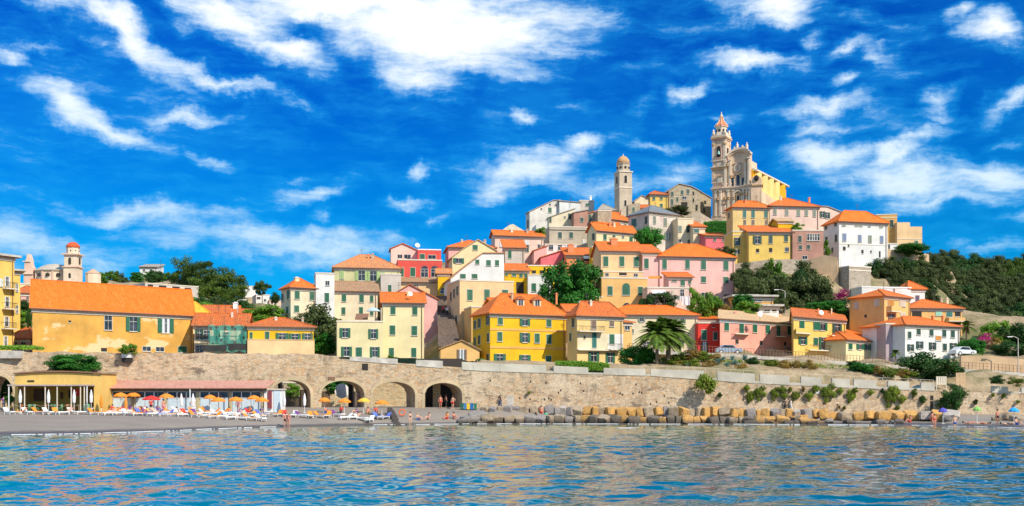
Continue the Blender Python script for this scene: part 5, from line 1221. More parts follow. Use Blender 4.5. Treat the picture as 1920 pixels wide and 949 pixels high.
def beach():
    pxs = list(np.concatenate([np.linspace(-3000, -100, 20)[:-1], np.linspace(-100, 2020, 260)[:-1], np.linspace(2020, 5000, 20)]))
    V = []; nT = 44
    for px in pxs:
        ys = interp(YS, px); w = wy(px)
        for j in range(nT+3):
            if j == 0: Y = ys-26
            elif j <= nT: Y = lerp(ys-3, w, (j-1)/(nT-1))
            elif j == nT+1: Y = w+4
            else: Y = 158.5 if px < 905 else w+5
            z = groundz(px, Y)
            z += .05*mnoise.noise((XZ(px, Y)*.6, Y*.6, 0)) if j <= nT and Y > ys else 0
            V.append((XZ(px, Y), Y, z-(.0 if j <= nT else .02)))
    n = nT+3; Fc = [(i*n+j, (i+1)*n+j, (i+1)*n+j+1, i*n+j+1) for i in range(len(pxs)-1) for j in range(n-1)]
    o = rawmesh('beach', V, Fc, sand_material(), smooth=True); o['kind'] = 'structure'
beach()
def sea():
    m, nt, b = base_mat('sea_water')
    tc = nt.nodes.new('ShaderNodeTexCoord')
    def nz(sc, mp, det, dist=0):
        q = nt.nodes.new('ShaderNodeMapping'); q.inputs['Scale'].default_value = mp; nt.links.new(tc.outputs['Object'], q.inputs[0])
        n = nt.nodes.new('ShaderNodeTexNoise'); n.inputs['Scale'].default_value = sc; n.inputs['Detail'].default_value = det; n.inputs['Roughness'].default_value = .55; n.inputs['Distortion'].default_value = dist
        nt.links.new(q.outputs[0], n.inputs['Vector']); return n.outputs[0]
    a = nz(.22, (.8, 1.0, 1), 2, .3); c_ = nz(.62, (.7, 1.0, 1), 2.5, .8); d_ = nz(2.2, (.8, 1, 1), 2)
    def mth(op, x, y):
        n = nt.nodes.new('ShaderNodeMath'); n.operation = op
        for i, v in ((0, x), (1, y)):
            if isinstance(v, float): n.inputs[i].default_value = v
            else: nt.links.new(v, n.inputs[i])
        return n.outputs[0]
    h = mth('ADD', mth('MULTIPLY', a, .7), mth('ADD', mth('MULTIPLY', c_, .55), mth('MULTIPLY', d_, .06)))
    bp = nt.nodes.new('ShaderNodeBump'); bp.inputs['Strength'].default_value = 1.0; bp.inputs['Distance'].default_value = SEA_BUMP; nt.links.new(h, bp.inputs['Height']); nt.links.new(bp.outputs[0], b.inputs['Normal'])
    geo = nt.nodes.new('ShaderNodeNewGeometry'); sp = nt.nodes.new('ShaderNodeSeparateXYZ'); nt.links.new(geo.outputs['Position'], sp.inputs[0])
    big = nz(.03, (.5, 1, 1), 3)
    yy = mth('ADD', sp.outputs[1], mth('MULTIPLY', big, 30.0))
    shore = ramp(nt, yy, 95, 140)
    deep = mixc(nt, ramp(nt, sp.outputs[0], -25, 30), (.0,.19,.26), (.0,.065,.09))
    c = mixc(nt, shore, deep, (.20,.24,.15))
    nt.links.new(c, b.inputs['Base Color']); b.inputs['Roughness'].default_value = .04; b.inputs['IOR'].default_value = 1.33; b.inputs['Specular IOR Level'].default_value = .5
    # one sheet, finely divided where the bay is near the beach, with real swell and chop; it ends just under the sand
    pxs = np.concatenate([np.linspace(-3000, -160, 14)[:-1], np.linspace(-160, 2080, 640)[:-1], np.linspace(2080, 5000, 14)])
    nY = 330; r = np.random.RandomState(4); n = len(pxs)
    sh = np.array([interp(YS, p)+5 for p in pxs]); T = np.linspace(0, 1, nY)
    Yg = 22*(sh[:, None]/22)**T[None, :]; Xg = (pxs[:, None]-CX)/FPX*Yg
    Z = np.zeros_like(Yg)
    for k in range(40):
        lam = .65*(5.0/.65)**r.rand(); th_ = r.randn()*.75; kx, ky = math.sin(th_)*6.283/lam, math.cos(th_)*6.283/lam
        ph = r.rand()*6.283; A = SEA_AMP*lam**.9
        mod = 1+.7*np.sin(Xg*.13*r.rand()+Yg*.17*r.rand()+ph*3)
        Z += A*mod*np.sin(kx*Xg+ky*Yg+ph+.8*np.sin(Xg*.31+k)+.6*np.sin(Yg*.23+2*k))
    edge = np.clip((Xg/Yg*FPX+CX+160)/120, 0, 1)*np.clip((2080-(Xg/Yg*FPX+CX))/120, 0, 1)
    Z *= np.clip((Yg-22)/6, 0, 1)*np.clip((sh[:, None]-4-Yg)/14, .12, 1)*edge
    V = np.stack([Xg, Yg, Z], -1).reshape(-1, 3).tolist()
    Fc = [(i*nY+j, (i+1)*nY+j, (i+1)*nY+j+1, i*nY+j+1) for i in range(n-1) for j in range(nY-1)]
    q = len(V); V += [(-6000, 22, 0), (-6000, -6000, 0), (6000, -6000, 0), (6000, 22, 0), (-6000, float(sh[0]), 0), (6000, float(sh[-1]), 0)]
    Fc += [(q+1, q+2, q+3)+tuple(i*nY for i in range(n-1, -1, -1))+(q,), (q,)+tuple(range(0, nY))+(q+4,), tuple((n-1)*nY+j for j in range(nY-1, -1, -1))+(q+3, q+5)]
    o = rawmesh('sea', V, Fc, m, smooth=True); o['kind'] = 'structure'
SEA_BUMP = .07; SEA_AMP = .0036
sea()
# foam along the water's edge
def foam():
    V = []; Fc = []; rnd = random.Random(3)
    for (a, b, off, wd) in ((20, 360, -2.2, .5), (360, 520, -1.2, .3), (700, 900, -.8, .35), (900, 1500, -.9, .45), (1530, 1680, -.8, .6), (1700, 1950, -.5, .25)):
        n = int((b-a)/1.2)
        for k in range(n):
            p0, p1 = a+(b-a)*k/n, a+(b-a)*(k+1)/n
            e0, e1 = [max(0, .35+1.3*mnoise.noise((p*.045, off, 0))+.7*mnoise.noise((p*.3, 2, 0)))*wd for p in (p0, p1)]
            if e0 < .02 or e1 < .02: continue
            i = len(V)
            for p, e in ((p0, e0), (p1, e1)):
                y = interp(YS, p)+off+.5*mnoise.noise((p*.03, 7, 0)); V += [(XZ(p, y), y, .05), (XZ(p, y+e), y+e, .06), (XZ(p, y+e*.5), y+e*.5, .10)]
            Fc += [(i, i+3, i+5, i+2), (i+2, i+5, i+4, i+1)]
    for (px, Y, w) in ((1178, 118, 1.3), (1172, 116.5, .8), (860, 122, .3)):
        i = len(V); c = Vector((XZ(px, Y), Y, .06))
        V += [tuple(c+Vector((w*math.cos(t*.785), .9*w*math.sin(t*.785), -.03))) for t in range(8)]+[tuple(c)]; Fc += [(i+t, i+(t+1) % 8, i+8) for t in range(8)]
    o = rawmesh('sea_foam', V, Fc, plain('sea_foam', (.72,.72,.70), .6)); tag(o, 'thin white foam lines along the water edge', 'foam', kind='stuff')
foam()

# ------------------------------------------------------------------ breakwater boulders
def boulder_mesh(seed, mat):
    bm = bmesh.new(); r = random.Random(seed)
    for sx in (-1, 1):
        for sy in (-1, 1):
            for sz in (-1, 1):
                c = r.uniform(.08, .45); j = lambda: r.uniform(-.16, .08)
                for k in range(3):
                    p = [sx*(1+j()), sy*(1+j()), sz*(1+j())]; p[k] *= 1-c; bm.verts.new(p)
    bmesh.ops.convex_hull(bm, input=bm.verts)
    bmesh.ops.bevel(bm, geom=list(bm.edges), offset=.05, segments=1, affect='EDGES')
    bmesh.ops.triangulate(bm, faces=bm.faces); bmesh.ops.subdivide_edges(bm, edges=bm.edges, cuts=1)
    o = Vector((r.random()*50, r.random()*50, r.random()*50))
    for v in bm.verts: v.co += v.co.normalized()*(.07*mnoise.noise(v.co*2.3+o)+.04*mnoise.noise(v.co*6+o))
    me = bpy.data.meshes.new('boulder'); bm.to_mesh(me); bm.free(); me.materials.append(mat); return me
def rockmat(name, a, b_):
    m, nt, b = base_mat(name); n = noise_node(nt, 1.1, 6, .7); n2 = noise_node(nt, 5, 4, .7)
    c = mixc(nt, ramp(nt, n.outputs[0], .35, .65), a, b_); c = mixc(nt, ramp(nt, n2.outputs[0], .46, .66, 0, .8), c, (.10,.075,.055))
    geo = nt.nodes.new('ShaderNodeNewGeometry'); sp = nt.nodes.new('ShaderNodeSeparateXYZ'); nt.links.new(geo.outputs['Position'], sp.inputs[0]); c = mixc(nt, ramp(nt, sp.outputs[2], .25, .75, .85, 0), c, (.07,.055,.045))
    nt.links.new(c, b.inputs['Base Color']); b.inputs['Roughness'].default_value = .9; bump(nt, b, n2.outputs[0], .5, .1); return m
RM = {'orange ochre': rockmat('ochre_rock', (.76,.38,.07), (.56,.33,.13)), 'pale tan': rockmat('tan_rock', (.48,.37,.25), (.34,.25,.16)), 'grey': rockmat('grey_rock', (.26,.23,.22), (.38,.33,.30)), 'whitish': rockmat('white_rock', (.58,.51,.44), (.44,.37,.32)), 'dark wet': rockmat('dark_rock', (.12,.10,.085), (.22,.17,.12))}
BM = {(k, i): boulder_mesh(i*7+3, RM[k]) for k in RM for i in range(4)}
def boulders():
    rnd = random.Random(11); cnt = {}
    def put(px, py, Y, w, h, kind, row):
        me = BM[(kind, rnd.randrange(4))]; o = bpy.data.objects.new('boulder', me); COL.objects.link(o)
        s = Y/FPX; o.location = P(px, py, Y); o.scale = (w*s/2*.98, w*s/2*1.15, h*s/2); o.rotation_euler = (rnd.uniform(-.35, .35), rnd.uniform(-.22, .22), rnd.uniform(-.5, .5))
        i = cnt.get((kind, row), 0); cnt[(kind, row)] = i+1
        tag(o, '%s boulder, %s of its colour from left, %s' % (kind, ordw(i), row), 'boulder', 'boulders of the breakwater')
    x = 903
    while x < 1545:
        w = rnd.uniform(11, 21); k = rnd.random(); u = (x-900)/640
        kind = rnd.choice(['grey', 'pale tan', 'grey', 'pale tan', 'whitish'] if u < .25 else ['orange ochre', 'orange ochre', 'pale tan', 'orange ochre', 'whitish'] if rnd.random() < .8 else ['grey'])
        if x < 960: kind = 'grey' if k < .5 else 'pale tan'
        yb = interp([(900, 771), (1250, 773), (1550, 778)], x); put(x+w/2, yb+rnd.uniform(-1.2, 1.2), interp(YS, x)+4.6+rnd.uniform(-.4, .4), w, rnd.uniform(14, 19), kind, 'upper breakwater row'); x += w-.2
    x = 905
    while x < 1470:
        w = rnd.uniform(11, 24); u = (x-900)/600
        kind = rnd.choice(['grey', 'pale tan', 'pale tan']) if u < .3 else rnd.choice(['pale tan', 'orange ochre', 'dark wet', 'orange ochre'] if u < .8 else ['dark wet', 'pale tan', 'orange ochre'])
        yb = interp([(900, 786), (1250, 789), (1550, 792)], x); put(x+w/2, yb+rnd.uniform(-1.5, 1.5), interp(YS, x)+1.9+rnd.uniform(-.6, .6), w, rnd.uniform(13, 18), kind, 'lower breakwater row'); x += w-.5
    for i in range(26):
        px = rnd.uniform(1385, 1535); py = rnd.uniform(787, 799)-(px-1385)*.02; w = rnd.uniform(10, 22)
        put(px, py, 131+(799-py)*.3, w, w*rnd.uniform(.4, .7), 'dark wet' if rnd.random() < .75 else 'orange ochre', 'low wet heap')
    x = 1545
    while x < 1795:
        w = rnd.uniform(18, 32); kind = rnd.choice(['orange ochre', 'orange ochre', 'pale tan']) if x < 1720 else rnd.choice(['whitish', 'orange ochre', 'grey'])
        put(x+w/2, 781, interp(YS, x)+7.5, w, rnd.uniform(15, 19), kind, 'single right row'); x += w-.5
    for i in range(9):
        px = rnd.uniform(1545, 1690); w = rnd.uniform(8, 20); put(px, rnd.uniform(790, 796), interp(YS, px)+3, w, w*.5, rnd.choice(['grey', 'dark wet', 'whitish']), 'before the right row')
    for px, py, w in ((1890, 784, 22), (1912, 786, 26), (1868, 785, 16), (895, 780, 34), (880, 786, 30), (868, 789, 20)):
        put(px, py, ground_from_pixel(px, py+4), w, w*.45, 'pale tan' if px > 1000 else 'grey', 'loose end rocks')
boulders()

# ------------------------------------------------------------------ trees and shrubs
tree('large round bright green tree in front of the salmon house', 1075, 498, 578, 92, 199, 'broad', 0, 'tree', trunkfrac=.1)
tree('small round green tree beside the slate roofed mansion', 1217, 430, 460, 44, 229, 'broad', 1, 'tree', trunkfrac=.1)
tree('silvery olive tree beside the cream corner house', 600, 574, 625, 76, 180, 'olive', 0, 'tree', trunkfrac=.3)
tree('silvery olive bush leaning left below the cream corner house', 570, 588, 612, 40, 184, 'olive', 1, 'tree', trunkfrac=.3)
tree('bright green bush under the silvery olive tree', 606, 632, 664, 44, 176, 'broad', 2, 'bush', trunkfrac=.05)
tree('broad light green tree behind the low yellow house', 503, 576, 600, 66, 190, 'bright', 0, 'tree', trunkfrac=.3)
for i, (px, pt, pb, w, Y) in enumerate([(352, 486, 520, 52, 296), (380, 492, 528, 60, 290), (408, 504, 540, 56, 284), (432, 510, 552, 52, 280), (395, 520, 556, 66, 276), (440, 535, 562, 40, 272)]):
    tree('tall pine, %s from left in the left hill clump' % ordw(i), px, pt, pb, w, Y, 'pine', i, group='pines of the left hill clump', trunkfrac=.3)
tree('single small umbrella pine left of the cream corner house skyline', 492, 528, 544, 26, 270, 'umbrella', 0, trunkfrac=.9)
tree('small dark tree just left of the cream corner house roof', 515, 549, 562, 16, 262, 'dark', 1, trunkfrac=.4)
rnd = random.Random(5); hill = []
for i in range(16): hill.append((rnd.uniform(190, 330), rnd.uniform(508, 522), rnd.uniform(14, 26), rnd.uniform(300, 330)))
for i in range(30): hill.append((rnd.uniform(345, 530), 0, rnd.uniform(18, 34), 0))
hill.sort(key=lambda t: t[0])
for i, (px, pt, w, Y) in enumerate(hill):
    if Y == 0:
        lo = interp([(345, 548), (430, 556), (530, 585)], px); pt = rnd.uniform(lo, lo+26); Y = lerp(262, 225, (pt-lo)/26)
    kind = rnd.choice(['olive', 'olive', 'dark', 'broad'] if rnd.random() < .8 else ['bright'])
    tree('%s tree on the left hill, %s from the left' % ({'olive': 'grey-green olive', 'dark': 'dark green', 'broad': 'leafy green', 'bright': 'light green'}[kind], ordw(i)), px, pt, pt+w*.62, w, Y, kind, i, group='trees scattered on the left hill', trunkfrac=.25)
tree('round dark tree between the apartment block and the ochre building', 42, 564, 584, 30, 186, 'dark', 0, trunkfrac=.5)
tree('light green bush below the round dark tree at the far left', 42, 586, 612, 34, 182, 'bright', 1, 'bush', trunkfrac=.1)
tree('narrow dark green hedge against the left end of the ochre building', 54, 582, 612, 9, 172, 'dark', 1, 'hedge', trunkfrac=.1)
# right middle slope
for i, (px, pt, pb, w, k) in enumerate([(1392, 494, 520, 36, 'olive'), (1402, 518, 552, 44, 'olive'), (1440, 520, 556, 48, 'olive'), (1452, 490, 526, 32, 'bright'), (1430, 502, 524, 36, 'olive'), (1478, 520, 566, 58, 'olive'), (1512, 493, 530, 50, 'olive'), (1500, 508, 545, 40, 'dark'), (1532, 520, 572, 50, 'olive'), (1552, 525, 570, 34, 'olive'), (1468, 560, 575, 20, 'olive')]):
    tree('%s tree on the terraces under yellow houses, %s' % ({'olive': 'olive', 'bright': 'fresh green', 'dark': 'dark green'}[k], ordw(i)) if k == 'olive' else '%s tree among the olives under the yellow houses' % ('fresh green' if k == 'bright' else 'dark green'), px, pt, pb, w, lerp(206, 199, (pt-490)/35), k, i, group='trees of the terraces below the yellow houses', trunkfrac=.15)
# right hill of olives
rows = []; rnd = random.Random(21)
def skyl(px): return interp([(1640, 488), (1730, 486), (1760, 478), (1790, 468), (1815, 478), (1850, 490), (1880, 486), (1920, 480), (1990, 474)], px)
for r_ in range(9):
    px = 1652+rnd.uniform(-10, 10)+(r_*9 if r_ > 3 else 0)
    while px < 1985:
        t = r_/8; top = skyl(px)+t*100+rnd.uniform(-4, 5)-2
        Y = lerp(300, 214, t) if px > 1775 else lerp(224, 209, t) if px < 1740 else lerp(250, 211, t); w = rnd.uniform(30, 46)*lerp(.85, 1.15, t)
        lim = interp([(1640, 510), (1700, 526), (1737, 545), (1800, 585), (1990, 615)], px)
        if top < lim: rows.append((px, top, w, Y, r_))
        px += w*rnd.uniform(.62, .9)
rows.sort(key=lambda t: (t[4], t[0])); cc = {}
for i, (px, top, w, Y, r_) in enumerate(rows):
    k = 'olive' if not (px > 1880 and r_ < 3) else 'pine'
    if rnd.random() < .12: k = 'dark'
    c = cc.get(r_, 0); cc[r_] = c+1
    tree('%s tree, %s from left in %s row down right hill' % ({'olive': 'grey-green olive', 'pine': 'brighter green pine', 'dark': 'dark green'}[k], ordw(c), ordw(r_)), px, top, top+w*.72, w, Y, k, i, group='trees covering the right hill', trunkfrac=.12)
for i in range(9): tree('dark tree on the distant ridge at the far right, %s from the left' % ordw(i), 1840+i*13, 485+(i % 3)*1.5, 496, 24, 420, 'dark', i, group='trees on the far ridge', trunkfrac=.2)
# lower right gardens
for (lb, px, pt, pb, w, Y, k, cat) in [
 ('big dark green bush spilling over the raised road end', 1745, 668, 712, 88, 157, 'dark', 'bush'),
 ('green bush against the pale sea wall below the raised road end', 1787, 728, 766, 38, 147.5, 'dark', 'bush'),
 ('glossy green shrub left of the palm trunks', 1195, 655, 690, 54, 158, 'broad', 'bush'),
 ('clipped round caper bush hanging on the sea wall', 1321, 706, 734, 34, 145.3, 'shrub', 'shrub'),
 ('leafy green shrub growing out of the wall above the yellow beach bar', 138, 670, 700, 70, 135, 'broad', 'bush'),
 ('potted shrub on the wall bracket beneath the ochre building', 240, 647, 662, 26, 136.5, 'bright', 'shrub'),
 ('light green shrub left of the bright yellow house door', 903, 673, 682, 16, 158, 'bright', 'shrub'),
 ('yellow-green shrub at the foot of the slim cream house', 735, 668, 677, 16, 160, 'bright', 'shrub'),
 ('magenta bougainvillea under the bastion', 1578, 545, 562, 26, 196, 'magenta', 'shrub'),
 ('magenta bougainvillea on the right below the peach house', 1845, 628, 652, 26, 182, 'magenta', 'shrub'),
 ('orange flowering bush right of the lower bougainvillea', 1866, 636, 656, 26, 181, 'dry', 'shrub'),
 ('yellow-green tree behind the lower bougainvillea', 1868, 606, 640, 48, 190, 'bright', 'tree'),
 ('dark green tree at the right edge above the lamp', 1905, 610, 650, 50, 188, 'dark', 'tree'),
 ('dark bush at the right edge by the street lamp', 1895, 645, 672, 60, 178, 'dark', 'bush'),
 ('green bush right of the white corner house', 1822, 640, 668, 40, 178, 'broad', 'bush'),
 ('small thin tree beside the cactus on the right slope', 1752, 545, 575, 30, 206, 'olive', 'tree'),
 ('green vine bush under the bastion right of the yellow house', 1560, 568, 592, 44, 190, 'broad', 'bush'),
 ('second green vine bush behind the yellow house roof', 1530, 570, 588, 40, 190, 'broad', 'bush'),
 ('dark shaded bush between the orange-tan house and the bastion', 1582, 565, 600, 24, 192, 'dark', 'bush'),
 ('tall green cypress like bush left of the light green tree at the villa', 1300, 545, 585, 20, 190, 'bright', 'bush'),
 ('light green tree in front of the pale pink villa', 1326, 552, 590, 40, 189, 'bright', 'tree'),
 ('pinkish bush at the foot of the pale pink villa', 1352, 572, 586, 34, 189, 'dry', 'bush'),
 ('fresh green bush between the villa and the tan roof', 1400, 570, 592, 46, 188, 'bright', 'bush'),
 ('second fresh green bush right of the pale pink villa', 1392, 556, 578, 30, 192, 'broad', 'bush'),
 ('dark palm like bush below the villa terrace', 1248, 552, 578, 34, 187, 'dark', 'bush'),
 ('second dark bush at the left end of the villa terrace', 1214, 556, 578, 26, 187, 'dark', 'bush'),
 ('green hedge on the terrace under the stepped hilltop house', 1708, 460, 476, 52, 227, 'broad', 'hedge'),
 ('green bush between the pinkish stone house and the white mansion', 1549, 455, 482, 14, 219, 'bright', 'bush'),
 ('olive green bush below the yellow flat topped wing', 1360, 466, 484, 34, 214, 'olive', 'bush'),
 ('green garden bush on the roof terrace by the tan roofed box', 1496, 421, 432, 20, 221, 'bright', 'bush'),
 ('tuft of green on the wall below the tall sloping white house', 1014, 428, 440, 16, 236, 'bright', 'shrub'),
 ('scrubby green growth at the foot of the old stone house', 1270, 388, 402, 40, 262, 'olive', 'bush')]:
    tree(lb, px, pt, pb, w, Y, k, int(px) % 3, cat, trunkfrac=.1)
# clipped hedge in front of the balconied house and the ivy bank under the church
def leafbox(name, label, cat, pts, matk, n, size, depth, kind=None):
    rnd = random.Random(len(label)); V = []; Fc = []; o = P(*pts[0][:2], pts[0][3])
    for i in range(n):
        px = rnd.uniform(pts[0][0], pts[-1][0]); tt = [(p[0], p[1]) for p in pts]; bb = [(p[0], p[2]) for p in pts]; yy = [(p[0], p[3]) for p in pts]
        Y = interp(yy, px)+rnd.uniform(0, depth)*rnd.random(); k = rnd.random(); py = lerp(interp(tt, px)-rnd.uniform(-1, 1.2), interp(bb, px), k)
        c = P(px, py, Y)-o; nrm = Vector((rnd.uniform(-1, 1), -1, rnd.uniform(-.2, 1.3))).normalized(); q = nrm.to_track_quat('Z', 'Y'); s = size*rnd.uniform(.6, 1.3); a = rnd.uniform(0, 6)
        e1 = q@Vector((math.cos(a), math.sin(a), 0))*s*.5; e2 = q@Vector((-math.sin(a), math.cos(a), 0))*s*.35; j = len(V); V += [tuple(c-e1), tuple(c+e2), tuple(c+e1), tuple(c-e2)]; Fc.append((j, j+1, j+2, j+3))
    ob = rawmesh(name, V, Fc, LM[matk]); ob.location = o; tag(ob, label, cat, kind=kind); return ob
leafbox('hedge', 'clipped light green hedge on top of the white parapet', 'hedge', [(1042, 678, 692, 150), (1100, 678, 694, 150), (1142, 682, 695, 150)], 'bright', 3500, .3, 2.5)
leafbox('ivy_bank', 'bright green ivy covered bank below the church forecourt', 'ivy', [(1320, 418, 440, 243), (1345, 415, 440, 243), (1368, 417, 440, 243)], 'broad', 4500, .5, 2.5, 'stuff')
leafbox('grass_verge', 'strip of green grass on the wall at the far left', 'grass', [(-60, 648, 656, 139), (60, 649, 655, 139), (82, 652, 655, 139)], 'bright', 1500, .3, 2, 'stuff')
leafbox('slope_scrub', 'dry yellow and green scrub on the bank under the raised road', 'scrub', [(1250, 676, 690, 156), (1450, 690, 704, 156), (1700, 700, 714, 156)], 'dry', 5200, .34, 6, 'stuff')
leafbox('ground_cover', 'patchy green ground cover on the bank between sea wall and raised road', 'ground cover', [(1215, 668, 692, 158), (1450, 678, 706, 157), (1700, 692, 716, 156)], 'shrub', 4200, .34, 7, 'stuff')
# shrubs on the slope between sea wall and road
rnd = random.Random(9)
kk = [(1275,672,30,'shrub'),(1300,668,34,'dry'),(1322,670,30,'shrub'),(1262,680,22,'shrub'),(1340,672,24,'dry'),(1298,683,26,'shrub'),(1330,684,24,'dry'),(1412,678,22,'dark'),(1388,690,24,'dry'),(1470,684,24,'dry'),(1447,682,22,'shrub'),(1490,684,22,'dry'),(1518,684,26,'dry'),(1610,690,26,'broad'),(1628,692,24,'broad'),(1645,694,24,'dry'),(1668,700,26,'shrub'),(1690,700,24,'dry'),(1705,702,24,'shrub'),(1870,712,22,'dark'),(1905,716,24,'shrub'),(1600,684,20,'dark')]
for i, (px, py, w, k) in enumerate(kk):
    tree('%s shrub under the raised road, %s bank shrub from left' % ({'shrub': 'yellow-green', 'dry': 'rusty dry', 'dark': 'dark green', 'broad': 'fresh green'}[k], ordw(sorted(q[0] for q in kk).index(px))), px, py-w*.28, py+w*.28, w, 158-(py-665)*.18, k, i, 'shrub', group='shrubs on the bank', trunkfrac=.05)
# shrubs hanging on the masonry
kk = [(1400,728,17),(1407,744,18),(1425,739,22),(1466,730,16),(1482,731,10),(1452,739,18),(1470,742,16),(1492,742,14),(1507,730,9),(1517,741,20),(1530,730,14),(1553,737,24),(1575,733,18),(1596,742,20),(1603,733,10),(1632,735,12),(1655,733,9),(1668,746,26),(1690,748,20),(1676,735,20),(1714,738,14),(1730,748,13),(1683,765,9),(1808,738,8),(1861,741,10),(1882,742,8),(1829,754,8),(1908,753,7),(1573,764,7),(1583,765,6),(992,736,7),(1350,740,7)]
for i, (px, py, w) in enumerate(kk):
    tree('%scaper tuft on the sea wall, %s tuft from left' % ('', ordw(sorted(q[0] for q in kk).index(px))), px, py-w*(.35+.1*(i % 3)), py+w*(.4+.12*(i % 2)), w*(.6+.13*(i % 4)), wy(px)-.2, ['shrub', 'dark', 'shrub', 'dry', 'shrub'][i % 5] if w < 15 else 'shrub', i, 'shrub', group='plants rooted in the sea wall', ground=False, trunkfrac=0, depth=.5)
# agaves
def agave(px, py, wpx, Y, label):
    rnd = random.Random(int(px)); r = wpx*Y/FPX/2; rt = thing('agave_plant', label, 'agave', P(px, py, Y), 0, 'agaves on the bank'); V = []; Fc = []
    for k in range(26):
        a = rnd.uniform(0, 6.283); el = rnd.uniform(.15, 1.35); d = Vector((math.cos(a)*math.cos(el), math.sin(a)*math.cos(el), math.sin(el))); s = Vector((-math.sin(a), math.cos(a), 0)); L = r*rnd.uniform(.8, 1.15); i = len(V)
        V += [tuple(s*.07*r), tuple(-s*.07*r), tuple(d*L*.5+s*.13*r), tuple(d*L*.5-s*.13*r), tuple(d*L*.5+Vector((0, 0, -.05*r))), tuple(d*L+Vector((0, 0, -.1*r)))]
        Fc += [(i, i+4, i+2), (i, i+1, i+4), (i+1, i+3, i+4), (i+2, i+4, i+5), (i+4, i+3, i+5)]
    rawmesh('leaves', V, Fc, LM['agave'], rt); ctrl(XZ(px, Y), Y, ZZ(py, Y)-.1)
for i, (px, py, w) in enumerate([(1290, 688, 18), (1345, 682, 26), (1362, 690, 28), (1378, 684, 26), (1396, 676, 26), (1355, 676, 22), (1372, 676, 24), (1386, 690, 24)]):
    agave(px, py, w, 155.5-(py-676)*.1, 'blue-green agave on the bank, %s agave from left' % ordw(sorted([1290, 1345, 1362, 1378, 1396, 1355, 1372, 1386]).index(px)))
# palms
def palm(label, px, ycrown, ybase, rpx, Y, seed, rt_w=.33, nf=90):
    rnd = random.Random(seed); base = P(px, ybase, Y); h = (ybase-ycrown)*Y/FPX; r = rpx*Y/FPX
    rt = thing('palm_tree', label, 'palm', base, 0, 'palms on the promenade'); tr = MB(); n = 12
    for k in range(n):
        z0, z1 = -1.5+(h+1.5)*k/n, -1.5+(h+1.5)*(k+1)/n; ww = rt_w*(1-.15*k/n); tr.lathe((0, 0, z0), [(ww*.88, 0), (ww*1.08, (z1-z0)*.8), (ww*.9, z1-z0)], 9)
    tr.build('trunk', M_palmbark, rt)
    V = []; Fc = []
    for k in range(nf):
        a = rnd.uniform(0, 6.283); el = rnd.uniform(-.15, 1.4); L = r*rnd.uniform(.85, 1.1); hd = Vector((math.cos(a), math.sin(a), 0)); s = Vector((-math.sin(a), math.cos(a), 0)); m_ = 15 if rpx > 30 else 9
        pts = []
        for j in range(m_+1):
            t = j/m_; pts.append(Vector((0, 0, h))+hd*L*(math.cos(el)*t+.15*t*t)*.95+Vector((0, 0, L*(math.sin(el)*t-.62*t*t*(.6+.5*math.cos(el))))))
        for j in range(1, m_):
            p = pts[j]; t = j/m_; d = (pts[j+1]-pts[j]).normalized(); ln = L*.27*math.sin(math.pi*min(1, t*.85+.12))+.1
            for sg in (-1, 1):
                for q in (0, .5):
                    b0 = pts[j].lerp(pts[j+1], q); tip = b0+(s*sg*.85+d*.65+Vector((0, 0, -.28))).normalized()*ln; i = len(V)
                    V += [tuple(b0-d*.10), tuple(b0+d*.10), tuple(tip)]; Fc.append((i, i+1, i+2))
        for j in range(m_):
            i = len(V); w_ = .05*(1-j/m_)+.01; V += [tuple(pts[j]+s*w_), tuple(pts[j]-s*w_), tuple(pts[j+1]-s*w_*.8), tuple(pts[j+1]+s*w_*.8)]; Fc.append((i, i+1, i+2, i+3))
    rawmesh('crown', V, Fc, LM['palm'], rt)
palm('tall date palm with thinner trunk, left of the pair', 1232, 628, 690, 46, 155, 1, .26)
palm('tall date palm with thicker reddish trunk, right of the pair', 1253, 622, 690, 50, 156.5, 2, .38)
palm('small young palm behind the raised road railing', 1679, 662, 675, 12, 168, 3, .12, 20)
palm('small palm in the garden right of the white corner house', 1812, 612, 640, 20, 188, 4, .15, 26)
hillside()
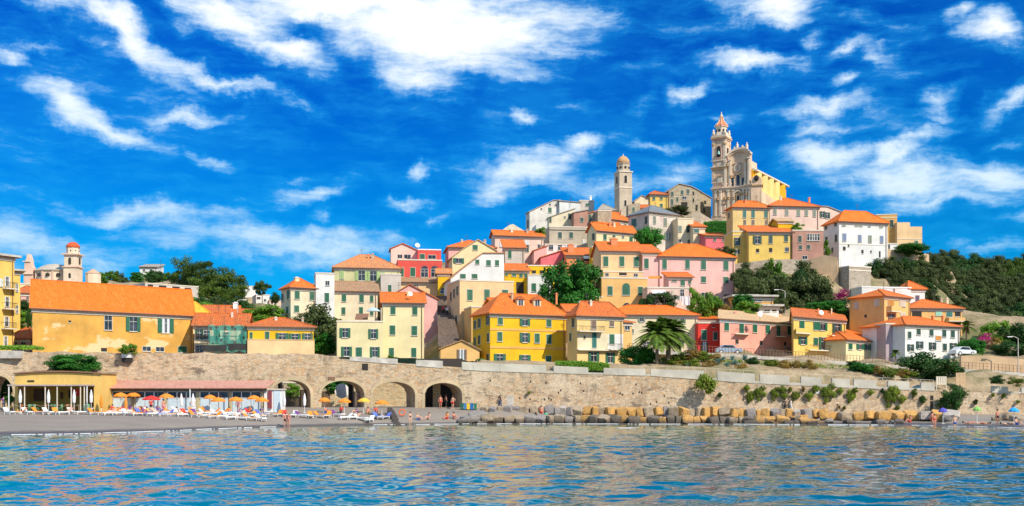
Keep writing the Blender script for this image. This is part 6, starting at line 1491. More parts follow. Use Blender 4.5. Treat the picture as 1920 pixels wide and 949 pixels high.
# ------------------------------------------------------------------ beach bar
M_barwall = stucco('beach_bar_render', (.78,.54,.22), .3)
M_wood = plain('dark_wood', (.13,.07,.04), .8, 0, .3)
M_canvas = plain('white_canvas', (.74,.73,.72), .8, 0, .06)
M_orange = plain('orange_canvas', (.82,.26,.02), .75, 0, .08)
M_redc = plain('red_canvas', (.75,.03,.02), .75, 0, .06)
M_yelc = plain('yellow_canvas', (.80,.48,.05), .75, 0, .08)
M_pinkroof = tiles('pink_corrugated_roof', (.62,.30,.22), (.52,.22,.17))
M_panel = plain('pale_blue_panel', (.55,.66,.72), .5, 0, .08)
M_fascia = plain('grey_green_fascia', (.16,.16,.12), .8)
def beach_bar():
    Y = 130; o = P(28, 766, Y); o.z = groundz(28, Y)-.05; rt = thing('beach_bar', 'yellow beach bar with open front and rusty curved roof edge under the sea wall', 'beach bar', o)
    x = lambda px: XZ(px, Y)-o.x; z = lambda py: ZZ(py, Y)-o.z
    m = MB(); m.box(x(28), 0, -1, x(34), .4, z(722)); m.box(x(176), 0, -1, x(190), 5, z(700)-.02); m.box(x(28), .401, -1, x(34), 5, z(722))
    n = 14
    for k in range(n):
        a, b = lerp(28, 176, k/n), lerp(28, 176, (k+1)/n); ta = 702-3.5*math.sin(math.pi*k/n); tb = 702-3.5*math.sin(math.pi*(k+1)/n)
        m.add([(x(a), .02, z(722)), (x(b), .02, z(722)), (x(b), .02, z(tb)), (x(a), .02, z(ta)), (x(a), 5, z(722)), (x(b), 5, z(722)), (x(b), 5, z(tb)), (x(a), 5, z(ta))], [(0,1,2,3),(3,2,6,7),(0,4,5,1),(4,7,6,5)])
    m.build('wall', M_barwall, rt)
    m = MB()
    for k in range(n+1):
        a, b = lerp(26, 192, k/(n+1)), lerp(26, 192, (k+1)/(n+1)); ta = 701.5-3.8*math.sin(math.pi*k/(n+1)); tb = 701.5-3.8*math.sin(math.pi*(k+1)/(n+1))
        m.add([(x(a), -.25, z(ta)+.0), (x(b), -.25, z(tb)), (x(b), -.25, z(tb)+.16), (x(a), -.25, z(ta)+.16), (x(a), 5.3, z(ta)), (x(b), 5.3, z(tb)), (x(b), 5.3, z(tb)+.16), (x(a), 5.3, z(ta)+.16)], [(0,1,2,3),(3,2,6,7),(0,4,5,1)])
    m.build('roof', M_rust, rt)
    m = MB(); m.box(x(34.2), 3.4, -1, x(175.8), 3.6, z(722)-.01); m.build('back_wall', stucco('bar_inner_wall', (.62,.42,.14), .2), rt)
    for a, b, c, d, mt, nm in ((41, 69, 729, 752, M_wood, 'counter'), (108, 120, 731, 746, M_dark, 'doorway'), (148, 153, 728, 760, M_wood, 'doorway'), (92, 96, 735, 748, M_wood, 'doorway')):
        m = MB(); m.box(x(a), 3.2, z(d), x(b), 3.39, z(c)); m.build(nm, mt, rt)
    m = MB(); m.box(x(128), 1.2, z(742), x(141), 1.3, z(730)); q = m.build('sign_board', M_redc, rt)
    m = MB(); m.lathe(((x(128)+x(141))/2, 1.17, z(736)), [(.02, -.16), (.16, -.1), (.16, .1), (.02, .16)], 8); m.build('emblem', M_white, q)
    m = MB(); m.box(x(31), -2.4, z(724), x(178), -.0, z(721.5)); m.build('canopy', plain('grey_pink_canopy', (.40,.33,.31), .8), rt)
    for px in (33, 62, 100, 122, 148, 165, 172, 177):
        m = MB(); m.box(x(px)-.05, -2.3, -.5, x(px)+.05, -2.2, z(724)); m.build('post', M_white if px in (33, 177) else M_trim, rt)
    m = MB(); m.box(x(35), -2.6, -.4, x(172), -2.45, .12); m.build('deck_edge', M_wood, rt)
    m = MB(); m.box(x(34.5), -2.4, -.4, x(175), 3.3, .08); m.build('deck', plain('bar_deck', (.16,.10,.08), .8), rt)
    m = MB()
    for k in range(7): a = x(42+k*20); m.bar((a, -2.25, .08), (a, -2.25, .95), .03)
    for k in range(6):
        a, b = x(42+k*20), x(62+k*20); mid = ((a+b)/2, -2.25, .72); m.bar((a, -2.25, .92), mid, .02); m.bar(mid, (b, -2.25, .92), .02)
    m.build('rope_railing', plain('rope', (.5,.4,.28), .8), rt)
    for px in (58, 30): m = MB(); m.box(x(px)-.4, -.06, z(716), x(px)+.4, .0, z(713)); m.build('vent', M_dark, rt) if px == 58 else None
beach_bar()
def beach_club():
    Y = 133.5; o = P(192, 765, Y); o.z = groundz(192, Y)-.05; rt = thing('beach_club', 'long low beach club building with pink corrugated roof and pale blue panels', 'beach club', o)
    x = lambda px: XZ(px, Y)-o.x; z = lambda py: ZZ(py, Y)-o.z
    m = MB(); m.box(x(192), .2, -1, x(500), 3.4, z(729)); m.build('wall', plain('club_white_wall', (.70,.69,.66), .7), rt)
    m = MB(); x0, x1 = x(189), x(503); m.add([(x0,-.9,z(727)),(x1,-.9,z(727)),(x1,3.8,z(712.5)),(x0,3.8,z(712.5)),(x0,-.9,z(727)-.1),(x1,-.9,z(727)-.1),(x1,3.8,z(712.5)-.1),(x0,3.8,z(712.5)-.1)], [(0,1,2,3),(4,7,6,5),(0,4,5,1),(1,5,6,2),(3,7,4,0)]); m.build('roof', M_pinkroof, rt)
    m = MB(); m.box(x(192), .0, z(734), x(500), .19, z(728)); m.build('fascia', M_fascia, rt)
    px = 193; k = 0
    while px < 495:
        w = 17.5 if k % 4 != 3 else 8
        if w > 10:
            m = MB(); m.box(x(px)+.03, .12, z(746), x(px+w)-.03, .19, z(735)); o_ = m.build('window', GLASS, rt)
            f = MB(); f.box(x(px)-.05, .05, z(747), x(px)+.06, .19, z(734.2)); f.box(x(px), .05, z(747.3), x(px+w), .19, z(746)); f.box(x(px), .05, z(735), x(px+w), .19, z(734.2)); f.build('frame', M_white, o_)
            m = MB(); m.box(x(px)+.05, .1, -.5, x(px+w)-.05, .19, z(747.5)); m.build('panel', M_panel, rt)
        else:
            m = MB(); m.box(x(px)+.08, .1, -.5, x(px+w)-.08, .19, z(735)); m.build('door', stucco('club_door_tan', (.55,.48,.30), .2), rt)
        px += w; k += 1
    for q in (192, 254, 300, 360, 432, 497): m = MB(); m.box(x(q)-.05, -.85, -.5, x(q)+.05, -.75, z(727.5)-.1); m.build('post', M_iron if q not in (360, 192) else M_white, rt)
    o2 = P(502, 765, 134); o2.z = groundz(502, 134)-.05; r2 = thing('beach_hut', 'small white hut with pale blue door at the left edge of the first arch', 'hut', o2); X2 = lambda p: XZ(p, 134)-o2.x; Z2 = lambda p: ZZ(p, 134)-o2.z
    m = MB(); m.box(X2(502), 0, -1, X2(528), 2.2, Z2(731)); m.build('wall', M_white, r2); m = MB(); m.box(X2(500), -.2, Z2(731), X2(530), 2.4, Z2(729)); m.build('roof', M_trim, r2)
    m = MB(); m.box(X2(513), -.06, 0, X2(526), -.001, Z2(733)); m.build('door', M_panel, r2); m = MB(); m.box(X2(503.5), -.3, .5, X2(510), -.001, Z2(733)); m.build('display_case', plain('maroon_case', (.25,.05,.06), .5), r2)
beach_club()

# ------------------------------------------------------------------ beach furniture
def parasol(label, px, pyc, wpx, Y, mat, pyb=None, closed=False, group=None):
    zt = ZZ(pyc, Y); b = GP(px, Y); h = max(1.9, zt-b.z); r = wpx*Y/FPX/2
    rt = thing('beach_umbrella', label, 'beach umbrella', b, 0, group)
    m = MB(); m.bar((0, 0, -.3), (0, 0, h), .028, n=6); m.build('pole', M_white, rt)
    m = MB(); m.lathe((0, 0, 0), [(.25, -.1), (.25, .06), (.06, .1)], 10); m.build('base', M_conc, rt)
    m = MB()
    if closed: m.lathe((0, 0, h-1.55), [(.05, 0), (.16, .1), (.2, .7), (.13, 1.2), (.03, 1.6)], 8)
    else:
        n = 8; V = [(0, 0, h+.02)]; F_ = []
        for k in range(n):
            a = 2*math.pi*k/n; V.append((r*.55*math.cos(a), r*.55*math.sin(a), h-.13)); 
        for k in range(n):
            a = 2*math.pi*k/n; V.append((r*math.cos(a), r*math.sin(a), h-.36))
        for k in range(n):
            a = 2*math.pi*k/n; V.append((r*1.0*math.cos(a), r*1.0*math.sin(a), h-.52))
        for k in range(n):
            j = (k+1) % n; F_ += [(0, 1+k, 1+j), (1+k, 9+k, 9+j, 1+j), (9+k, 17+k, 17+j, 9+j)]
        m.add(V, F_)
    m.build('canopy', mat, rt); return rt
pl = [(226,736,27,131.5,'orange'),(250,735.5,26,133,'orange'),(284,742,34,129,'red'),(312,738,28,131,'orange'),(394,740,24,132,'orange'),(409,745,28,129.5,'orange'),(442,744,28,130.5,'orange'),(476,741,26,132,'orange'),(491,745,26,130,'orange'),(608,746,22,135,'orange'),(646,747,24,134,'orange'),(682,749,24,136,'yellow'),(716,750,26,134,'orange')]
oi = 0
for px, py, w, Y, c in pl:
    if c == 'orange': lb = 'open orange beach umbrella, %s orange one from the left' % ordw(oi); oi += 1
    else: lb = 'open %s beach umbrella, the only %s one on the beach' % (c, c)
    parasol(lb, px, py, w, Y, {'orange': M_orange, 'red': M_redc, 'yellow': M_yelc}[c], group='open umbrellas of the beach club')
for i, (px, Y) in enumerate([(38, 125.5), (91, 125.5), (139, 125.5), (171, 126.5)]): parasol('folded white umbrella in front of the yellow beach bar, %s from the left' % ordw(i), px, 731, 8, Y, M_canvas, closed=True, group='folded umbrellas of the beach bar')
parasol('folded orange umbrella at the corner of the yellow bar', 190, 740, 8, 129, M_orange, closed=True)
parasol('folded orange umbrella between the red and orange open ones', 236, 744, 8, 129, M_orange, closed=True)
for i, (px, Y) in enumerate([(340, 131), (362, 129), (533, 133), (571, 134)]): parasol('folded white umbrella beside the beach club, %s from the left' % ordw(i), px, 738, 8, Y, M_canvas, closed=True, group='folded umbrellas near the beach club')
for lb, px, py, w, mt in (('purple open umbrella on the right beach below the boulders', 1768, 783, 17, plain('purple_canvas', (.10,.08,.45), .7)), ('lime green open umbrella on the right beach', 1832, 781, 16, plain('lime_canvas', (.22,.50,.10), .7)), ('sky blue open umbrella near the right edge of the beach', 1901, 784, 20, plain('sky_canvas', (.02,.35,.75), .7))):
    Y = ground_from_pixel(px, py+12); parasol(lb, px, py, w, Y, mt)

def lounger_proto():
    rt = thing('sun_lounger', 'x', 'sun lounger', (0, 0, 0))
    m = MB(); m.box(-.32, -.95, .24, -.28, .45, .30); m.box(.28, -.95, .24, .32, .45, .30); m.box(-.28, -.95, .24, .28, -.9, .30); m.build('frame', M_white, rt)
    m = MB(); m.box(-.27, -.9, .30, .27, .35, .36); m.build('mattress', M_canvas, rt)
    m = MB(); m.add([(-.27,.36,.3),(.27,.36,.3),(.27,.85,.78),(-.27,.85,.78),(-.27,.41,.26),(.27,.41,.26),(.27,.9,.74),(-.27,.9,.74)], [(0,1,2,3),(4,7,6,5),(0,4,5,1),(1,5,6,2),(2,6,7,3),(3,7,4,0)]); m.build('backrest', M_canvas, rt)
    for sx in (-.3, .3):
        for sy in (-.8, .35): m = MB(); m.box(sx-.025, sy-.025, -.02, sx+.025, sy+.025, .24); m.build('leg', M_white, rt)
    return rt
LP = lounger_proto(); lcol = {'white': M_canvas, 'orange': M_orange, 'pale peach': plain('peach_canvas', (.78,.42,.28), .8), 'red': M_redc, 'dark purple': plain('purple_towel', (.16,.04,.20), .8), 'blue': plain('blue_towel', (.10,.16,.50), .8)}
for mat in lcol.values():
    pass
rnd = random.Random(4); spots = []
for i in range(11): spots.append((18+i*17.5+rnd.uniform(-3, 3), 124.2+rnd.uniform(-.4, .4)))
for r_ in range(3):
    px = 205+r_*6
    while px < 500: spots.append((px, 123+r_*2.9+rnd.uniform(-.5, .5))); px += rnd.uniform(15, 21)
for px in (522, 534, 552, 566, 582): spots.append((px, 129))
px = 600
while px < 735: spots.append((px, 130.5+rnd.uniform(-1, 1.5))); px += rnd.uniform(13, 18)
spots.sort(); lc = {}
for i, (px, Y) in enumerate(spots):
    o = LP if i == 0 else copy_tree(LP)
    c = rnd.choice(['white', 'white', 'white', 'pale peach', 'orange', 'orange', 'red', 'dark purple', 'blue']) if px > 200 else rnd.choice(['white', 'white', 'pale peach', 'orange'])
    k = lc.get(c, 0); lc[c] = k+1
    o.location = GP(px, Y); o.rotation_euler = (0, 0, rnd.choice([-1, 1])*R(rnd.uniform(35, 80)) if px < 520 else R(rnd.uniform(-70, 70)))
    o['label'] = 'sun lounger with %s cover, %s of that colour from the left' % (c, ordw(k)); o['group'] = 'sun loungers on the beach'
    for ch in o.children:
        if ch.name.split('.')[0] in ('mattress', 'backrest'):
            ch.data = ch.data if c == 'white' else ch.data
            if c != 'white' and ch.name.split('.')[0] == 'backrest' or c in ('red', 'orange', 'blue'):
                ch.material_slots[0].link = 'OBJECT'; ch.material_slots[0].material = lcol[c]
            else:
                ch.material_slots[0].link = 'OBJECT'; ch.material_slots[0].material = M_canvas

def chair_proto(mt):
    rt = thing('chair', 'x', 'chair', (0, 0, 0))
    m = MB(); m.box(-.22, -.22, .42, .22, .22, .46); m.build('seat', mt, rt)
    m = MB(); m.box(-.22, .18, .5, .22, .22, .88); m.build('backrest', mt, rt)
    for sx in (-.2, .2):
        for sy in (-.2, .2): m = MB(); m.bar((sx, sy, 0), (sx, sy, .42 if sy < 0 else .87), .018); m.build('leg', mt, rt)
    return rt
def table_proto():
    rt = thing('table', 'x', 'table', (0, 0, 0)); m = MB(); m.box(-.35, -.35, .72, .35, .35, .76); m.build('tabletop', M_wood, rt); m = MB(); m.bar((0, 0, 0), (0, 0, .72), .03); m.box(-.22, -.22, 0, .22, .22, .03); m.build('leg', M_iron, rt); return rt
M_gch = plain('mint_chair_paint', (.20,.50,.28), .5); M_och = plain('orange_chair_paint', (.70,.20,.04), .5)
first = {}; ci = {'mint': 0, 'orange': 0}
for i, px in enumerate((44, 52, 60, 68, 83, 99, 106, 113, 128, 136, 155, 164)):
    c = 'orange' if i in (0, 4, 8, 9) else 'mint'
    if c in first: o = copy_tree(first[c])
    else: o = first[c] = chair_proto(M_gch if c == 'mint' else M_och)
    Y = 128.4+(i % 3)*.5; o.location = (XZ(px, Y), Y, groundz(28, 130)-.05+.081); o.rotation_euler = (0, 0, R([90, -90, 20][i % 3]))
    o['label'] = '%s chair on the beach bar deck, %s of its colour from left' % (c, ordw(ci[c])); ci[c] += 1; o['group'] = 'chairs of the beach bar'
tp = None
for i, px in enumerate((49, 64, 102, 109, 132, 159)):
    o = table_proto() if tp is None else copy_tree(tp); tp = tp or o
    Y = 129.4; o.location = (XZ(px, Y), Y, groundz(28, 130)-.05+.081); o['label'] = 'small dark table on the deck of the beach bar, %s from the left' % ordw(i); o['group'] = 'tables of the beach bar'
# bins
for lb, px, mt in (('dark green wheeled bin at the left of the bin row beside the last arch', 866, plain('green_plastic', (.02,.12,.06), .5)), ('light blue wheeled bin second from the left in the bin row', 872, plain('light_blue_plastic', (.06,.20,.42), .5)), ('yellow wheeled bin in the middle of the bin row', 878, plain('yellow_plastic', (.80,.55,.02), .5)), ('bright blue wheeled bin right of the yellow bin', 884.5, plain('blue_plastic', (.01,.14,.42), .5)), ('green wheeled bin at the right end of the bin row', 891, plain('green_plastic2', (.03,.18,.10), .5))):
    Y = 142; b = GP(px, Y); rt = thing('wheeled_bin', lb, 'bin', b, 0, 'bins beside the last arch')
    m = MB(); m.add([(-.17,-.2,.08),(.17,-.2,.08),(.17,.2,.08),(-.17,.2,.08),(-.21,-.24,.8),(.21,-.24,.8),(.21,.24,.8),(-.21,.24,.8)], [(0,3,2,1),(4,5,6,7),(0,1,5,4),(1,2,6,5),(2,3,7,6),(3,0,4,7)]); m.build('body', mt, rt)
    m = MB(); m.box(-.23, -.27, .805, .23, .27, .87); m.bar((-.2, .28, .82), (.2, .28, .82), .025); m.build('lid', mt, rt)
    for s in (-.17, .17): m = MB(); m.bar((s-.03, .2, .09), (s+.03, .2, .09), .09, n=10); m.build('wheel', M_iron, rt)
# things inside the arches
def gate(name, label, x0, x1, yt, yb, Y, mat, slats=10, cat='gate'):
    o = P(x0, yb, Y); rt = thing(name, label, cat, o); w = XZ(x1, Y)-o.x; h = ZZ(yt, Y)-o.z
    m = MB(); m.box(-.05, -.04, -.8, .03, .04, h); m.box(w-.03, -.04, -.8, w+.05, .04, h); m.box(.03, -.03, h-.1, w-.03, .03, h); m.box(.03, -.03, .05, w-.03, .03, .15); m.build('frame', mat, rt)
    m = MB()
    for k in range(slats): a = lerp(.03, w-.03, (k+.1)/slats); b = lerp(.03, w-.03, (k+.85)/slats); m.box(a, -.015, .151, b, .015, h-.101)
    m.build('slats', mat, rt)
gate('gate', 'brown wooden gate on the right side of the first arch', 563, 582, 731, 763, 143, M_wood)
gate('fence', 'black low fence panel across the first arch', 530, 563, 744, 763, 146, M_iron, 14, 'fence')
gate('gate', 'brown plank door at the left of the second arch', 603, 618, 734, 763, 143, M_wood)
gate('fence', 'purplish plank fence in the right of the second arch', 664, 682, 734, 763, 144, plain('purplish_planks', (.20,.13,.13), .8), 8, 'fence')
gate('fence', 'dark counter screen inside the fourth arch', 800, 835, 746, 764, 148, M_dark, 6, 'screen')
gate('fence', 'tan slatted gate on the right end of the parapet', 1756, 1774, 706, 722, 152, M_trim, 5, 'fence')
gate('gate', 'tan grid gate below the right raised road', 1793, 1810, 699, 724, 153, plain('tan_gate', (.62,.42,.24), .7), 6)
for lb, px, pt, pb, w, k, Y in (('green plants hanging in the first arch', 548, 722, 744, 24, 'bright', 152), ('leafy plants in the upper left of the second arch', 622, 716, 736, 36, 'broad', 151), ('leafy plants at the top of the second arch', 650, 712, 726, 30, 'broad', 153), ('dark ivy in the arch at the left edge', 8, 706, 745, 26, 'dark', 142), ('green bush beside the arch at the left edge', 17, 744, 758, 14, 'broad', 134)):
    tree(lb, px, pt, pb, w, Y, k, 1, 'bush', ground=False)
m = MB(); m.lathe((0, 0, 0), [(.02, -.1), (1.0, -.06), (1.0, .06), (.02, .1)], 20); o = m.build('round_table_top', plain('whitish_board', (.66,.62,.6), .6), None); o.location = P(641, 733, 150); o.rotation_euler = (R(80), 0, R(15)); tag(o, 'large white disc board leaning on the wall inside the second arch', 'board')
o = P(832, 764, 148.4); m = MB(); m.box(XZ(795, 148.4)-o.x, 0, -1, XZ(868, 148.4)-o.x, .3, 6.6); ob = m.build('arch_shade_panel', plain('painted_arch_shade', (.05,.04,.035), .9), None); ob.location = o; tag(ob, 'dark panel painting the shade inside the fourth arch', 'wall')  # added dark panel stands in for the shade under the vault
r = H('shaded brown building with small windows glimpsed through the first arch', 508, 566, 153, 716, 764, rot=0, dep=3, wall='oldstone', win='c 530 728 5 14 brown; g 548 727 5 12; k 558 735 5 18', ground=False)
# inner piers under the viaduct
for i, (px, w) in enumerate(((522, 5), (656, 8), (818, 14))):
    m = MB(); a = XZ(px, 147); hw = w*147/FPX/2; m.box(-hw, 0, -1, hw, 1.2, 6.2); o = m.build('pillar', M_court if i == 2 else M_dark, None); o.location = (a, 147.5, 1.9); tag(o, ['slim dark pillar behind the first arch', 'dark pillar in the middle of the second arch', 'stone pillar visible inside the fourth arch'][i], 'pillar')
# niche, bracket and chimney post on the sea wall
def wallbit(name, label, cat, x0, x1, yt, yb, out, mat):
    Y = wy((x0+x1)/2); o = P((x0+x1)/2, yb, Y); m = MB(); w = (XZ(x1, Y)-XZ(x0, Y))/2; m.box(-w, -out, 0, w, .3, ZZ(yt, Y)-o.z); ob = m.build(name, mat, None); ob.location = o; tag(ob, label, cat); return ob
wallbit('wall_niche', 'dark square opening high in the sea wall above the third arch', 'opening', 677, 690, 682, 694, .05, M_dark)
wallbit('wall_niche', 'white arched blocked doorway in the sea wall right of the bins', 'blocked door', 951, 963, 742, 762, .06, M_conc)
wallbit('wall_slot', 'tall dark slot in the sea wall near the right dark bush', 'opening', 1744, 1749, 752, 774, .04, M_dark)
wallbit('wall_slot', 'short dark arched opening above the tall slot', 'opening', 1744, 1750, 742, 750, .04, M_dark)
wallbit('chimney_post', 'short pale chimney post standing in the leafy shrub above the bar', 'chimney', 119, 127, 677, 697, .5, M_conc)
wallbit('bracket_box', 'dark box hanging on the wall under the bracket shrub', 'box', 231, 248, 672, 680, .5, M_dark)
wallbit('balcony_rail', 'little white railing on the wall beneath the bracket shrub', 'railing', 231, 249, 661, 671, .55, M_white)
wallbit('wall_plaque', 'orange stained patch box above the third beach arch shoulder', 'plaque', 616, 628, 707, 713, .15, M_rust)
wallbit('sign_board', 'white square notice on the sea wall among the caper plants', 'sign', 1529, 1536, 731, 738, .08, M_white)
rnd = random.Random(8)
holes = MB(); oo = P(1100, 740, 145)
for i in range(46):
    px = rnd.uniform(905, 1740); py = interp(WTOP, px)+rnd.choice([18, 34, 50])+rnd.uniform(-3, 3)
    if py > interp(WBOT, px)-6: continue
    Y = wy(px); c = P(px, py, Y)-oo; holes.box(c.x-.09, c.y-.015, c.z-.13, c.x+.09, c.y+.1, c.z+.13)
h = holes.build('drain_holes', M_dark, bpy.data.objects['sea_wall'])
h.location = oo-bpy.data.objects['sea_wall'].location; h['kind'] = 'stuff'
# lifebuoy, dark net stack
m = MB(); V = []; Fc = []
for i in range(16):
    for j in range(6):
        a, b_ = 2*math.pi*i/16, 2*math.pi*j/6; V.append(((.36+.08*math.cos(b_))*math.cos(a), .08*math.sin(b_), (.36+.08*math.cos(b_))*math.sin(a)))
for i in range(16):
    for j in range(6): Fc.append((i*6+j, ((i+1) % 16)*6+j, ((i+1) % 16)*6+(j+1) % 6, i*6+(j+1) % 6))
o = rawmesh('lifebuoy', V, Fc, plain('lifebuoy_orange', (.85,.16,.05), .5)); Y = ground_from_pixel(754, 782); o.location = GP(754, Y)+Vector((0, 0, .55)); tag(o, 'orange ring lifebuoy standing on the beach beside the dark fishing nets', 'lifebuoy')
o = GP(735, 131); rt = thing('net_rack', 'dark sloping rack of planks and nets running down the beach', 'rack', o)
for k in range(9):
    t = k/8; a = GP(lerp(731, 749, t), lerp(136, 128, t))-o; m = MB(); m.box(a.x-.28, a.y-.5, -.6+a.z, a.x+.28, a.y+.4, a.z+lerp(.8, .25, t)); m.build('plank_bundle', plain('net_dark', (.09,.075,.07), .9), rt)
# scaffolding and netting
def scaffold():
    Y = 168.2; o = P(364, 663, Y); rt = thing('scaffold', 'steel scaffold with torn green netting in front of the cream house', 'scaffold', o); x = lambda p: XZ(p, Y)-o.x; z = lambda p: ZZ(p, Y)-o.z
    for px in (366, 394, 418, 441, 464):
        m = MB(); m.bar((x(px), 0, -3), (x(px), 0, z(590)), .04); m.bar((x(px), 1.0, -3), (x(px), 1.0, z(592)), .04); m.build('pole', M_rust, rt)
    for py in (612, 630, 644): m = MB(); m.bar((x(364), 0, z(py)), (x(466), 0, z(py)), .035); m.box(x(366), .05, z(py)-.08, x(464), .9, z(py)-.03); m.build('platform', M_wood, rt)
    m_, nt, b = base_mat('green_debris_net'); b.inputs['Base Color'].default_value = (.08, .42, .32, 1); b.inputs['Roughness'].default_value = .8; b.inputs['Alpha'].default_value = .5
    rnd = random.Random(2); V = []; Fc = []; nx, nz = 22, 10
    for i in range(nx+1):
        for j in range(nz+1):
            px = lerp(391, 463, i/nx); py = lerp(610, 660, j/nz); V.append((x(px), -.1-.12*math.sin(i*1.3)-.08*rnd.random(), z(py)+.15*math.sin(i*.8)))
    for i in range(nx):
        for j in range(nz):
            if rnd.random() < .12: continue
            a = i*(nz+1)+j; Fc.append((a, a+nz+1, a+nz+2, a+1))
    rawmesh('netting', V, Fc, m_, rt)
    V = []; Fc = []
    for i in range(21):
        px = lerp(378, 466, i/20)
        for t in (0, 1): V.append((x(px), -.28-.06*math.sin(i), z(lerp(646, 657, t)+1.5*math.sin(i*.3))))
    for i in range(20): Fc.append((2*i, 2*i+2, 2*i+3, 2*i+1))
    rawmesh('dark_net', V, Fc, plain('black_net', (.035,.035,.035), .9), rt)
scaffold()
# lamps, antennas, dishes, laundry, cars
def lamp(label, px, pt, pb, Y, arm):
    o = P(px, pb, Y); h = ZZ(pt, Y)-o.z; rt = thing('street_lamp', label, 'street lamp', o); m = MB(); m.bar((0, 0, -1), (0, 0, h*.93), .09, n=8, r2=.06); m.bar((0, 0, h*.93), (arm*.6, 0, h), .05, n=6); m.bar((arm*.6, 0, h), (arm, 0, h-.02), .05, n=6); m.build('pole', M_conc, rt)
    m = MB(); m.box(arm-.1, -.12, h-.1, arm+.5*(1 if arm > 0 else -1)+.1, .12, h+.02) if arm > 0 else m.box(arm-.6, -.12, h-.1, arm+.1, .12, h+.02); m.build('lamp_head', M_white, rt)
lamp('curved street lamp in front of the olive terraces under the yellow houses', 1472, 543, 592, 192, -1.3)
lamp('tall street lamp beside the right end of the upper road', 1909, 631, 686, 165, -1.0)
lamp('small street lamp rising above the red roof left of the green tree', 445, 562, 592, 186, 1.0)
def antenna(label, px, pt, pb, Y):
    o = P(px, pb, Y); h = ZZ(pt, Y)-o.z; rt = thing('antenna', label, 'antenna', o); m = MB(); m.bar((0, 0, -.8), (0, 0, h), .035); m.build('mast', M_iron, rt); m = MB()
    for k in range(4): m.bar((-.4, 0, h-.1-k*.18), (.4, 0, h-.1-k*.18), .02)
    m.build('crossbars', M_iron, rt)
for lb, px, pt, pb, Y in (('radio mast on the left hill beside the white villa', 301, 487, 513, 318), ('aerial on the roof of the low white house with red roof', 410, 572, 582, 188), ('aerial rising from the red house terrace', 783, 458, 470, 216), ('aerial on the white flat roofed modern house', 1665, 520, 536, 203), ('aerial on the small white skyline house', 1070, 370, 382, 264), ('aerial on the tall yellow house below the church', 1418, 366, 376, 235), ('aerial on the skyline roof left of the slate mansion', 1136, 402, 412, 249), ('aerial on the old stone house roof', 1294, 341, 350, 272), ('aerial on the orange roof of the long cream house', 1230, 560, 574, 182)): antenna(lb, px, pt, pb, Y)
def dish(label, px, py, Y, r=.45):
    rt = thing('satellite_dish', label, 'satellite dish', P(px, py, Y)); m = MB(); m.lathe((0, 0, 0), [(.03, -.12), (r*.6, -.08), (r, 0), (r*.96, .02), (r*.5, -.04)], 16); o = m.build('reflector', M_white, rt); o.rotation_euler = (R(70), 0, R(20)); m = MB(); m.bar((0, .05, 0), (0, .1, -r-.5), .03); m.build('mount', M_iron, rt)
dish('white satellite dish on the tan roof of the coral pink house', 1425, 589, 177); dish('white satellite dish on the red roof of the yellow house', 1540, 586, 180); dish('white satellite dish above the red house', 783, 460, 217, .5); dish('white satellite dish at the slim cream house roof', 770, 551, 171, .35)
o = P(1263, 555, 188); rt = thing('laundry_line', 'white laundry hanging on a line below the villa terrace', 'laundry', o)
m = MB(); m.bar((-.6, 0, .05), (3, 0, -.05), .015); m.build('line', M_iron, rt)
for i, (a, w, h) in enumerate(((0, .9, .7), (.95, .5, .9), (1.5, 1.3, 1.6))):
    V = []; Fc = []
    for k in range(9):
        xx = a+w*k/8; yy = .06*math.sin(k*1.4); V += [(xx, yy, 0), (xx, yy*2, -h)]
    for k in range(8): Fc.append((2*k, 2*k+2, 2*k+3, 2*k+1))
    rawmesh('sheet', V, Fc, M_canvas, rt)
m = MB(); 
def awning(label, x0, x1, yt, yb, Y, mat, out=1.2):
    o = P(x0, yt, Y); w = XZ(x1, Y)-o.x; h = ZZ(yb, Y)-o.z; m = MB(); m.add([(0,0,0),(w,0,0),(w,-out,h),(0,-out,h),(0,0,-.05),(w,0,-.05),(w,-out,h-.05),(0,-out,h-.05),(0,-out-.01,h-.25),(w,-out-.01,h-.25)], [(0,1,2,3),(4,7,6,5),(0,3,7,4),(1,5,6,2),(3,2,9,8)]); ob = m.build('awning', mat, None); ob.location = o; tag(ob, label, 'awning')
awning('cream awning over the terrace under the villa porch', 1221, 1247, 544, 549, 192.7, M_canvas)
awning('cream awning on the salmon house', 1094, 1115, 480, 484, 219.6, M_canvas, .8)
awning('orange awning strip on the villa terrace', 1215, 1240, 518, 521, 201, M_orange, 1)
parasolY = 168
o = P(700, 600, 169); rt = thing('terrace_umbrella', 'blue and white umbrella on the roof terrace of the flat cream house', 'umbrella', o); m = MB(); m.bar((0, 0, -.2), (0, 0, 1.9), .03); m.build('pole', M_white, rt)
m = MB(); m.lathe((0, 0, 1.35), [(1.15, 0), (1.12, .05), (.6, .35), (.03, .62)], 8); m.build('canopy', plain('blue_white_canvas', (.45,.58,.72), .7), rt)
awning('brown reed awning on the roof terrace of the flat cream house', 668, 692, 588, 598, 172, M_rust, 1.5)
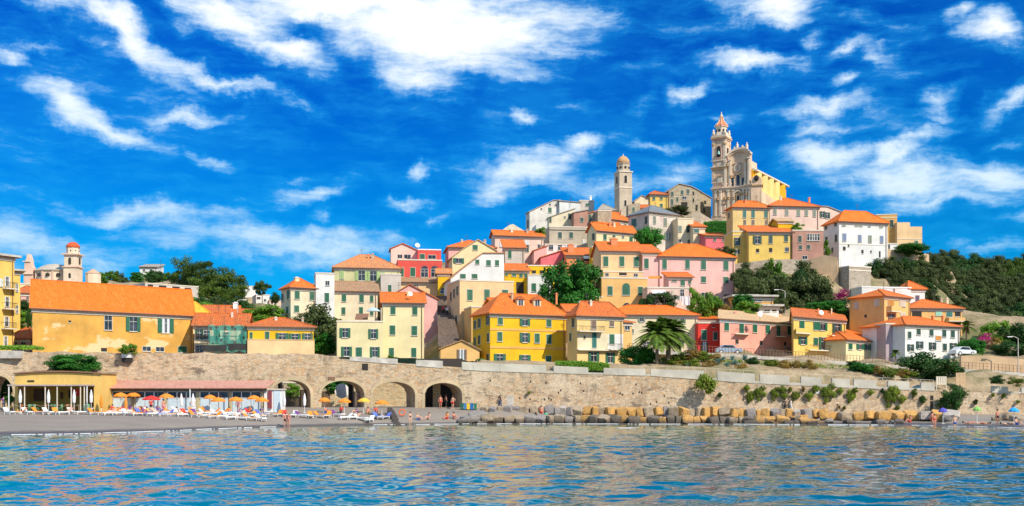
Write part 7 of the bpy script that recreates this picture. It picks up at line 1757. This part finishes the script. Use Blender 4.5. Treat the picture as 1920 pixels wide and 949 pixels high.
def car(label, px, py, Y, mat, rz=0):
    rt = thing('parked_car', label, 'car', P(px, py, Y), rz, None); prof = [(-2.0, .3), (2.0, .3), (2.05, .65), (1.9, .82), (1.05, .9), (.6, 1.38), (-.9, 1.42), (-1.6, .95), (-2.02, .85)]
    m = MB(); m.prism(prof, -.8, .8); m.build('body', mat, rt); m = MB(); m.prism([(.5, .93), (.92, .95), (.52, 1.32), (-.82, 1.35), (-1.35, .98)], -.815, .815); m.build('window', GLASS, rt)
    for sx in (-1.25, 1.25):
        for sy in (-.74, .74): m = MB(); m.bar((sx, sy-.1, .32), (sx, sy+.1, .32), .33, n=14); w_ = m.build('wheel', M_iron, rt); m = MB(); m.bar((sx, sy-.115, .32), (sx, sy+.115, .32), .18, n=10); m.build('rim', M_white, w_)
    for sy in (-.6, .6): m = MB(); m.box(1.98, sy-.15, .58, 2.07, sy+.15, .72); m.build('headlight', M_white, rt)
car('silver blue car parked in front of the coral pink house', 1366, 664, 170.5, plain('silver_blue_paint', (.50,.56,.62), .3, .5, .02))
car('white car parked right of the white corner house', 1805, 667, 175, plain('white_car_paint', (.75,.75,.75), .3, .1, .02), R(20))

# ------------------------------------------------------------------ people
SKIN = [plain('skin_tan', (.52,.26,.15), .6, 0, .05), plain('skin_light', (.66,.38,.26), .6, 0, .05), plain('skin_red', (.62,.25,.16), .6, 0, .05)]
HAIR = [plain('hair_dark', (.03,.02,.015), .7), plain('hair_brown', (.12,.06,.03), .7), plain('hair_fair', (.40,.28,.14), .7)]
def skinned(name, verts, edges, rad, sub=1):
    me = bpy.data.meshes.new(name); me.from_pydata(verts, edges, []); o = bpy.data.objects.new(name, me); COL.objects.link(o)
    o.modifiers.new('skin', 'SKIN'); sv = me.skin_vertices[0].data if me.skin_vertices else None
    if sv is None: me.attributes
    for i, r in enumerate(rad): sv[i].radius = (r, r) if not isinstance(r, tuple) else r
    sv[0].use_root = True
    ss = o.modifiers.new('sub', 'SUBSURF'); ss.levels = sub; ss.render_levels = sub
    dg = bpy.context.evaluated_depsgraph_get(); nm = bpy.data.meshes.new_from_object(o.evaluated_get(dg)); nm.name = name
    bpy.data.objects.remove(o); bpy.data.meshes.remove(me)
    nm.materials.clear(); nm.materials.append(None); nm.polygons.foreach_set('use_smooth', [True]*len(nm.polygons)); return nm
def skeleton(pose):
    J = dict(pel=(0,0,.93), bel=(0,0,1.08), che=(0,-.01,1.28), nec=(0,0,1.46), hea=(0,-.01,1.56), top=(0,0,1.67),
             hipL=(-.09,0,.90), kneL=(-.10,-.02,.50), ankL=(-.10,.02,.09), toeL=(-.11,-.13,.04), shoL=(-.17,0,1.40), elbL=(-.24,.03,1.13), wriL=(-.24,-.05,.90), hanL=(-.23,-.08,.80))
    for k in ('hip', 'kne', 'ank', 'toe', 'sho', 'elb', 'wri', 'han'): x, y, z = J[k+'L']; J[k+'R'] = (-x, y, z)
    if pose == 'walk':
        J.update(kneL=(-.10,-.17,.52), ankL=(-.10,-.22,.10), toeL=(-.10,-.36,.06), kneR=(.10,.08,.50), ankR=(.10,.28,.16), toeR=(.10,.16,.05), elbL=(-.24,.14,1.16), wriL=(-.23,.16,.94), hanL=(-.22,.14,.85), elbR=(.24,-.06,1.15), wriR=(.22,-.25,1.0), hanR=(.2,-.33,.97))
    if pose == 'hips': J.update(elbR=(.36,.06,1.18), wriR=(.18,-.02,1.0), hanR=(.12,-.06,.97))
    if pose == 'sit':
        J = {k: (v[0], v[1], v[2]-.82) for k, v in J.items()}
        J.update(che=(0,.07,.46), bel=(0,.03,.25), pel=(0,0,.11), nec=(0,.06,.64), hea=(0,.03,.74), top=(0,.02,.85), shoL=(-.17,.07,.58), shoR=(.17,.07,.58), elbL=(-.24,.05,.33), elbR=(.24,-.02,.36), wriL=(-.2,-.2,.38), wriR=(.2,-.22,.40), hanL=(-.14,-.28,.42), hanR=(.14,-.3,.43), hipL=(-.09,-.05,.11), hipR=(.09,-.05,.11), kneL=(-.12,-.38,.42), kneR=(.12,-.40,.40), ankL=(-.12,-.62,.07), ankR=(.12,-.64,.07), toeL=(-.12,-.76,.05), toeR=(.12,-.78,.05))
    if pose == 'lie':
        J = {k: (v[0], -.0, .1) for k, v in J.items()}
        L = dict(pel=0, bel=.15, che=.36, nec=.54, hea=.64, top=.75); J.update({k: (0, v, .12+.03*(k in ('hea', 'top'))+.12*max(0, v-.3)) for k, v in L.items()})
        for s, x in (('L', -1), ('R', 1)): J.update({'hip'+s: (.09*x, -.04, .11), 'kne'+s: (.1*x, -.42, .14 if s == 'L' else .32), 'ank'+s: (.1*x, -.82 if s == 'L' else -.68, .08), 'toe'+s: (.1*x, -.88 if s == 'L' else -.8, .16), 'sho'+s: (.17*x, .48, .16), 'elb'+s: (.26*x, .24, .08), 'wri'+s: (.28*x, .0, .07), 'han'+s: (.28*x, -.08, .07)})
    return J
BR = dict(pel=(.14,.10), bel=(.125,.09), che=(.15,.105), nec=.055, hea=.095, top=.075, hip=.085, kne=.055, ank=.038, toe=.032, sho=.062, elb=.042, wri=.03, han=.036)
def body_mesh(pose, part='body'):
    J = skeleton(pose)
    if part == 'body':
        ks = ['pel','bel','che','nec','hea','top']+[a+s for s in 'LR' for a in ('hip','kne','ank','toe','sho','elb','wri','han')]
        es = [('pel','bel'),('bel','che'),('che','nec'),('nec','hea'),('hea','top')]+[e for s in 'LR' for e in (('pel','hip'+s),('hip'+s,'kne'+s),('kne'+s,'ank'+s),('ank'+s,'toe'+s),('che','sho'+s),('sho'+s,'elb'+s),('elb'+s,'wri'+s),('wri'+s,'han'+s))]; g = 0
    elif part == 'trunks': ks = ['pel','hipL','hipR','thL','thR']; es = [('pel','hipL'),('pel','hipR'),('hipL','thL'),('hipR','thR')]; g = .02
    elif part == 'suit': ks = ['pel','bel','che']; es = [('pel','bel'),('bel','che')]; g = .018
    elif part == 'shirt': ks = ['bel','che','pel','shoL','shoR','uaL','uaR']; es = [('bel','che'),('bel','pel'),('che','shoL'),('che','shoR'),('shoL','uaL'),('shoR','uaR')]; g = .022
    elif part == 'trousers': ks = ['pel','hipL','hipR','kneL','kneR','ankL','ankR']; es = [('pel','hipL'),('pel','hipR'),('hipL','kneL'),('hipR','kneR'),('kneL','ankL'),('kneR','ankR')]; g = .02
    for s in 'LR':
        J['th'+s] = tuple(lerp(J['hip'+s][i], J['kne'+s][i], .5) for i in range(3)); J['ua'+s] = tuple(lerp(J['sho'+s][i], J['elb'+s][i], .6) for i in range(3))
    rad = []
    for k in ks:
        b_ = k if k in BR else k.rstrip('LR'); r = BR.get(b_, {'th': .072, 'ua': .05}.get(b_, .06))
        rad.append((r[0]+g, r[1]+g) if isinstance(r, tuple) else r+g)
    return skinned(part, [J[k] for k in ks], [(ks.index(a), ks.index(b)) for a, b in es], rad)
PM = {}
def pm(pose, part):
    if (pose, part) not in PM: PM[(pose, part)] = body_mesh(pose, part)
    return PM[(pose, part)]
def hair_mesh(pose):
    if (pose, 'hair') in PM: return PM[(pose, 'hair')]
    J = skeleton(pose); a = Vector(J['hea']); t = Vector(J['top']); q = (t-a).to_track_quat('Z', 'Y'); V = []; Fc = []; n = 10
    for i in range(6):
        ph = math.pi*.62*i/5
        for k in range(n):
            th = 2*math.pi*k/n; p = Vector((math.cos(th)*math.sin(ph), math.sin(th)*math.sin(ph), math.cos(ph)))*.118; p.y += .018; V.append(tuple(a.lerp(t, .45)+q@p))
    for i in range(5):
        for k in range(n): Fc.append((i*n+k, i*n+(k+1) % n, (i+1)*n+(k+1) % n, (i+1)*n+k))
    me = bpy.data.meshes.new('hair'); me.from_pydata(V, [], Fc); me.materials.append(None); me.polygons.foreach_set('use_smooth', [True]*len(Fc)); PM[(pose, 'hair')] = me; return me
CL = {}
def cloth(c):
    if c not in CL: CL[c] = plain('cloth_%d' % len(CL), c, .8, 0, .05)
    return CL[c]
def person(label, px, pyfeet, pose, rz, parts, skin=0, hair=0, Y=None, dz=0, s=1.0):
    Y = Y or ground_from_pixel(px, pyfeet); b = GP(px, Y); b.z += dz
    o = bpy.data.objects.new('person', pm(pose, 'body')); COL.objects.link(o); o.material_slots[0].link = 'OBJECT'; o.material_slots[0].material = SKIN[skin]
    o.location = b; o.rotation_euler = (0, 0, R(rz)); o.scale = (s,)*3; tag(o, label, 'person')
    h = bpy.data.objects.new('hair', hair_mesh(pose)); COL.objects.link(h); h.parent = o; h.material_slots[0].link = 'OBJECT'; h.material_slots[0].material = HAIR[hair]
    for nm, c in parts:
        k = bpy.data.objects.new({'trunks': 'swim_trunks', 'suit': 'swimsuit', 'shirt': 'shirt', 'trousers': 'trousers'}[nm], pm(pose, nm)); COL.objects.link(k); k.parent = o; k.material_slots[0].link = 'OBJECT'; k.material_slots[0].material = cloth(c)
    return o
RED, BLU, BLK, WHT, GRN, PUR, PNK, YEL = (.65,.04,.03), (.05,.12,.45), (.03,.03,.035), (.75,.75,.72), (.02,.42,.25), (.22,.06,.30), (.75,.25,.35), (.8,.55,.05)
for a in [
 ('person in dark trunks standing in the shallow water in front of the first arch', 535, 802, 'stand', 20, [('trunks', BLK)], 2, 1),
 ('person in pink swimsuit standing right beside the one in dark trunks', 541, 803, 'hips', -30, [('suit', PNK)], 2, 2),
 ('person in dark swimsuit standing at the waterline below the lifebuoy', 769, 799, 'hips', 30, [('suit', BLK)], 1, 1),
 ('person sitting on the beach just right of the waterline stander', 784, 788, 'sit', 60, [('trunks', BLU)], 1, 2),
 ('person sitting alone between the waterline stander and the seated pair', 804, 787, 'sit', -40, [('suit', PNK)], 1, 1),
 ('person in orange clothes sitting at the left of the seated pair', 838, 786, 'sit', -30, [('shirt', (.75,.3,.05)), ('trunks', RED)], 2, 1),
 ('person in dark suit sitting at the right of the seated pair', 851, 786, 'sit', 30, [('suit', BLK)], 2, 0),
 ('person in dark clothes walking along the wall right of the bins', 938, 762, 'walk', 80, [('shirt', BLK), ('trousers', (.08,.1,.2))], 1, 1),
 ('person in red trunks climbing among the grey boulders', 1015, 787, 'walk', 200, [('trunks', RED)], 2, 1),
 ('person with green towel beside the climber on the boulders', 1024, 785, 'sit', 10, [('shirt', GRN)], 1, 0),
 ('person in black walking on the ledge with a partner in white', 1472, 768, 'walk', 70, [('shirt', BLK), ('trousers', BLK)], 1, 0),
 ('person in white walking on the ledge beside the one in black', 1483, 769, 'walk', 80, [('shirt', WHT), ('trousers', WHT)], 1, 0),
 ('person in red swimsuit standing at the water on the right beach', 1752, 805, 'stand', 0, [('suit', RED)], 2, 1),
 ('person in red trunks just left of the one in red swimsuit', 1748, 800, 'walk', 40, [('trunks', RED)], 2, 1),
 ('person standing in the shallows below the purple umbrella', 1790, 808, 'stand', 10, [('trunks', BLU)], 1, 2),
 ('person leaning back on the sand left of the red swimsuit', 1706, 792, 'sit', -70, [('trunks', RED)], 2, 1),
 ('person lying on the sand under the lime green umbrella', 1818, 795, 'lie', 80, [('suit', BLK)], 2, 0),
 ('person lying on a yellow towel right of the lime green umbrella', 1846, 796, 'lie', -85, [('suit', YEL)], 2, 1),
 ('person standing left of the sky blue umbrella', 1870, 796, 'stand', 30, [('trunks', BLK)], 2, 0),
 ('person lying under the sky blue umbrella', 1889, 797, 'lie', 80, [('trunks', BLK)], 1, 0),
 ('person sitting at the right of the sky blue umbrella', 1906, 797, 'sit', 40, [('trunks', BLU)], 1, 0),
 ('person in red trunks standing by the wall left of the dark bush', 1767, 775, 'stand', 0, [('trunks', RED)], 2, 1),
 ('person in purple at the left edge beside the first arch', 7, 766, 'stand', 30, [('shirt', PUR), ('trousers', (.3,.3,.4))], 1, 0),
 ('person in white sitting on the beach left of the yellow bar', 20, 771, 'sit', 0, [('shirt', YEL)], 1, 0)]:
    person(*a)
for i, (px, py, pose, rz, parts, sk) in enumerate([(211, 772, 'sit', 40, [('shirt', RED)], 1), (243, 773, 'sit', -20, [('shirt', PUR)], 2), (268, 776, 'sit', 60, [('shirt', (.12,.02,.1))], 1), (275, 777, 'sit', 0, [('shirt', YEL)], 1), (283, 775, 'stand', 0, [('shirt', RED), ('trunks', BLK)], 1), (297, 776, 'sit', -50, [('shirt', BLU)], 1), (306, 776, 'stand', 50, [('trunks', PNK)], 2), (331, 777, 'sit', 0, [('trunks', RED)], 2), (380, 775, 'sit', 20, [('shirt', RED)], 2), (430, 777, 'sit', 30, [('trunks', BLU)], 2), (447, 774, 'stand', 0, [('suit', PUR)], 2), (468, 775, 'sit', -30, [('shirt', (.8,.25,.03))], 2), (491, 776, 'sit', 10, [('shirt', PUR)], 1), (611, 775, 'sit', 60, [('trunks', BLU)], 2), (640, 774, 'sit', 0, [('shirt', RED)], 2), (668, 776, 'sit', -60, [('shirt', PUR)], 1), (690, 776, 'sit', 10, [('trunks', YEL)], 2), (705, 775, 'sit', 30, [('shirt', RED)], 2)]):
    person('%s person among the beach club loungers, %s from left' % ('seated' if pose == 'sit' else 'standing', ordw(i)), px, py, pose, rz, parts, sk, i % 3)
person('person standing at the left inside the fourth arch', 826, 764, 'stand', 20, [('trunks', RED)], 2, 1, Y=143)
person('person in red shorts inside the fourth arch on the right', 849, 764, 'hips', -20, [('trunks', RED)], 1, 0, Y=142.5)
person('person standing inside the arch with dark hair between the two others', 836, 764, 'stand', 120, [('trousers', BLK)], 2, 0, Y=145)
person('person dressed all in white standing among the loungers', 362, 772, 'stand', 10, [('shirt', WHT), ('trousers', WHT)], 1, 0)
for i, (px, py, Y) in enumerate([(831, 590, 190), (838, 592, 189), (845, 589, 190)]):
    z = ZZ(lerp(650, 556, (Y-166)/38), Y); o = person('pedestrian on the stepped alley, %s from the left' % ordw(i), px, py, 'walk', 180*(i % 2), [('shirt', [RED, WHT, BLU][i]), ('trousers', BLK)], 1, i, Y=Y); o.location.z = z
